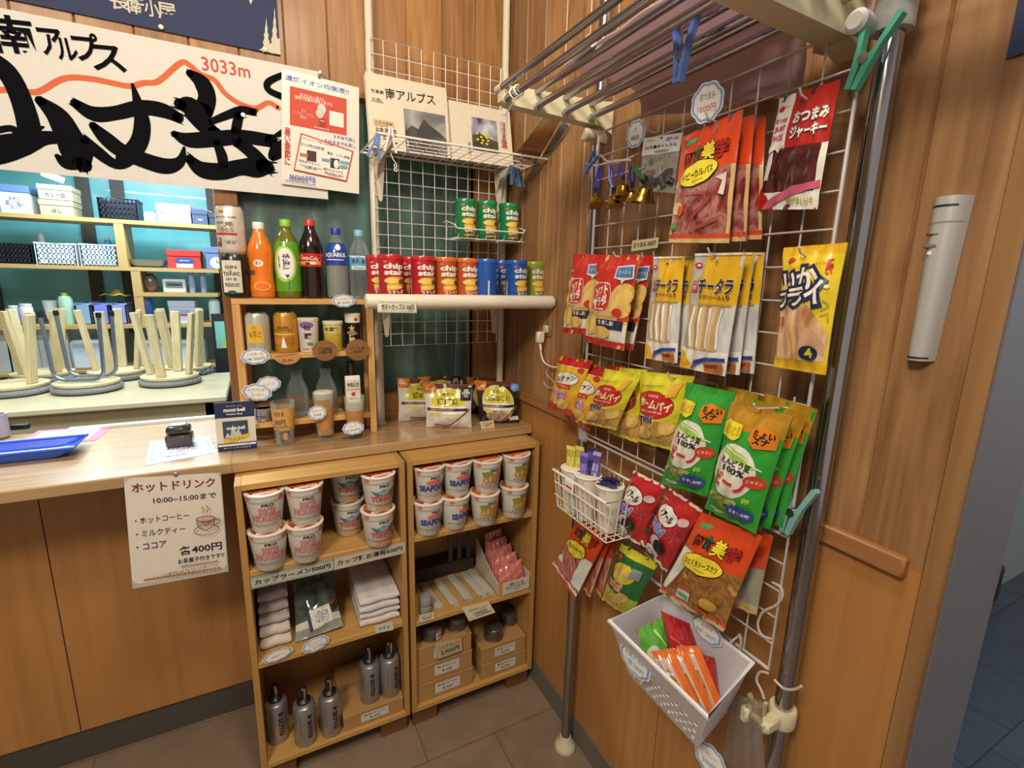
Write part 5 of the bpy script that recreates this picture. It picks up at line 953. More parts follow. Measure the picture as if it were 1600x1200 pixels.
b = ncup('t', 578, 826, zL1, (.004, .07), 'bottom tomato noodle cup half hidden behind the right front stack', gl, .5); ncup('t', 0, 0, zL1, (-.003, 0), 'top tomato noodle cup half hidden behind the right front stack', gl, .5, 1, b)
# price strips on the shelf edge
S = flat_S(Y(391, 903, CY-.002), Y(521, 873, CY-.002), Y(521, 891, CY-.002), Y(393, 921, CY-.002)); tagcard('price_strip', S, K('#b5b0a6'), [('r', 0, 0, 1, .16, K('#7fa088')), ('r', 0, .86, 1, 1, K('#7fa088')), ('t', 'カップラーメン500円', .5, .5, .92, .42, INK, 0, .03)], 'grey price strip with green edging on the left cabinet shelf edge')
S = flat_S(Y(522, 872, CY-.002), Y(633, 846, CY-.002), Y(633, 864, CY-.002), Y(522, 891, CY-.002)); tagcard('price_strip', S, K('#bdb3a4'), [('t', 'カップ麺お湯有600円', .5, .5, .92, .42, INK, 0, .03), ('l', [(0, .03), (1, .03)], .1, K('#c89a84'))], 'beige price strip with pink edging on the left cabinet shelf edge')
# folded towels
def towel(x0, x1, y0, y1, z, h, c, label, group, seed=0):
    m = MB(); nn = 14
    prof = [(y1, 0), (y0+h/2, 0)]+[(y0+h/2-h/2*sin(pi*i/8), h/2-h/2*cos(pi*i/8)) for i in range(1, 8)]+[(y0+h/2, h), (y1, h)]
    vs = []; fs = []; k = len(prof)
    for i in range(nn+1):
        u = i/nn; e = min(1, 6*min(u, 1-u)+.55)
        for j, (y, zz) in enumerate(prof): vs.append((x0+(x1-x0)*u, y+.002*sin(u*9+seed), z+h/2+(zz-h/2)*e+.0012*sin(u*14+j+seed)*(zz/h)))
    for i in range(nn):
        for j in range(k): fs.append((i*k+j, i*k+(j+1) % k, (i+1)*k+(j+1) % k, (i+1)*k+j))
    fs += [tuple(range(k)), tuple(range(nn*k, nn*k+k))[::-1]]
    m.add(vs, fs, mat(c, .9, bump=.35, bscale=240)); return m.build('folded_towel', label=label, cat='towel', group=group, ang=60)
a, b = Z(563, 984, zL2), Z(631, 963, zL2); x0, x1 = a.x, min(b.x, -.489); y0 = min(a.y, b.y)
a = Z(408, 1020, zL2); tx0, tx1 = max(a.x, -.879), Z(456, 1006, zL2).x; ty0 = max(CY+.006, a.y)
for i in range(4): towel(x0+.002*(i % 2), x1-.002*((i+1) % 2), y0+.004*(i % 2), CY+CD-.03, zL2+.0008+i*.0228, .0215, ('#cfc6c2', '#d6cecb', '#cac2c4', '#d2cac6')[i], 'white folded towel, %s of the four stacked at the right of the shelf' % ('lowest', 'second', 'third', 'topmost')[i], 'white towels stacked in the left cabinet', i)
for i in range(5): towel(tx0, tx1-.001*(i % 2), ty0+.012*i, CY+CD-.03, zL2+.0008+i*.0288, .0275, ('#d2c6b8', '#cbbfb4', '#b8aeac', '#b0a4a4', '#b0a2a2')[i], 'folded cloth pack, %s of the five stacked at the left of the shelf' % ('lowest', 'second', 'third', 'fourth', 'topmost')[i], 'cloth packs stacked in the left cabinet', i+3)
GP = mottled('dark_green_cloth_in_film', ('2e3632', '4a544c', '5a665a', '39423c'), 14, .12, coat=.7)
bl, br = Z(462, 1004, zL2+.004), Z(536, 978, zL2+.012); tl, tr_ = V((bl.x+.005, bl.y+.11, zL2+.125)), V((br.x-.012, br.y+.12, zL2+.13))
bag('cloth_pack', (tl, tr_, br, bl), .05, bands((.72, GP), (.86, mat('#c9c2b8', .3, coat=.5)), (2, mat('#8a8a80', .3, coat=.5))), [('p', [(.30, .60), (.78, .56), (.82, .84), (.36, .92)], K('#d8d2c8')), ('p', [(.24, .64), (.31, .62), (.37, .92), (.30, .92)], K('#2a3358')), ('o', '北岳', .58, .73, .28, .16, K('#cfd0d8'), K('#2e3252'), 0, .09), ('p', [(.80, .60), (.97, .52), (.97, .66), (.84, .72)], K('#2a2626')), ('p', [(.8, .56), (.92, .51), (.92, .56), (.82, .6)], K('#a8402e'))], 'dark green cloth in clear film with a white label, leaning between the towel stacks', 'cloth pack', seed=6, back=GP)
cl(434, 1024, .078, .034, CY-.004, ['手ぬぐい'], 'grey cloud price card at the left end of the second shelf', ex=(1, 0, .14))
cl(493, 1007, .074, .046, CY-.005, ['オリジナル', 'Tシャツ', '￥ 3,000'], 'cloud price card in the middle of the second shelf of left cabinet', ex=(1, 0, .14))
S = flat_S(Y(585, 978, CY-.002), Y(614, 971, CY-.002), Y(615, 984, CY-.002), Y(587, 990, CY-.002)); tagcard('price_tag', S, K('#cfc8ba'), [('t', 'タオル', .5, .5, .6, .4, INK)], 'small white tag below the right towel stack')
# gas cans
GAS = mat('#a7a5a8', .3, metal=.75); GASD = mat('#1c1a1c', .35)
def gascan():
    o = thing('gas_can', '', 'gas can', (0, 0, 0)); r, h = .031, .135
    m = MB(); m.lathe([(r*.92, 0), (r, .004), (r, h*.9), (r*.93, h*.95), (r*.6, h)], GAS, 32); S = cyl_S((0, 0, 0), r, 0, h*.9, -pi/2, 2.6)
    draw(m, S, S.asp, [('l', [(.26, .1), (.26, .66)], .012, K('#6a4a3a')), ('p', [(.5, .12), (.68, .12), (.66, .22), (.56, .22)], INK)], base=.0005)
    vs, fs, W, H = text2d('SOTO', .05); m.add([S(.59+y/H*.17, .52+x/W*.5, .0007) for x, y in vs], fs, INK); m.build('canister', o)
    m = MB(); m.lathe([(r*.62, h), (r*.62, h+.006), (r*.34, h+.012), (r*.34, h+.045), (r*.2, h+.05)], GASD, 20); m.build('nozzle', o)
    m = MB(); m.tube([(.002, -.010, h+.012), (.002, -.014, h+.03), (.002, -.012, h+.05)], .003, mat('#c9a288', .3, metal=.8), 8); m.build('lever', o); return o
bl, br = Y(538, 1148, CY+.012), Y(634, 1120, CY+.012); ztop = (Y(538, 1120, CY+.012).z+Y(634, 1089, CY+.012).z)/2; KX0, KX1 = bl.x, min(br.x, -.489)
def kbox(x0, x1, y0, y1, z0, z1, label, group=None, tagw=(.34, .72), words='商品ラベル'):
    o = thing('cardboard_box', label, 'box', ((x0+x1)/2, (y0+y1)/2, z0), group); m = MB(); m.box((x0, y0, z0+.0005), (x1, y1, z1-.004), KRAFT, bev=.0015)
    S = flat_S((x0, y0-.0004, z1), (x1, y0-.0004, z1), (x1, y0-.0004, z0), (x0, y0-.0004, z0)); a, b = tagw
    draw(m, S, S.asp, [('r', a, .2, b, .78, K('#c8c2bc')), ('t', words, (a+b)/2, .36, (b-a)*.8, .12, INK), ('t', '¥ 500', (a+b)/2, .6, (b-a)*.4, .14, INK)], lim=9); m.build('body', o, flat=True)
    m = MB(); m.box((x0-.001, y0-.0012, z1-.004), (x1+.001, y1, z1), KRAFT, bev=.001); m.box((x0-.001, y0-.0012, z1-.012), (x0+(x1-x0)*.3, y0, z1-.004), KRAFT); m.build('lid', o, flat=True); return o
kbox(KX0, KX1, CY+.012, CY+.23, zB, ztop, 'cardboard box under the two raised gas cans in the left cabinet', None, (.28, .74))
gc = None
for px, py, z, rz, lb in ((481, 1176, zB, .15, 'front gas can standing in the middle of the bottom shelf'), (522, 1163, zB, .1, 'gas can next to the cardboard box on the bottom shelf'), (436, 1164, zB, .1, 'shaded gas can in the left corner of the bottom shelf'), (582, 1100, ztop, -.15, 'left gas can on top of the cardboard box'), (617, 1089, ztop, .25, 'right gas can on top of the cardboard box')):
    p = Z(px, py, z); x = min(p.x, -.489-.032); y = max(p.y+.03, CY+.036)
    if gc: put(gc, x, y, z+.0006, rz, lb, group='silver gas cans in the left cabinet')
    else: gc = put(gascan(), x, y, z+.0006, rz, lb, True, 'silver gas cans in the left cabinet')
# right cabinet, middle shelf: pink packets, wooden sticks, white rolls
p0, p1 = Z(783, 938, zR2), Z(833, 924, zR2); bx0, bx1 = p0.x, -.040; by0 = max(min(p0.y, p1.y), CY+.004)
o = thing('display_box', 'open white and yellow display box with pink packets, right cabinet', 'box', ((bx0+bx1)/2, by0+.1, zR2)); BXM = mat('#cfc4b0', .6); z = zR2+.0006; YL = mat('#c8962e', .5)
m = MB(); m.box((bx0, by0, z), (bx1, by0+.2, z+.002), BXM); m.box((bx0, by0, z), (bx1, by0+.002, z+.045), BXM); m.box((bx1-.002, by0, z), (bx1, by0+.2, z+.06), BXM)
m.prism([(0, 0), (.2, 0), (.2, .12), (.07, .06), (0, .045)], (bx0, by0, z), (0, 1, 0), (0, 0, 1), (.002, 0, 0), BXM); m.box((bx0-.0005, by0-.001, z), (bx0+.012, by0, z+.046), YL); m.build('tray', o, flat=True)
S = flat_S((bx0+.014, by0-.001, z+.05), (bx1-.002, by0-.001, z+.05), (bx1-.002, by0-.001, z+.004), (bx0+.014, by0-.001, z+.004)); m = MB(); card(m, S, K('#c8c2b8'), [('t', '携帯カイロ 1枚\n貼るタイプもあります\n￥100', .5, .5, .76, .7, INK)], .0008); m.build('price_label', o, flat=True)
PINK = mat('#c4706a', .22, coat=.6)
for i in range(5):
    y = by0+.012+.030*i; h = .075+.016*i; k = .006*i; c = (V((bx0+.010+k*.3, y+.028, z+.010+h)), V((bx1-.016-k, y+.026, z+.022+h)), V((bx1-.008-k*.3, y, z+.006)), V((bx0+.006, y, z+.005)))
    bag('pink_packet', c, .020, PINK, [('l', [(.3, .12), (.36, .9)], .02, P('#d89088')), ('l', [(.1, .42), (.5, .36), (.9, .44)], .015, P('#d89088'))], 'pink film packet, %s in the display box' % ('frontmost', 'second from the front', 'third from the front', 'fourth from the front', 'rearmost')[i], 'packet', 'pink packets in the display box', seed=i)
STK = wood('chopstick_wood', '9a8464', 'b8a482', 'y', 1)
for i, (px, py) in enumerate(((689, 955), (713, 949), (735, 941), (757, 936), (774, 929))):
    p = Z(px, py, zR2); x, y = p.x, max(p.y, CY+.006); o = thing('stick_pack', 'clear pack of wooden sticks, %s of the row on the shelf' % ('leftmost', 'second from left', 'middle', 'second from right', 'rightmost')[i], 'pack', (x, y+.08, zR2), 'packs of wooden sticks in the right cabinet'); m = MB(); x = min(x, bx0-.02) if i == 4 else x
    for k in range(4): m.tube([(x-.009+.006*k, y+.012, zR2+.007+.002*(k % 2)), (x-.012+.006*k-.012, y+.15, zR2+.009)], .0026, STK, 8)
    m.build('sticks', o); m = MB(); M = frame_m((x, y, zR2+.0075), (1, 0, 0), (0, 0, 1), V((-.075, 1, 0)).normalized()); m.lathe([(.010, 0), (.0125, .01), (.0125, .15), (.010, .16)], CLEAR, 16, M@Matrix.Diagonal((1.25, .56, 1, 1))); m.build('film', o)
for i in range(2):
    p = Z(668, 962, zR2); m = MB(); x = max(p.x, -.4465+.022); y = max(p.y+.02, CY+.03); m.lathe([(.018, 0), (.0205, .003), (.0205, .025), (.018, .029)], mat('#8d8880', .7), 24, Matrix.Translation((x, y, zR2+.0006+i*.0298))); m.build('tape_roll', label='%s of two grey white rolls stacked at the left of the shelf' % ('lower', 'upper')[i], cat='roll')
S = flat_S(Y(655, 962, CY-.002), Y(678, 956, CY-.002), Y(679, 967, CY-.002), Y(656, 973, CY-.002)); tagcard('price_tag', S, K('#cfc8ba'), [('t', 'テープ\n300円', .5, .5, .7, .6, INK)], 'small white price tag at the left end of the right cabinet shelf')
S = flat_S(Y(722, 950, CY-.012), Y(763, 939, CY-.012), Y(774, 957, CY-.014), Y(733, 971, CY-.014)); tagcard('price_tag', S, K('#d8cfae'), [('t', '木のはし入り', .5, .32, .66, .2, INK), ('t', '1000円', .52, .62, .5, .26, INK), ('l', [(.3, .82), (.9, .74)], .05, K('#3a3a6a')), ('l', [(.06, .8), (.2, .95)], .06, K('#c8a83a'))], 'cream price tag hanging from the right cabinet shelf edge')
for i in range(3): m = MB(); x = Y(704+14*i, 850, CY+.2).x; m.box((x-.009, CY+.20, zR2+.05), (x+.009, CY+.206, zR1-t-.001), mat('#4c4a4c', .35, metal=.5), bev=.002); m.build('metal_strip', label='%s of three dark metal strips standing at the back of the shelf' % ('left', 'middle', 'right')[i], cat='utensil', flat=True)
for i in range(1): m = MB(); m.box((-.42, CY+.195, zR2+.0006), (-.17, CY+.27, zR2+.05), mat('#3a2c22', .7), bev=.003); m.build('low_box', label='low dark box at the back of the right cabinet shelf', cat='box')
# right cabinet, bottom: cardboard boxes with dark metal cups on top
fy = CY+.014; lx0, lx1 = -.4455, Y(739, 1020, fy).x; hL = (Y(657, 1015, fy).z-zB)/3; rx0, rx1 = Y(752, 1040, fy).x, -.040; hR = (Y(828, 990, fy).z-zB)/2
for i in range(3): kbox(lx0, lx1-.002*i, fy+.002*i, fy+.2, zB+i*hL, zB+(i+1)*hL-.0008, '%s cardboard box of the left stack in the right cabinet' % ('lowest', 'middle', 'topmost')[i], 'cardboard boxes in the right cabinet', (.32, .76))
for i in range(2): kbox(rx0, rx1-.003*i, fy+.002*i, fy+.2, zB+i*hR, zB+(i+1)*hR-.0008, '%s cardboard box of the right stack in the right cabinet' % ('lower', 'upper')[i], 'cardboard boxes in the right cabinet', (.3, .76))
DKM = mat('#77716e', .25, metal=.8)
def bowl(px, py, zt_, r, lb, band=False):
    p = Y(px, py, fy+.05); x = p.x; y = fy+.045; o = thing('metal_cup', lb, 'cup', (x, y, zt_), 'dark metal cups in the right cabinet'); M = Matrix.Translation((x, y, zt_+.0008))
    m = MB(); m.lathe([(r*.86, 0), (r, .004), (r*1.0, .030), (r*.94, .041), (r*.7, .047), (r*.2, .048)], DKM, 32, M); m.build('body', o)
    m = MB(); m.lathe([(r*.99, -.0002), (r*1.04, .002), (r*1.0, .004)], DKM, 32, M); m.build('rim', o)
    if band: m = MB(); S = cyl_S((x, y, zt_), r*1.005, .004, .043, -pi/2+.5, .8); draw(m, S, S.asp, [('r', 0, 0, 1, 1, K('#b8b0aa')), ('r', 0, 0, 1, .3, K('#a8505a')), ('r', 0.200, 0.550, 0.800, 0.650, INK)], base=.0008); m.build('paper_band', o)
    return o
zl3, zr2 = zB+3*hL, zB+2*hR
bowl(674, 1000, zl3, .034, 'dark metal cup with a paper band on the left box stack', True); o = bowl(714, 982, zl3, .034, 'dark metal cup on the left box stack, beside the banded one'); o.location.y += .012
bowl(770, 985, zr2, .034, 'dark metal cup at left on the right box stack'); o = bowl(803, 968, zr2, .032, 'dark metal cup nearest the wall on the right box stack'); o.location.y += .05
S = flat_S(Y(680, 1007, fy-.008), Y(721, 996, fy-.008), Y(722, 1016, fy-.006), Y(684, 1030, fy-.006)); tagcard('price_tag', S, K('#bca888'), [('t', 'シェラカップ', .5, .3, .8, .26, INK), ('t', '2,900円', .52, .68, .74, .36, INK, 0, .02)], 'tan price tag leaning on the left box stack')

# ================================================================ drying rack with the snack grid on the side wall
PX = -.045; YA, YB = -.592, -1.228; CHR = mat('#a9a7ac', .16, metal=1); PLAS = mat('#cfc6a4', .4, coat=.1); GREYP = mat('#b9b8b4', .5)
rk = thing('drying_rack', 'chrome laundry rack on two tension poles along the side wall', 'drying rack', (PX, -.91, 0))
for y in (YA, YB):
    m = MB(); m.lathe([(.0145, .03), (.0145, 2.74)], CHR, 24, Matrix.Translation((PX, y, 0))); pl = m.build('pole', rk)
    m = MB(); m.lathe([(.033, 0), (.034, .006), (.030, .018), (.020, .03), (.0165, .045)], PLAS, 24, Matrix.Translation((PX, y, .0005))); m.build('foot', pl)
m = MB(); m.lathe([(.021, 0), (.022, .004), (.022, .03), (.019, .036)], PLAS, 20, Matrix.Translation((PX, YA, 1.775))); m.lathe([(.015, 0), (.016, .03), (.012, .034)], PLAS, 16, frame_m((PX-.018, YA-.008, 1.79), (0, 1, 0), (0, 0, 1), (-1, 0, 0))); m.build('joint', rk)
m = MB(); m.lathe([(.023, 0), (.024, .005), (.024, .085), (.02, .09)], GREYP, 20, Matrix.Translation((PX, YB, 1.775))); m.lathe([(.014, 0), (.015, .03), (.010, .034)], GREYP, 16, frame_m((PX-.018, YB+.02, 1.785), (0, 1, 0), (0, 0, 1), (-1, 0, 0))); m.build('joint', rk)
for y0, y1, z0, z1 in ((-.618, -.588, 1.815, 1.852), (-1.185, -1.145, 1.788, 1.83)):
    m = MB(); m.prism([(-.315, z0+.008), (-.30, z0), (-.06, z0-.006), (PX+.02, z0-.02), (PX+.02, z1+.015), (-.06, z1+.01), (-.30, z1), (-.315, z1-.01)], (0, y0, 0), (1, 0, 0), (0, 0, 1), (0, y1-y0, 0), PLAS); m.build('arm', rk, flat=True)
for i, x in enumerate((-.311, -.234, -.161, -.09)):
    for z in (1.852, 1.822):
        m = MB(); m.tube([(x, -.585 if z > 1.85 else -.617, z), (x, -1.62, z)], .0072, CHR, 14); bar = m.build('bar', rk)
        m = MB(); m.tube([(x, -.578 if z > 1.85 else -.615, z), (x, -.60 if z > 1.85 else -.625, z)], .0088, PLAS if i == 0 else GREYP, 14); m.build('end_cap', bar)
m = MB(); M = frame_m((PX, YB, .695), (1, 0, 0), (0, 1, 0), (0, 0, 1)); m.lathe([(.021, 0), (.023, .004), (.023, .03), (.021, .034)], PLAS, 20, M); m.box((PX-.055, YB-.012, .70), (PX-.016, YB+.010, .722), PLAS, bev=.004); m.build('clamp', rk)
m = MB(); m.box((PX-.066, YB+.020, .698), (PX-.03, YB+.036, .728), PLAS, bev=.004); m.tube([(PX-.05, YB+.025, .715), (PX-.05, YB-.005, .715)], .007, PLAS, 10); m.build('clamp_knob', rk)
# the wire panels
GX = -.073; GM = mat('#c9c3c2', .35, coat=.2)
m = MB(); wires(m, (GX, -.632, 1.060), (0, -1, 0), (0, 0, 1), 11, 14, .578, .727, .0016, .0032, (.0035, 0, 0), GM); m.build('wire_grid', label='tall white wire panel between the chrome poles, carrying the hanging snack bags', cat='wire grid')
m = MB(); wires(m, (GX, -.632, .80), (0, -1, 0), (0, 0, 1), 11, 5, .578, .248, .0016, .0032, (.0035, 0, 0), GM); m.build('wire_grid', label='low white wire panel under the tall one, carrying the white basket', cat='wire grid')
m = MB(); m.box((GX-.004, -.650, 1.035), (GX+.006, -.618, 1.085), GREYP, bev=.003); m.build('panel_clip', label='grey clip joining the two wire panels at the left pole', cat='clip')
# pink cloth hung over the inner bars
PNK = mat('#cdb2b8', .9, bump=.3, bscale=160)
nt = PNK.node_tree; tl_ = nt.nodes.new('ShaderNodeBsdfTranslucent'); tl_.inputs[0].default_value = lin('#d2c0c6'); ms_ = nt.nodes.new('ShaderNodeMixShader'); ms_.inputs[0].default_value = .5
nt.links.new(nt.nodes['Principled BSDF'].outputs[0], ms_.inputs[1]); nt.links.new(tl_.outputs[0], ms_.inputs[2]); nt.links.new(ms_.outputs[0], nt.nodes['Material Output'].inputs[0])
def cloth(y0, y1, x_out, zb0, zb1, sd):
    m = MB()
    path = [(x_out, 1.8615), (-.16, 1.8625), (-.10, 1.864), (-.072, 1.861), (-.050, 1.84), (-.036, 1.80), (-.032, 1.75)]
    def f(u, v):
        t = v*(len(path)-1); i = min(len(path)-2, int(t)); k = t-i; a, b = path[i], path[i+1]
        zb = zb0+(zb1-zb0)*u; x = a[0]+(b[0]-a[0])*k; z = a[1]+(b[1]-a[1])*k
        if z < 1.86: z = 1.861-(1.861-z)*(1.861-zb)/.111
        d = max(0, (1.861-z)/.11); return V((x+.0055*d*sin(u*19+3*v+sd), y0+(y1-y0)*u+.004*sin(v*6), z+.003*sin(u*11+sd)*(1 if z < 1.85 else 0)+(.0016*(1+sin(u*23+v*9+sd)) if z > 1.86 else 0)))
    m.grid(f, 60, 40, PNK); m.grid(lambda u, v: f(1-u, v)+V((.001, 0, .001)), 60, 40, PNK); return m
cloth(-.725, -1.10, -.24, 1.80, 1.742, 0).build('towel', label='dusty pink towel hung over the inner bars of the laundry rack', cat='towel', ang=80)
cloth(-1.112, -1.19, -.22, 1.79, 1.78, 2).build('towel', label='narrow pink towel hung beside the wide one near the right pole', cat='towel', ang=80)
m = MB(); p = Z(900, 86, 1.868); m.tube([p, p+V((-.004, -.055, .004))], .011, mat('#dcd4d0', .5), 14); m.build('cloth_roll', label='pale rod end poking from the pink towel on the laundry rack', cat='rod')
# hooks
def hook(p, ln, label='white wire hook'):
    p = V(p); m = MB(); m.tube([(GX-.004, p.y, p.z+.012), (GX-.004, p.y, p.z), (GX-.02, p.y, p.z-.004), (p.x-.006, p.y, p.z+.002), (p.x-.012, p.y, p.z+.010)], .0017, GM, 8); return m
HK = 'short hooks on the wire panel'
# ---------------------------------------------------------------- hanging bags
def B4(*c): return [X(px, py, x) for px, py, x in c]
OR, YE, DR, WH, BE, GO = P('#d8481e'), P('#e6d332'), P('#b02420'), P('#e6e2d8'), P('#d2b27a'), P('#e2b022')
SAUS = mottled('sausage_pack', ('5a1e1c', '8a3a36', 'b07a72', 'a0463a'), 36, .15, coat=.8); MEAT = mottled('jerky_pack', ('2e1414', '4a2020', '6a3430'), 40, .15, coat=.8); KATSU = mottled('cutlet_pack', ('4a2a14', 'a8742e', '7a4a1e', 'c89a50'), 40, .15, coat=.8); SQ = mottled('fried_squid', ('8a4a2a', 'd0a070', 'e0c09a', 'b07040'), 34, .2, (1, 1, .35), coat=.6)
PIE = mottled('pie_biscuits', ('9a6a2a', 'd2a85a', 'b58238'), 34, .25, coat=.5); STIX = mottled('grey_clear_pack', ('9a9a9a', 'd8d7d4', 'b4b3b2'), 18, .08, (1, 3, .5), coat=.9); CHIPC = mottled('cracker', ('c9993e', 'e2c070', 'd4ac58'), 60, .4)
def kosh(title, cont, tv=.40, lines=()):
    g, r2, y2, k2 = P('#1f7a3a'), P('#a8221c'), P('#f0dc3a'), P('#1c1a18')
    return [('e', .20, .10, .13, .022, P('#4a9a5a'), -12), ('o', '個', .19, .255, .17, .13, P('#c8321e'), k2, 0, .05), ('o', '食', .38, .225, .18, .14, g, k2, 0, .05), ('o', '美', .59, .235, .21, .16, y2, k2, 0, .06), ('o', '学', .79, .245, .19, .14, r2, k2, 0, .05),
            ('e', .44, tv, .345, .105, k2, -6), ('e', .44, tv, .335, .097, y2, -6), ('t', title, .44, tv, .54, .065, k2, -6, .03), ('t', 'Baby Sausage' if len(title) < 8 else 'Cutlet', .46, tv+.06, .2, .016, r2, -6)]+list(lines)
def jerky_front(pk, lim=.40):
    def f(u, v):
        if v < lim+.06*(1-u)-.03: return OR
        if v > .92: return OR if v < .965 else BE
        return BE if u < .05 or u > .95 or v > .92 else pk
    return f
TOP = 'orange topped snack packs at the top of the wire panel'
bag('snack_pack', B4((1118, 196, -.098), (1197, 182, -.098), (1190, 374, -.098), (1108, 376, -.098)), .012, jerky_front(SAUS), [], 'rearmost orange topped sausage pack, at the top of the panel', 'snack pack', TOP, seed=9)
bag('snack_pack', B4((1092, 205, -.118), (1180, 178, -.118), (1166, 377, -.118), (1080, 378, -.118)), .014, jerky_front(SAUS), [], 'orange topped sausage pack, second behind the front one', 'snack pack', TOP, seed=5)
bag('snack_pack', B4((1067, 214, -.14), (1161, 171, -.14), (1139, 380, -.14), (1045, 379, -.14)), .018, jerky_front(SAUS), kosh('ベビーカルパス', SAUS)+[('e', .12, .68, .09, .06, P('#c8b09a')), ('e', .20, .70, .07, .06, P('#d8622a')), ('e', .10, .85, .05, .03, P('#4a9a4a')), ('l', [(.40, .8), (.7, .62)], .03, P('#9a4038')), ('l', [(.15, .55), (.6, .58)], .025, P('#a85048')), ('l', [(.5, .88), (.85, .80)], .03, P('#a04a3e')), ('p', [(.78, .47), (.92, .44), (.9, .62), (.82, .6), (.86, .5)], P('#d8cfc8'))], 'orange and yellow baby sausage pack at the front of its hook, top of the panel', 'snack pack', TOP, seed=1)
def rj(u, v): return (WH if u < .30 and v < .46 else DR if v < .46 else WH if (u < .12 and v < .72) or u > .9 or v > .84 else MEAT)
bag('snack_pack', B4((1219, 154, -.10), (1314, 124, -.10), (1277, 327, -.10), (1184, 328, -.10)), .012, rj, [('e', .11, .11, .05, .025, P('#c8202a')), ('t', 'なとり', .21, .10, .1, .02, P('#c8202a')), ('t', 'おつまみ', .15, .21, .22, .04, P('#d8484a'), 0, .04), ('t', 'JUST', .15, .285, .22, .05, P('#c83a5a'), 0, .05), ('t', 'PACK', .15, .36, .22, .05, P('#d8687a'), 0, .05), ('o', 'おつまみ', .66, .22, .56, .10, P('#eee8e0'), P('#7a7a80'), 0, .08), ('o', 'ジャーキー', .66, .345, .58, .10, P('#eee8e0'), P('#7a7a80'), 0, .08), ('p', [(0, .43), (.3, .43), (.2, .5), (.14, .46), (.02, .5)], WH), ('p', [(0, .80), (.14, .88), (.3, 1), (0, 1)], DR), ('p', [(.0, .98), (.3, .88), (.6, .80), (1, .76), (1, .82), (.62, .87), (.36, .94), (.16, 1), (0, 1)], P('#c85a7a')), ('p', [(0, .84), (.2, .92), (.12, 1), (0, 1)], DR), ('t', '天然醸造しょうゆ\nソフトジャーキー', .72, .93, .44, .07, P('#a8a01e'), 0, .03)], 'red and white jerky pack hanging at the top right of the panel', 'snack pack', seed=2)
# whistle pack
c = B4((1006, 216, -.10), (1066, 207, -.10), (1061, 236, -.10), (1002.5, 244, -.10)); S = flat_S(*c); o = thing('whistle_pack', 'clear pack with a white header card holding a black whistle', 'pack', sum(c, V())/4)
m = MB(); card(m, S, K('#dcdcda'), [('r', 0.090, 0.188, 0.310, 0.212, INK), ('t', '参考上代\n税抜110円', .78, .24, .32, .2, BLU), ('t', 'DL軽量ホイッスル', .5, .58, .84, .2, INK, 0, .02), ('e', .55, .86, .2, .07, K('#8a94a8')), ('e', .5, .13, .03, .05, INK)], .001); m.build('header_card', o, flat=True)
q = [c[3], c[2], X(1055, 302, -.10), X(995, 297, -.10)]; bag('film_bag', q, .02, CLEAR, [], None, None, parent=o, seed=3)
BS = flat_S(*q); m = MB(); [m.tube([BS(.12+.24*i, .62+.08*(i % 2), .002*(i % 2)), BS(.26+.22*i, .86-.1*(i % 2), -.002)], .0075, BLACK, 10) for i in range(4)]; m.tube([BS(.15+.1*i, .62+.16*sin(i*.7), -.001) for i in range(8)], .006, BLACK, 10); m.tube([BS(.18, .55, .004), BS(.3, .45, .005), BS(.42, .6, .005), BS(.3, .78, .005)], .0016, mat('#b83a3a', .4), 8); m.build('whistle', o)
# crackers
def soft(u, v): return P('#c8261e') if v < .40 or v > .94 else (P('#cf3a2a') if u > .8 and v < .7 else WH if v > .74 else P('#d8b878'))
def soft_ops(): 
    r, w = P('#d02a26'), WH
    return [('e', .10, .36, .14, .09, CHIPC), ('e', .86, .40, .2, .11, CHIPC), ('e', .84, .56, .2, .10, CHIPC), ('e', .12, .55, .16, .09, CHIPC), ('p', rcc(.1, .29, .62, .62, .16), WH), ('p', rcc(.115, .30, .605, .61, .15), r), ('o', 'ソフト', .36, .385, .34, .10, w, w, -14, .05, .05), ('o', 'サラダ', .37, .50, .36, .11, w, w, -14, .05, .05), ('r', .24, .575, .5, .59, w),
            ('t', 'おいしさサクッと', .5, .655, .5, .028, r), ('r', .36, .69, .96, .79, P('#1e2444')), ('t', 'うましお', .60, .725, .34, .05, w, 0, .04), ('e', .18, .77, .20, .12, CHIPC), ('e', .5, .84, .22, .07, CHIPC), ('t', '亀田', .1, .20, .12, .03, w), ('p', [(.62, .12), (.98, .10), (1.0, .24), (.86, .26), (.80, .30), (.78, .26), (.64, .24)], WH), ('p', [(.64, .13), (.96, .115), (.975, .23), (.66, .235)], P('#3a7ab8')), ('t', '食べきり', .81, .18, .26, .04, YE), ('e', .82, .6, .09, .045, r)]
def rcc(a, b, c, d, r, k=.62):
    Q = []
    for cx, cy, t0 in ((c-r, b+r*k, -90), (c-r, d-r*k, 0), (a+r, d-r*k, 90), (a+r, b+r*k, 180)): Q += [(cx+r*cos(RAD(t0+i*22.5)), cy+r*k*sin(RAD(t0+i*22.5))) for i in range(5)]
    return Q
SG = 'red rice cracker packs on the wire panel'
bag('snack_pack', B4((972, 400, -.098), (1023, 399, -.098), (988, 548, -.098), (950, 540, -.098)), .022, soft, soft_ops(), 'red cracker pack mostly hidden behind the front right one', 'snack pack', SG, seed=7)
bag('snack_pack', B4((897, 397, -.11), (950, 398, -.11), (925, 523, -.11), (880, 520, -.11)), .024, soft, soft_ops(), 'red cracker pack at the left end of the middle row', 'snack pack', SG, seed=8)
bag('snack_pack', B4((935, 399, -.135), (1001, 398, -.135), (974, 548, -.135), (913, 533, -.135)), .028, soft, soft_ops(), 'red cracker pack in front, right of the leftmost one', 'snack pack', SG, seed=4)
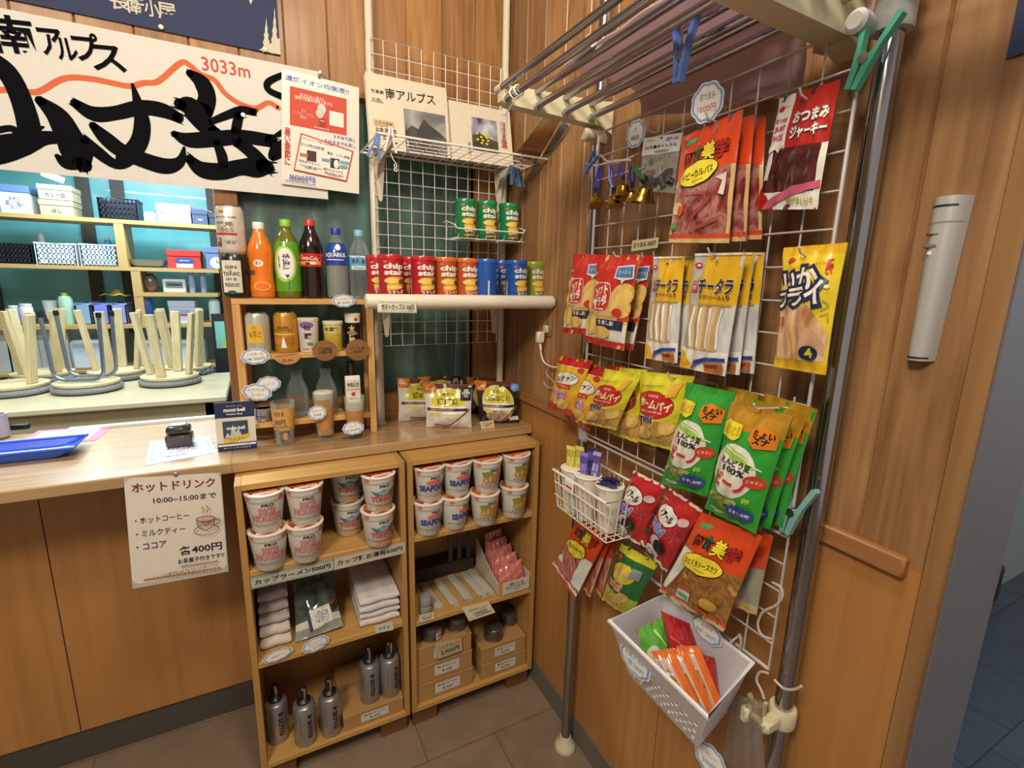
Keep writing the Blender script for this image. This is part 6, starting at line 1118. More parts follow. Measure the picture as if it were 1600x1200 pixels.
S = flat_S(X(988, 376, GX-.006), X(1029, 371, GX-.006), X(1027, 387, GX-.006), X(986, 393, GX-.006)); tagcard('price_strip', S, K('#cfc79a'), [('t', 'おつまみ 300円', .5, .5, .84, .5, INK, 0, .03)], 'small yellow green price strip on the wire panel above the crackers')
# cheese sticks
def chz(u, v): return (P('#b8b6b0') if u < .26 and v < .45 else GO if v < .42 else STIX if v < .80 else WH if v < .985 else GO)
def chz_ops():
    n, g = P('#1c2236'), P('#c2a070'); k = P('#d6bd90')
    return [('l', [(.12+.13*i, .46), (.10+.12*i, .60), (.13+.12*i, .79)], .035, k if i % 2 else g) for i in range(0)]+[('l', [(.13+.105*i, .43), (.11+.10*i, .60), (.14+.095*i, .81)], .05, k if i % 2 else g) for i in range(7)]+[('l', [(.20+.20*i, .45), (.17+.20*i, .62), (.20+.19*i, .79)], .022, P('#f2f2f4')) for i in range(4)]+[('r', .03, .005, .97, .02, WH), ('e', .16, .10, .06, .022, P('#c8202a')), ('e', .16, .10, .03, .010, WH), ('r', .09, .20, .22, .23, P('#d8a84a')), ('r', .09, .25, .22, .32, P('#b84a4a')), ('t', 'JUST', .155, .285, .1, .04, WH), ('o', 'チータラ', .60, .27, .66, .13, n, WH, 0, .05), ('t', 'カマンベール入り', .60, .36, .60, .042, n, 0, .03), ('r', .28, .41, .95, .425, P('#c8962a')), ('e', .52, .07, .03, .012, n),  # near-white streaks over the sticks are painted highlights
        ('p', [(.3, .99), (.02, .99), (.02, .82), (.2, .88)], GO), ('p', [(.26, .985), (.34, .91), (.6, .865), (.99, .85), (.99, .88), (.6, .90), (.4, .94), (.32, .985)], P('#2a3f9a')), ('p', [(.55, .92), (.96, .90), (.96, .98), (.62, .98)], P('#b8622e')), ('p', [(.6, .93), (.9, .915), (.86, .95), (.66, .955)], P('#7a3a1e'))]
CG = 'yellow cheese stick packs on the wire panel'
for (TL, TR, BR, BL, x), lb in (((1098, 398), (1195, 394), (1178, 584), (1090, 574), -.092), 'rearmost cheese stick pack of the right hook'), (((1092, 397), (1180, 394), (1155, 586), (1076, 576), -.112), 'middle cheese stick pack of the right hook'), (((1050, 402), (1086, 399), (1068, 575), (1040, 570), -.10), 'cheese stick pack seen edgewise between the two front ones'):
    bag('snack_pack', B4(TL+(x,), TR+(x,), BR+(x,), BL+(x,)), .012, chz, chz_ops(), lb, 'snack pack', CG, seed=len(lb))
bag('snack_pack', B4((1022, 401, -.125), (1070, 400, -.125), (1058, 568, -.125), (1009, 560, -.125)), .014, chz, chz_ops(), 'front cheese stick pack of the left hook', 'snack pack', CG, seed=2)
bag('snack_pack', B4((1086, 396, -.14), (1166, 394, -.14), (1133, 588, -.14), (1063, 574, -.14)), .016, chz, chz_ops(), 'front cheese stick pack of the right hook', 'snack pack', CG, seed=3)
def ika(u, v): return GO if v < .07 or v > .93 else P('#e0c42a')
bag('snack_pack', B4((1225, 387, -.10), (1325, 379, -.10), (1290, 586, -.10), (1210, 573, -.10)), .03, ika, [('p', [(.08, .50), (.3, .45), (.62, .46), (.86, .60), (.97, .70), (.96, .90), (.04, .92), (.03, .7)], SQ), ('p', [(.5, .62), (.8, .66), (.95, .78), (.95, .86), (.6, .84)], P('#c89a78')), ('e', .2, .11, .08, .02, P('#c83a2a'), -10), ('t', 'なとりの おいしさカラッと', .52, .155, .62, .02, P('#c83a2a'), -8), ('t', '味\n濃\nい', .84, .17, .1, .12, P('#c8282a'), 0, .04),
    ('o', 'い', .22, .285, .26, .15, WH, P('#1a2448'), -8, .16), ('o', 'か', .54, .255, .34, .18, WH, P('#1a2448'), -12, .16), ('o', 'フ', .14, .43, .22, .12, WH, P('#1a2448'), -10, .16), ('o', 'ラ', .42, .40, .30, .14, WH, P('#1a2448'), -10, .16), ('o', 'イ', .70, .365, .30, .18, WH, P('#1a2448'), -12, .16),
    ('t', 'うま\nしお', .13, .60, .14, .07, P('#b8322a'), 0, .06), ('e', .72, .84, .15, .06, P('#1a2448')), ('o', '4', .72, .84, .12, .075, YE, YE, -8, .05), ('e', .88, .32, .04, .015, P('#e8e0a8')), ('l', [(.85, .42), (.95, .46), (.85, .5)], .01, P('#b8a01e')), ('l', [(.84, .54), (.95, .52), (.97, .58)], .01, P('#b8a01e'))], 'yellow fried squid snack bag at the right pole', 'snack pack', seed=6)
# cracker minis
def lev(u, v): return P('#b81e22') if v < .14 else P('#c8322a') if v > .90 else P('#e6b52a') if v < .62 else P('#dfa02e')
def lev_ops(): return [('r', 0, .14, 1, .155, P('#e8d8a0')), ('e', .52, .36, .40, .12, K('#4a3a2a')), ('e', .52, .36, .385, .112, WH), ('o', 'ルヴァン', .52, .355, .62, .10, INK, INK, -10, .03), ('p', [(.26, .46), (.78, .44), (.78, .52), (.3, .54)], P('#c83a22')), ('t', 'プライム', .53, .49, .4, .04, WH), ('o', 'mini', .45, .63, .50, .12, P('#c06ac8'), WH, 0, .09, .05), ('e', .35, .78, .14, .08, CHIPC), ('e', .65, .82, .2, .1, CHIPC), ('e', .25, .9, .2, .06, P('#b8281e')), ('p', [(.0, .80), (.3, .84), (.28, .98), (0, .98)], P('#b8322a')), ('e', .86, .18, .08, .04, P('#c8322a'))]
LG, PG = 'yellow cracker mini packs on the wire panel', 'yellow pie mini packs on the wire panel'
bag('snack_pack', B4((952, 572, -.085), (978, 572, -.085), (950, 672, -.085), (922, 660, -.085)), .02, lev, [], 'red topped cracker pack mostly hidden behind its neighbours', 'snack pack', LG, seed=3)
bag('snack_pack', B4((905, 563, -.105), (948, 576, -.105), (921, 673, -.105), (882, 648, -.105)), .03, lev, lev_ops(), 'cracker mini pack overlapping the leftmost one, white oval on yellow', 'snack pack', LG, seed=2)
bag('snack_pack', B4((874, 555, -.12), (926, 564, -.12), (892, 650, -.12), (857, 638, -.12)), .028, lev, lev_ops(), 'leftmost yellow cracker mini pack with a red top', 'snack pack', LG, seed=1)
def pie(u, v): return P('#d6cc2e') if v < .58 or v > .965 else PIE
def pie_ops(): return [('p', [(0, .56), (.5, .66), (1, .5), (1, .62), (0, .66)], P('#d6cc2e')), ('e', .46, .42, .43, .185, P('#8a1a1a'), 4), ('e', .46, .42, .42, .175, P('#c0222a'), 4), ('t', 'スマイル', .44, .30, .26, .035, WH, 0, .04), ('o', 'ホームパイ', .48, .41, .72, .12, P('#f0e0a0'), P('#6a1414'), 4, .07, .05), ('t', 'FRESH HOME PIE', .46, .51, .5, .028, WH), ('o', 'mini', .33, .615, .38, .09, P('#2a2a5a'), WH, 2, .08, .05), ('p', [(.72, .12), (.9, .09), (.86, .28), (.70, .30)], P('#e0aa3a')), ('t', 'サクサクおいしい', .34, .17, .5, .03, P('#3a3a1a'), -6), ('e', .62, .76, .2, .09, PIE), ('e', .84, .70, .15, .1, CHIPC), ('e', .3, .82, .22, .09, CHIPC), ('r', .06, .66, .2, .80, P('#e0aa3a'))]
bag('snack_pack', B4((968, 574, -.095), (1012, 578, -.095), (996, 692, -.095), (950, 676, -.095)), .03, pie, pie_ops(), 'yellow pie mini pack squeezed between the two others', 'snack pack', PG, seed=5)
bag('snack_pack', B4((946, 576, -.125), (1003, 586, -.125), (962, 672, -.125), (909, 660, -.125)), .036, pie, pie_ops(), 'yellow pie mini pack next to the crackers', 'snack pack', PG, seed=8)
bag('snack_pack', B4((1001, 580, -.125), (1086, 588, -.125), (1050, 704, -.125), (995, 689, -.125)), .036, pie, pie_ops(), 'yellow pie mini pack beside the green bean bag', 'snack pack', PG, seed=4)
# pea snacks
GRB = P('#2e9a35'); GOLD = mat('#c8922a', .2, metal=.3, coat=.6); PEA = P('#7f8a3e')
def bino(top, lim): return lambda u, v: top if v < lim else GRB
def bino_ops():
    k = P('#1c221c'); r = P('#cf2a2a'); pea = P('#8fbf3a')
    return [('e', .42, .54, .41, .235, WH), ('p', [(.18, .33), (.5, .36), (.86, .46), (.72, .48), (.4, .43), (.22, .40)], P('#9acb48')), ('l', [(.2, .35), (.5, .38), (.88, .47)], .012, WH), ('o', 'えんどう豆', .47, .46, .56, .058, k, k, 3, .03), ('o', '100%', .48, .525, .42, .052, k, k, 3, .03), ('o', 'ビーノ', .43, .635, .62, .12, r, WH, 3, .09, .06), ('e', .84, .57, .15, .055, P('#c83a22')), ('t', 'ビタミン', .84, .57, .2, .03, WH),
            ('p', [(.02, .17), (.1, .13), (.4, .15), (.42, .25), (.3, .29), (.02, .27)], P('#e6d83a')), ('t', 'カリっと\nおいしい', .22, .21, .32, .08, P('#c8622a'), 0, .03), ('p', [(.56, .16), (.7, .12), (.96, .16), (.97, .28), (.7, .30), (.56, .24)], P('#d87a22')), ('t', 'ちょい\nスナ', .76, .21, .32, .11, k, 3, .05)]+[('l', [(.08+.09*i, .82+.03*(i % 2)), (.2+.09*i, .76+.02*(i % 3)), (.34+.08*i, .80+.05*(i % 2))], .035, PEA if i % 2 else P('#a3a862')) for i in range(5)]+[('l', [(.3, .82), (.45, .9)], .035, PEA), ('e', .72, .87, .22, .065, P('#24469a')), ('t', 'うましお味', .72, .87, .32, .035, WH, 4, .03), ('t', '卵', .8, .74, .1, .05, P('#c8d85a')), ('e', .28, .94, .17, .02, P('#d8e0d0'))]
BG = 'green pea snack bags on the wire panel'
bag('snack_pack', B4((1122, 600, -.095), (1186, 616, -.095), (1160, 770, -.095), (1110, 760, -.095)), .03, bino(GOLD, .16), [], 'gold topped pea snack bag behind the left front one', 'snack pack', BG, seed=7)
bag('snack_pack', B4((1195, 614, -.092), (1278, 640, -.092), (1222, 824, -.092), (1160, 800, -.092)), .03, bino(GOLD, .18), bino_ops(), 'rearmost gold topped pea snack bag near the right pole', 'snack pack', BG, seed=3)
bag('snack_pack', B4((1172, 622, -.115), (1262, 648, -.115), (1203, 828, -.115), (1135, 800, -.115)), .03, bino(GOLD, .18), bino_ops(), 'gold topped pea snack bag second behind the right front one', 'snack pack', BG, seed=2)
bag('snack_pack', B4((1074, 597, -.14), (1150, 614, -.14), (1106, 776, -.14), (1033, 755, -.14)), .04, bino(GRB, .1), bino_ops(), 'all green pea snack bag, front left of the pair', 'snack pack', BG, seed=1)
bag('snack_pack', B4((1143, 627, -.15), (1240, 650, -.15), (1181, 834, -.15), (1102, 794, -.15)), .042, bino(GOLD, .18), bino_ops(), 'gold topped pea snack bag in front at right', 'snack pack', BG, seed=5)
# chocolate minis
def noir(u, v): return P('#b8242a') if .05 < v < .95 else WH if v < .05 or v > .975 else P('#a81e24')
def noir_ops(): 
    w, k = WH, P('#1c1616'); fl = P('#d8545a')
    return [('e', .38, .30, .34, .135, k, 6), ('e', .38, .30, .325, .125, w, 6), ('o', 'ノアール', .38, .30, .46, .10, k, k, 10, .05, .05), ('o', 'mini', .34, .50, .48, .12, P('#5a7ad0'), w, 8, .09, .05)]+[('l', [(.76+.13*cos(t)+.06*cos(t), .48+.08*sin(t)+.04*sin(t)), (.76, .48)], .008, fl) for t in (0, 1.05, 2.1, 3.14, 4.2, 5.2)]+[('l', [(.76+.10*cos(t+.0)+.05*cos(k2), .48+.06*sin(t)+.03*sin(k2)) for k2 in [q*.9 for q in range(8)]], .008, fl) for t in (0, 1.26, 2.5, 3.77, 5.0)]+[
        ('e', .18, .68, .12, .075, k), ('e', .48, .68, .15, .09, P('#d8d4e0')), ('e', .63, .72, .19, .105, k), ('e', .48, .86, .20, .085, w), ('t', 'バニラ\nクリーム', .48, .86, .26, .08, k), ('t', 'ヤマザキ', .12, .12, .14, .03, w), ('e', .84, .24, .12, .055, P('#d8b8b0')), ('l', [(.02, .8), (.3, .88)], .02, P('#d85a5a')), ('l', [(.02, .88), (.26, .93)], .02, P('#d85a5a'))]
NG = 'red cocoa cookie packs on the low wire panel'
bag('snack_pack', B4((991, 735, -.12), (1042, 760, -.12), (1000, 852, -.12), (948, 822, -.12)), .036, noir, noir_ops(), 'red cocoa cookie pack beside the paper cups', 'snack pack', NG, seed=1)
bag('snack_pack', B4((1047, 762, -.13), (1099, 797, -.13), (1041, 895, -.13), (1001, 846, -.13)), .036, noir, noir_ops(), 'red cocoa cookie pack below the green bean bags', 'snack pack', NG, seed=2)
KG = 'small orange topped sausage packs at lower left'
STICK = mottled('salami_sticks', ('6a2a20', 'a8584a', 'c88a72', '8a3a30'), 26, .2, (1, 3, .4), coat=.7)
for dx, x, lb in ((36, -.088, 'rearmost small orange topped sausage pack at lower left'), (20, -.105, 'middle small orange topped sausage pack at lower left')): bag('snack_pack', B4((908+dx, 803, x), (950+dx*.55, 826, x), (900+dx*1.1, 934, x), (872+dx, 890, x)), .012, jerky_front(STICK, .45), [], lb, 'snack pack', KG, seed=dx)
bag('snack_pack', B4((908, 801, -.125), (955, 828, -.125), (899, 936, -.125), (862, 883, -.125)), .016, lambda u, v: OR if v < .46 else (WH if u > .72 and v < .9 else STICK if v < .92 else WH if v < .955 else OR), kosh('やわらかサラミ', STICK, .44)+[('e', .2, .72, .1, .05, WH)], 'front small orange topped sausage pack at lower left', 'snack pack', KG, seed=6)
bag('snack_pack', B4((971, 848, -.11), (1030, 880, -.11), (986, 966, -.11), (940, 936, -.11)), .036, lambda u, v: P('#d8d03a') if v < .12 or v > .88 else P('#1e6a38') if v < .68 else P('#a8b83a'), [('e', .42, .36, .34, .15, P('#e0cc3a')), ('o', 'レモンパック', .42, .36, .52, .085, P('#d85a7a'), WH, 4, .08), ('o', 'mini', .32, .56, .46, .12, P('#e0622a'), WH, 4, .08), ('e', .12, .72, .13, .07, CHIPC), ('e', .5, .78, .2, .08, CHIPC), ('e', .66, .7, .14, .08, CHIPC), ('e', .36, .9, .2, .07, CHIPC), ('p', [(.62, .2), (.86, .2), (.86, .36), (.62, .36)], P('#8a9a9a')), ('e', .14, .16, .09, .04, P('#b03a3a'))], 'dark green and yellow lemon cookie pack above the white basket', 'snack pack', seed=4)
OG = 'orange topped cutlet snack packs above the white basket'
bag('snack_pack', B4((1140, 812, -.098), (1208, 838, -.098), (1182, 962, -.098), (1110, 930, -.098)), .02, bands((.42, OR), (.9, mat('#9a9a86', .2, coat=.7)), (2, BE)), [], 'orange topped pack with pale sides behind the cutlet pack', 'snack pack', OG, seed=2)
bag('snack_pack', B4((1096, 800, -.14), (1192, 838, -.14), (1131, 987, -.14), (1030, 923, -.14)), .03, lambda u, v: OR if v < .43-.05*(1-u) else WH if v < .52 and u < .9 and u > .0 and v < .56-.2*u else KATSU if v < .93 else OR if v < .965 else BE, [('p', [(.0, .42), (.26, .42), (.08, .9), (0, .9)], WH)]+kosh('ひとくちソースカツ', KATSU, .45)+[('p', [(.28, .74), (.48, .74), (.48, .9), (.28, .9)], P('#d8e0d0')), ('r', .28, .74, .48, .79, P('#c8483a')), ('r', .30, .83, .46, .88, P('#5aa86a')), ('e', .74, .8, .12, .06, P('#c8a03a')), ('p', [(.6, .88), (.78, .9), (.75, .97), (.58, .94)], P('#c8622a'))], 'orange topped cutlet snack pack over the white basket', 'snack pack', OG, seed=5)
# hooks that show between the bags
for i, (px, py, x, nm_) in enumerate(((1256, 152, -.108, 'through the red jerky pack'), (1110, 188, -.15, 'above the orange sausage pack'), (1010, 202, -.108, 'above the whistle pack'), (1113, 398, -.15, 'through the front cheese pack'), (1255, 398, -.11, 'through the yellow squid bag'), (965, 402, -.142, 'above the red crackers'), (1185, 640, -.16, 'above the right front pea bag'), (1050, 590, -.135, 'above the right pie pack'))):
    hook(X(px, py, x), 0).build('wire_hook', label='white wire hook %s' % nm_, cat='hook', group=HK)
# cloud cards on the panel
cloud(X(993, 209, -.10), (.35, -.94, 0), (0, 0, 1), .042, .055, ['鈴', '¥800'], 'cloud price card above the brass bells', cols={0: '#c8483a'}, lobes=8)
cloud(X(1105, 160, -.15), (.35, -.94, 0), (0, 0, 1), .054, .064, ['おつまみ', '1000円'], 'cloud price card above the orange sausage pack', cols={1: '#c8483a'}, lobes=8)
# bells on a hook rail
BR = mat('#b08a3a', .22, metal=1); BP = mat('#3a3aa8', .3)
hb = X(917, 256, -.12); m = MB(); pts = [X(917, 255, -.125), X(932, 259, -.125), X(962, 251, -.125), X(985, 250, -.125)]; m.tube(pts, .0022, GM, 8); m.tube([X(938, 242, -.10), X(948, 252, -.115), X(965, 254, -.115), X(990, 244, -.10), X(1003, 238, GX)], .0022, GM, 8); m.build('hook_rail', label='bent white wire rail holding the brass bells at the left pole', cat='hook')
for i, (px, py, s, cx, cc) in enumerate(((933, 318, 1.0, 937, '#3838a0'), (960, 320, 1.05, 952, '#4444b0'), (973, 305, 1.1, 967, '#3a3aa4'), (985, 314, 1.0, 986, '#2a2a80'), (1003, 312, 1.3, 988, '#2a6a34'))):
    x = -.13+.008*(i % 2); b = X(px, py+3, x); o = thing('bell', 'brass bell on a %s cord, %s of the row' % ('green' if i == 4 else 'purple', ('leftmost', 'second from left', 'middle', 'second from right', 'rightmost')[i]), 'bell', b, 'brass bells on the wire rail'); r = .0200*s
    M = Matrix.Translation(b) @ Matrix.Rotation(.15*(i-2), 4, 'X'); m = MB(); m.lathe([(r, 0), (r*1.03, .001*s), (r*.84, .005*s), (r*.62, .013*s), (r*.54, .019*s), (r*.3, .0225*s), (r*.1, .024*s)], BR, 24, M); m.build('bell_body', o)
    m = MB(); t = M@V((0, 0, .0245*s)); m.tube([t+V((0, .004*cos(a), .004+.004*sin(a))) for a in [k*pi/5 for k in range(10)]], .0011, BR, 8, closed=True); m.lathe([(.003, -.004), (.004, 0), (.002, .004)], BR, 10, Matrix.Translation(M@V((0, 0, .004)))); m.build('ring_and_clapper', o)
    top = X(cx, 258, -.125); m = MB(); m.tube([t+V((0, 0, .006)), (t+top)/2+V((-.004, .003, 0)), top], .0024, mat(cc, .35), 8); m.tube([t+V((.001, 0, .007)), (t+top)/2+V((.004, -.004, -.002)), top+V((.002, -.004, 0))], .002, mat(cc, .35), 8); m.tube([t+V((0, 0, .004)), t+V((-.002, .001, .014))], .004, BLACK, 8); m.build('cord', o)
# pegs on the rack
peg(X(921, 258, -.13), (-.2, .55, -.8), (0, -.8, -.55), '#4a6ab0', 'blue clothes peg at the left end of the bell rail', .045)
def bigpeg(p, d, s, c, lb, ln):
    o = peg(p, d, s, c, lb, ln); return o
bigpeg(X(1065, 88, -.20), (0, .08, -1), (0, -1, 0), '#6484d0', 'large blue clothes peg hanging from a bar of the laundry rack', .085)
m = MB(); a = X(1065, 72, -.20); m.tube([a, a+V((0, 0, .02)), a+V((-.004, .004, .034))], .0014, STEEL, 6); m.build('wire_loop', label='thin wire loop from which the large blue peg hangs', cat='wire')
bigpeg(X(1352, 92, -.085), (-.02, .32, -1), (0, -1, -.3), '#4fa890', 'green clothes peg at the top of the right pole', .085)
bigpeg(X(1238, 800, -.085), (0, .15, -1), (0, -1, -.15), '#7fb0b0', 'pale green clothes peg hanging at the right pole beside the pea bags', .09)
m = MB(); a = V((-.311, -.66, 1.822)); ring = [a+V((.011*cos(t), .003*sin(t), .011*sin(t))) for t in [k*.52 for k in range(12)]]; m.tube(ring, .0014, WIRE, 8, closed=True); ring = [a+V((.011*cos(t), -.02+.003*sin(t), .011*sin(t))) for t in [k*.52 for k in range(12)]]; m.tube(ring, .0014, WIRE, 8, closed=True)
b = X(789, 180, -.311); m.tube([a+V((0, -.01, -.011)), b+V((0, 0, .0))], .0013, WIRE, 8); m.build('ring_hook', label='white ring hook hanging on the outer bar of the laundry rack', cat='hook')
m = MB(); S = rect_S(X(788, 198, -.31), (.8, -.6, 0), (0, 0, 1), .012, .056); 
m.tube([S(.1, .05), S(.1, .95), S(.9, .95), S(.9, .05), S(.1, .05)], .002, glass('clear_plastic', '#e6ecee', .25), 8); m.build('clear_clip', label='clear plastic clip hanging from the ring hook', cat='clip')
# wire basket with paper cups
zr = 1.0; o = thing('wire_basket', 'small white wire basket with three paper cups hooked on the low panel', 'basket', (-.135, -.80, .905)); x0, x1, y0, y1 = -.203, GX-.005, -.908, -.70
m = MB(); m.tube([(x0, y1, zr), (x0, y0, zr), (x1, y0, zr), (x1, y1, zr)], .0032, WIRE, 8, closed=True); m.tube([(x0+.004, y1-.004, zr-.03), (x0+.004, y0+.004, zr-.03), (x1, y0+.004, zr-.03), (x1, y1-.004, zr-.03)], .0018, WIRE, 8, closed=True); m.build('rim', o)
m = MB(); zb = .905
for i in range(12): y = y0+.008+(y1-y0-.016)*i/11; m.tube([(x0, y, zr), (x0+.012, y, zb), (x1, y, zb), (x1, y, zr)], .0013, WIRE, 6)
for i in range(6): x = x0+.014+(x1-x0-.018)*i/5; m.tube([(x, y0, zr), (x, y0+.01, zb-.001), (x, y1-.01, zb-.001), (x, y1, zr)], .0013, WIRE, 6)
for z in (.935,): m.tube([(x0+.008, y1, z), (x0+.008, y0, z), (x1, y0, z), (x1, y1, z)], .0013, WIRE, 6, closed=True)
m.build('mesh', o)
m = MB(); p = V((x0-.003, -.775, .985)); m.box(p+V((-.001, -.018, -.014)), p+V((.001, .018, .014)), WHITE, bev=.0008); S = flat_S(p+V((-.0012, .018, .014)), p+V((-.0012, -.018, .014)), p+V((-.0012, -.018, -.014)), p+V((-.0012, .018, -.014))); draw(m, S, S.asp, [('r', 0.150, 0.417, 0.850, 0.583, RED)], lim=9); m.build('basket_tag', o, flat=True)
CUPP = mottled('paper_cup_print', ('b8a890', 'd8d0c0', 'dcd4c4', '8a927a'), 20, .6); CPS = []
for i, y in enumerate((-.735, -.795, -.862)):
    p_ = Z(*((897, 731), (919, 742), (953, 758))[i], zb+.107); cx, y = p_.x, p_.y; CPS.append(p_); zc = zb+.0022; h = .105; q = thing('paper_cup', '%s paper cup in the wire basket' % ('rear paper cup with yellow sticks:', 'middle paper cup with purple sticks:', 'front paper cup full of navy sweets:')[i] if False else ('paper cup with yellow sachets at the far end of the wire basket', 'paper cup with purple sachets in the middle of the wire basket', 'paper cup full of navy sweets at the near end of the wire basket')[i], 'paper cup', (cx, y, zc), 'paper cups in the wire basket')
    M = Matrix.Translation((cx, y, zc)); m = MB(); m.lathe([(.022, 0), (.0225, .002), (.0305, h)], CUPP, 30, M); m.lathe([(.0295, h), (.020, .01)], mat('#d8d0c0', .6), 30, M, caps=False); m.build('body', q)
    m = MB(); m.tube([V((cx+.0308*cos(t), y+.0308*sin(t), zc+h)) for t in [k*2*pi/28 for k in range(28)]], .0016, mat('#e6e0d4', .5), 8, closed=True); m.build('rim', q)
zs_ = zb+.02
def sachet(cx, y, lean_, w, h, c, c2, lb, grp, z0=.03):
    a = V((cx, y, zb+z0)); t = a+V(lean_)*h+UP*h; ey = (t-a).normalized(); ex = V((.4, -.9, 0)).normalized(); S4 = [t-ex*w/2, t+ex*w/2, a+ex*w/2, a-ex*w/2]
    bag('sachet', S4, .006, bands((.08, P(c2)), (2, P(c))), [('r', .15, .2, .85, .5, P(c2)), ('r', 0.200, 0.340, 0.800, 0.360, P(c))], lb, 'sachet', grp, nu=8, nv=14, seed=len(lb))
for i, (dx, dy, h) in enumerate(((-.004, .012, .115), (.008, -.002, .118))): sachet(CPS[0].x+dx, CPS[0].y+dy*.4, (0, .05-.1*i, 0), .024, h*1.12, '#b8a83a', '#d8cc6a', '%s yellow sachet in the far paper cup' % ('left', 'right')[i], 'yellow sachets in the far paper cup')
for i, (dx, dy, h) in enumerate(((-.006, .008, .112), (.004, -.002, .125), (.009, -.012, .12))): sachet(CPS[1].x+dx, CPS[1].y+dy*.4, (0, .06-.08*i, 0), .021, h*1.15, '#5a4a98', ('#8a7ac8', '#222a5a', '#b8b0d8')[i], '%s purple sachet in the middle paper cup' % ('left', 'middle', 'right')[i], 'purple sachets in the middle paper cup')
sachet(CPS[0].x+.012, CPS[0].y+.010, (0, .25, 0), .01, .12, '#1c1a1e', '#2a262a', 'thin black stick leaning at the far side of the cup with yellow sachets', None)
random.seed(8)
NVY = mat('#1e2458', .2, coat=.7)
for i in range(10):
    a = i*2.4; rr = .015*math.sqrt(i/9.0); c = V((CPS[2].x+rr*cos(a), CPS[2].y+rr*sin(a), zb+.104+.014*(1-rr/.018)+.004*(i % 3))); m = MB()
    Q = [c+V((-.012, .010, .004)), c+V((-.002, -.014, .006)), c+V((.012, -.010, -.006)), c+V((.002, .014, -.006))]
    bag('wrapped_sweet', Q, .013, NVY, [('r', .2, .4, .8, .6, P('#8a94c0'))], 'navy wrapped sweet heaped in the near paper cup', 'sweet', 'navy sweets in the near paper cup', nu=8, nv=8, seed=i, top=.1, bot=.1)
# white basket with snack packs
def lerp3(a, b, t): return a+(b-a)*t
PLW = mat('#dcdae0', .35, trans=.25, coat=.1); zt2, zb2 = .812, .683
o = thing('basket', 'white plastic basket with snack packs hanging from the low wire panel', 'basket', (-.17, -1.1, zb2)); X0, X1, Y0, Y1 = -.255, -.092, -1.232, -.992; ins = .022
tp = [V((X0, -1.004, zt2)), V((X0, -1.240, zt2)), V((X1-.006, -1.196, zt2)), V((X1-.006, -.985, zt2))]; bt_ = [V((X0+.048, -1.018, zb2)), V((X0+.048, -1.192, zb2)), V((X1-.012, -1.165, zb2)), V((X1-.012, -1.0, zb2))]
def wall_holes(i, j, holes):
    m = MB(); S = lambda u, v, o=0: lerp3(lerp3(tp[i], tp[j], u), lerp3(bt_[i], bt_[j], u), v)
    n = ((bt_[i]-tp[i]).cross(tp[j]-tp[i])).normalized(); F = lambda u, v, d: S(u, v)+n*d
    if not holes: m.add([F(*q, 0) for q in ((0, 0), (1, 0), (1, 1), (0, 1))]+[F(*q, -.0022) for q in ((0, 0), (1, 0), (1, 1), (0, 1))], [(0, 1, 2, 3), (7, 6, 5, 4), (0, 4, 5, 1), (1, 5, 6, 2), (2, 6, 7, 3), (3, 7, 4, 0)], PLW); return m
    NU, NV = 20, 10
    def cell(a, b):
        hole = b >= 4 and 1 <= a < NU-1 and (a+b) % 2 == 0 and b < NV-1; q = [(a/NU, b/NV), ((a+1)/NU, b/NV), ((a+1)/NU, (b+1)/NV), (a/NU, (b+1)/NV)]
        for d in (0, -.0022):
            if not hole: m.add([F(*p, d) for p in q], [(0, 1, 2, 3)], PLW)
            else:
                cu, cv = (a+.5)/NU, (b+.5)/NV; r = .36; inn = [(cu+(p[0]-cu)*.76, cv+(p[1]-cv)*.76) for p in q]
                m.add([F(*p, d) for p in q+inn], [(k, (k+1) % 4, 4+(k+1) % 4, 4+k) for k in range(4)], PLW)
        if hole: m.add([F(*p, 0) for p in inn]+[F(*p, -.0022) for p in inn], [(k, (k+1) % 4, 4+(k+1) % 4, 4+k) for k in range(4)], PLW)
    for a in range(NU):
        for b in range(NV): cell(a, b)
    return m
for i, j, h in ((0, 1, 1), (1, 2, 0), (2, 3, 0), (3, 0, 0)): wall_holes(i, j, h).build('side', o, flat=True)
m = MB(); m.add(bt_+[p+UP*.0022 for p in bt_], [(0, 1, 2, 3), (7, 6, 5, 4)], PLW); m.build('bottom', o, flat=True)
m = MB(); m.tube([p+V((0, 0, -.002)) for p in tp], .0045, mat('#e2e0e2', .4), 8, closed=True); m.build('rim', o)
for y in (-1.05, -1.15): m = MB(); m.tube([(X1-.005, y, zt2-.02), (X1-.005, y, zt2+.006), (GX, y, zt2+.012), (GX+.006, y, zt2+.004), (GX+.006, y, .795)], .002, GM, 8); m.build('hook', o)
def pk(c4, T, f, ops, lb, seed): bag('snack_pack', [V(p) for p in c4], T, f, ops, lb, 'snack pack', 'snack packs standing in the white basket', seed=seed, nu=14, nv=18)
REDF = mat('#a81e22', .2, coat=.7); ORF = mat('#dc6a22', .2, coat=.7); GRF = mat('#5aa43a', .2, coat=.7); zz2 = zb2+.006
def standing(y, x0_, x1_, dz, ly): return [(x0_, y+ly, zz2+dz), (x1_, y+ly, zz2+dz), (x1_, y, zz2), (x0_, y, zz2)]
PAST = mottled('pastry', ('8a5a34', 'c0895a', 'a8703e'), 60, .4, coat=.4)
pk([(-.205, -1.025, zz2+.10), (-.140, -1.03, zz2+.115), (-.145, -1.08, zz2), (-.195, -1.07, zz2)], .03, lambda u, v: GRF if v < .5 or u > .6 else PAST, [('e', .3, .5, .25, .2, P('#c8c8b8')), ('l', [(.5, .1), (.8, .4)], .03, P('#b8d88a'))], 'green film pack with pastry at the far end of the white basket', 1)
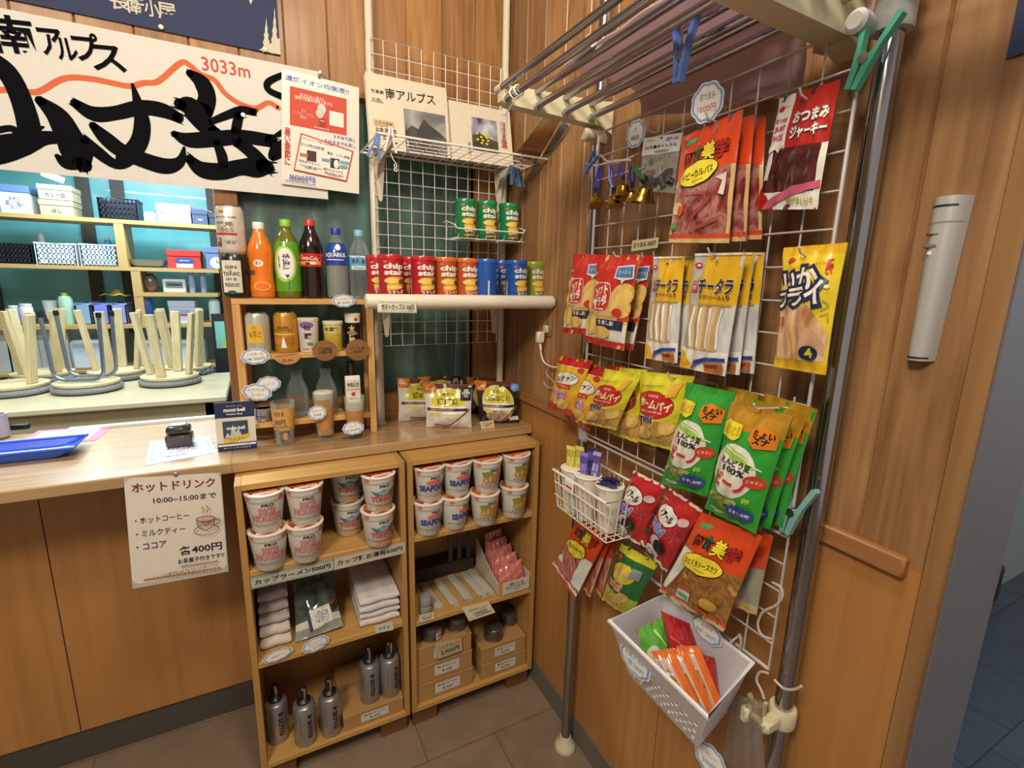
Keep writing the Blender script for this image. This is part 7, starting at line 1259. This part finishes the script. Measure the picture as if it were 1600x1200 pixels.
pk([(-.150, -1.030, zz2+.128), (-.102, -1.06, zz2+.105), (-.105, -1.145, zz2+.0), (-.155, -1.10, zz2)], .02, REDF, [('l', [(.1, .3), (.9, .5)], .04, P('#c84a4a')), ('e', .4, .5, .2, .15, P('#c87a6a'))], 'dark red film pack standing at the back of the white basket', 2)
pk([(-.138, -1.11, zz2+.09), (-.110, -1.13, zz2+.085), (-.112, -1.16, zz2+.0), (-.135, -1.15, zz2)], .014, REDF, [], 'second dark red film pack beside the wall side of the basket', 3)
for i in range(3): pk([(-.214+.026*i, -1.075-.006*i, zz2+.095), (-.184+.026*i, -1.10-.006*i, zz2+.104), (-.166+.022*i, -1.178, zz2+.012), (-.194+.022*i, -1.155, zz2+.006)], .018, lambda u, v: ORF if u > .62 or v < .12 else mat('#c8b0a0', .15, coat=.8), [('e', .35, .55, .22, .3, PAST), ('r', .1, .3, .5, .34, P('#e0d8d0')), ('r', 0.200, 0.583, 0.500, 0.617, RED)], 'orange edged clear snack pack, %s of the three in the basket' % ('nearest', 'middle', 'farthest')[i], 5+i)
cloud(lerp3(lerp3(tp[0], tp[1], .26), lerp3(bt_[0], bt_[1], .26), .38)+V((-.004, 0, 0)), (0, -1, -.02), (.12, 0, 1), .085, .05, ['お菓子 各種', '一個 200円'], 'cloud price card on the outside of the white basket', ink='#4a7ac0')
cloud(lerp3(lerp3(tp[3], tp[2], .56), lerp3(bt_[3], bt_[2], .56), .10)+V((-.006, 0, .010)), (0, -1, 0), (.1, 0, 1), .075, .046, ['おやつ', '各種 200円'], 'cloud price card on the inner back side of the white basket', cols={0: '#c85a7a'}, ink='#4a7ac0')
p = X(1110, 1188, -.16); cloud(p, (.2, -.95, -.2), (.25, 0, 1), .062, .05, ['カレー', '500円'], 'cloud price card below the white basket, cut by the frame', cols={0: '#c85a4a'}, ink='#4a7ac0')
c = [X(1145, 1085, -.10), X(1190, 1095, -.10), X(1196, 1215, -.10), X(1120, 1215, -.10)]; bag('film_bag', c, .02, glass('hazy_film', '#dfd9d2', .10, .15), [], 'empty looking clear film bag hanging below the white basket', 'film bag', seed=3)
peg(X(1186, 1122, -.09), (0, -.25, -1), (0, -1, .2), '#b8a890', 'brownish clothes peg holding the clear film bag below the basket', .06)
# loose wire hooks near the right pole
def wirehook(pts, x, lb, r=.0022): m = MB(); q = [X(px, py, x) for px, py in pts]; f = brush([tuple(p) for p in q], None, 4); m.tube([V(p) for p in f], r, mat('#c4b8ac', .4), 8); m.build('wire_hook', label=lb, cat='hook')
wirehook([(1207, 910), (1220, 918), (1222, 932), (1212, 946), (1192, 956), (1184, 975), (1190, 992), (1204, 998)], GX-.008, 'large white S hook on the low panel near the right pole')
wirehook([(1155, 990), (1158, 1005), (1155, 1020), (1159, 1030)], GX-.008, 'short white hook right of the basket rim')
wirehook([(1210, 1062), (1225, 1076), (1242, 1077), (1252, 1072)], -.075, 'white wire tie looped round the right pole')
wirehook([(1200, 1052), (1188, 1050), (1182, 1062), (1190, 1080), (1194, 1092)], GX-.008, 'thin white hook above the pole clamp')
# outlet with plug and cable on the side wall
a = X(858, 520, 0); o = thing('wall_plug', 'white plug with its cable in the socket on the side wall', 'plug', a); m = MB(); m.box((-.007, a.y-.018, a.z-.012), (0, a.y+.012, a.z+.03), mat('#8a6a48', .5), bev=.002); m.build('socket', o); m = MB(); M = frame_m(a+V((-.006, 0, .012)), (0, 1, 0), (0, 0, 1), (-1, 0, 0)); m.box((-.011, -.012, 0), (.011, .012, .012), PLAS, M, bev=.003); p = X(844, 527, -.028); m.box(p+V((-.012, -.010, -.018)), p+V((.012, .010, .018)), mat('#e0d8c6', .4), bev=.004); m.build('plug', o)
m = MB(); pts = [p+V((0, 0, -.018)), X(845, 545, -.028), X(846, 556, -.027), X(851, 567, -.025), X(862, 573, -.022), X(876, 574, -.018)]; m.tube([V(q) for q in brush([tuple(q) for q in pts], None, 5)], [.0042]*6+[.0026]*20, mat('#e0d8c6', .4), 8); m.build('cable', o)
m = MB(); pts = [X(905, 352, -.02), X(906, 380, -.02), X(918, 330, -.02)]; q = [X(922, 255, -.025), X(924, 310, -.022), X(919, 345, -.015), X(922, 380, -.012), X(926, 420, -.02)]; m.tube([V(t_) for t_ in brush([tuple(t_) for t_ in q], None, 5)], .0024, mat('#e0d8c6', .4), 8); m.build('cable', label='pale cable running down the wall beside the left chrome pole', cat='cable')
wirehook([(855, 577), (853, 582), (858, 590), (865, 597), (866, 603), (862, 606), (856, 605), (851, 600), (850, 596)], -.012, 'thin pale hook hanging below the plug cable', .0016)
# handset shaped sensor lamp
o = thing('wall_device', 'slim silver grey wall device with two buttons beside the end board', 'wall device', (-.02, -1.305, 1.35)); SIL = mat('#b4b2b0', .4, metal=.2)
tl, tr_, br, bl = X(1462, 309, 0), X(1524, 308, 0), X(1462, 563, 0), X(1420, 561, 0); zt3, zb3 = (tl.z+tr_.z)/2, (bl.z+br.z)/2; w0 = (bl.y+br.y)/2; hw1, hw0 = abs(tl.y-tr_.y)/2, abs(bl.y-br.y)/2; yc1 = (tl.y+tr_.y)/2
def dev(k, d): 
    def f(u, v):
        yc = yc1+(w0-yc1)*v; hw = (hw1+(hw0-hw1)*v)*k; a = (u-.5)*2; return V((-d*(1-abs(a)**3)-.001, yc-a*hw, zt3+(zb3-zt3)*v))
    return f
m = MB(); f = dev(1, .022); m.grid(f, 16, 24, SIL); n = len(m.v); 
for v in (0, 1): k = len(m.v); m.v += [f(i/16, v) for i in range(17)]; m.f.append(list(range(k, k+17))); m.m.append(0)
def SD(u, v, o_=0): p = f(u, v); return p+V((-o_-.0004, 0, 0))
draw(m, SD, .25, [('r', .08, .05, .82, .06, BLACK), ('r', .08, .975, .9, .985, BLACK), ('l', [(.05, .15), (.95, .15)], .004, K('#7a7876'))], base=.0006); m.build('case', o, ang=50)
for v, c, rr in ((.22, '#5a5856', 0), (.29, '#6a6c74', 1), (.335, '#e0ddd6', 2)):
    m = MB(); c0 = SD(.34, v); m.box(c0+V((-.0012, -.007+.004*(rr == 2), -.003+.0015*(rr == 0))), c0+V((.003, .008-.005*(rr == 2), .003-.0015*(rr == 0))), mat(c, .4), bev=.0015); m.build('button', o)
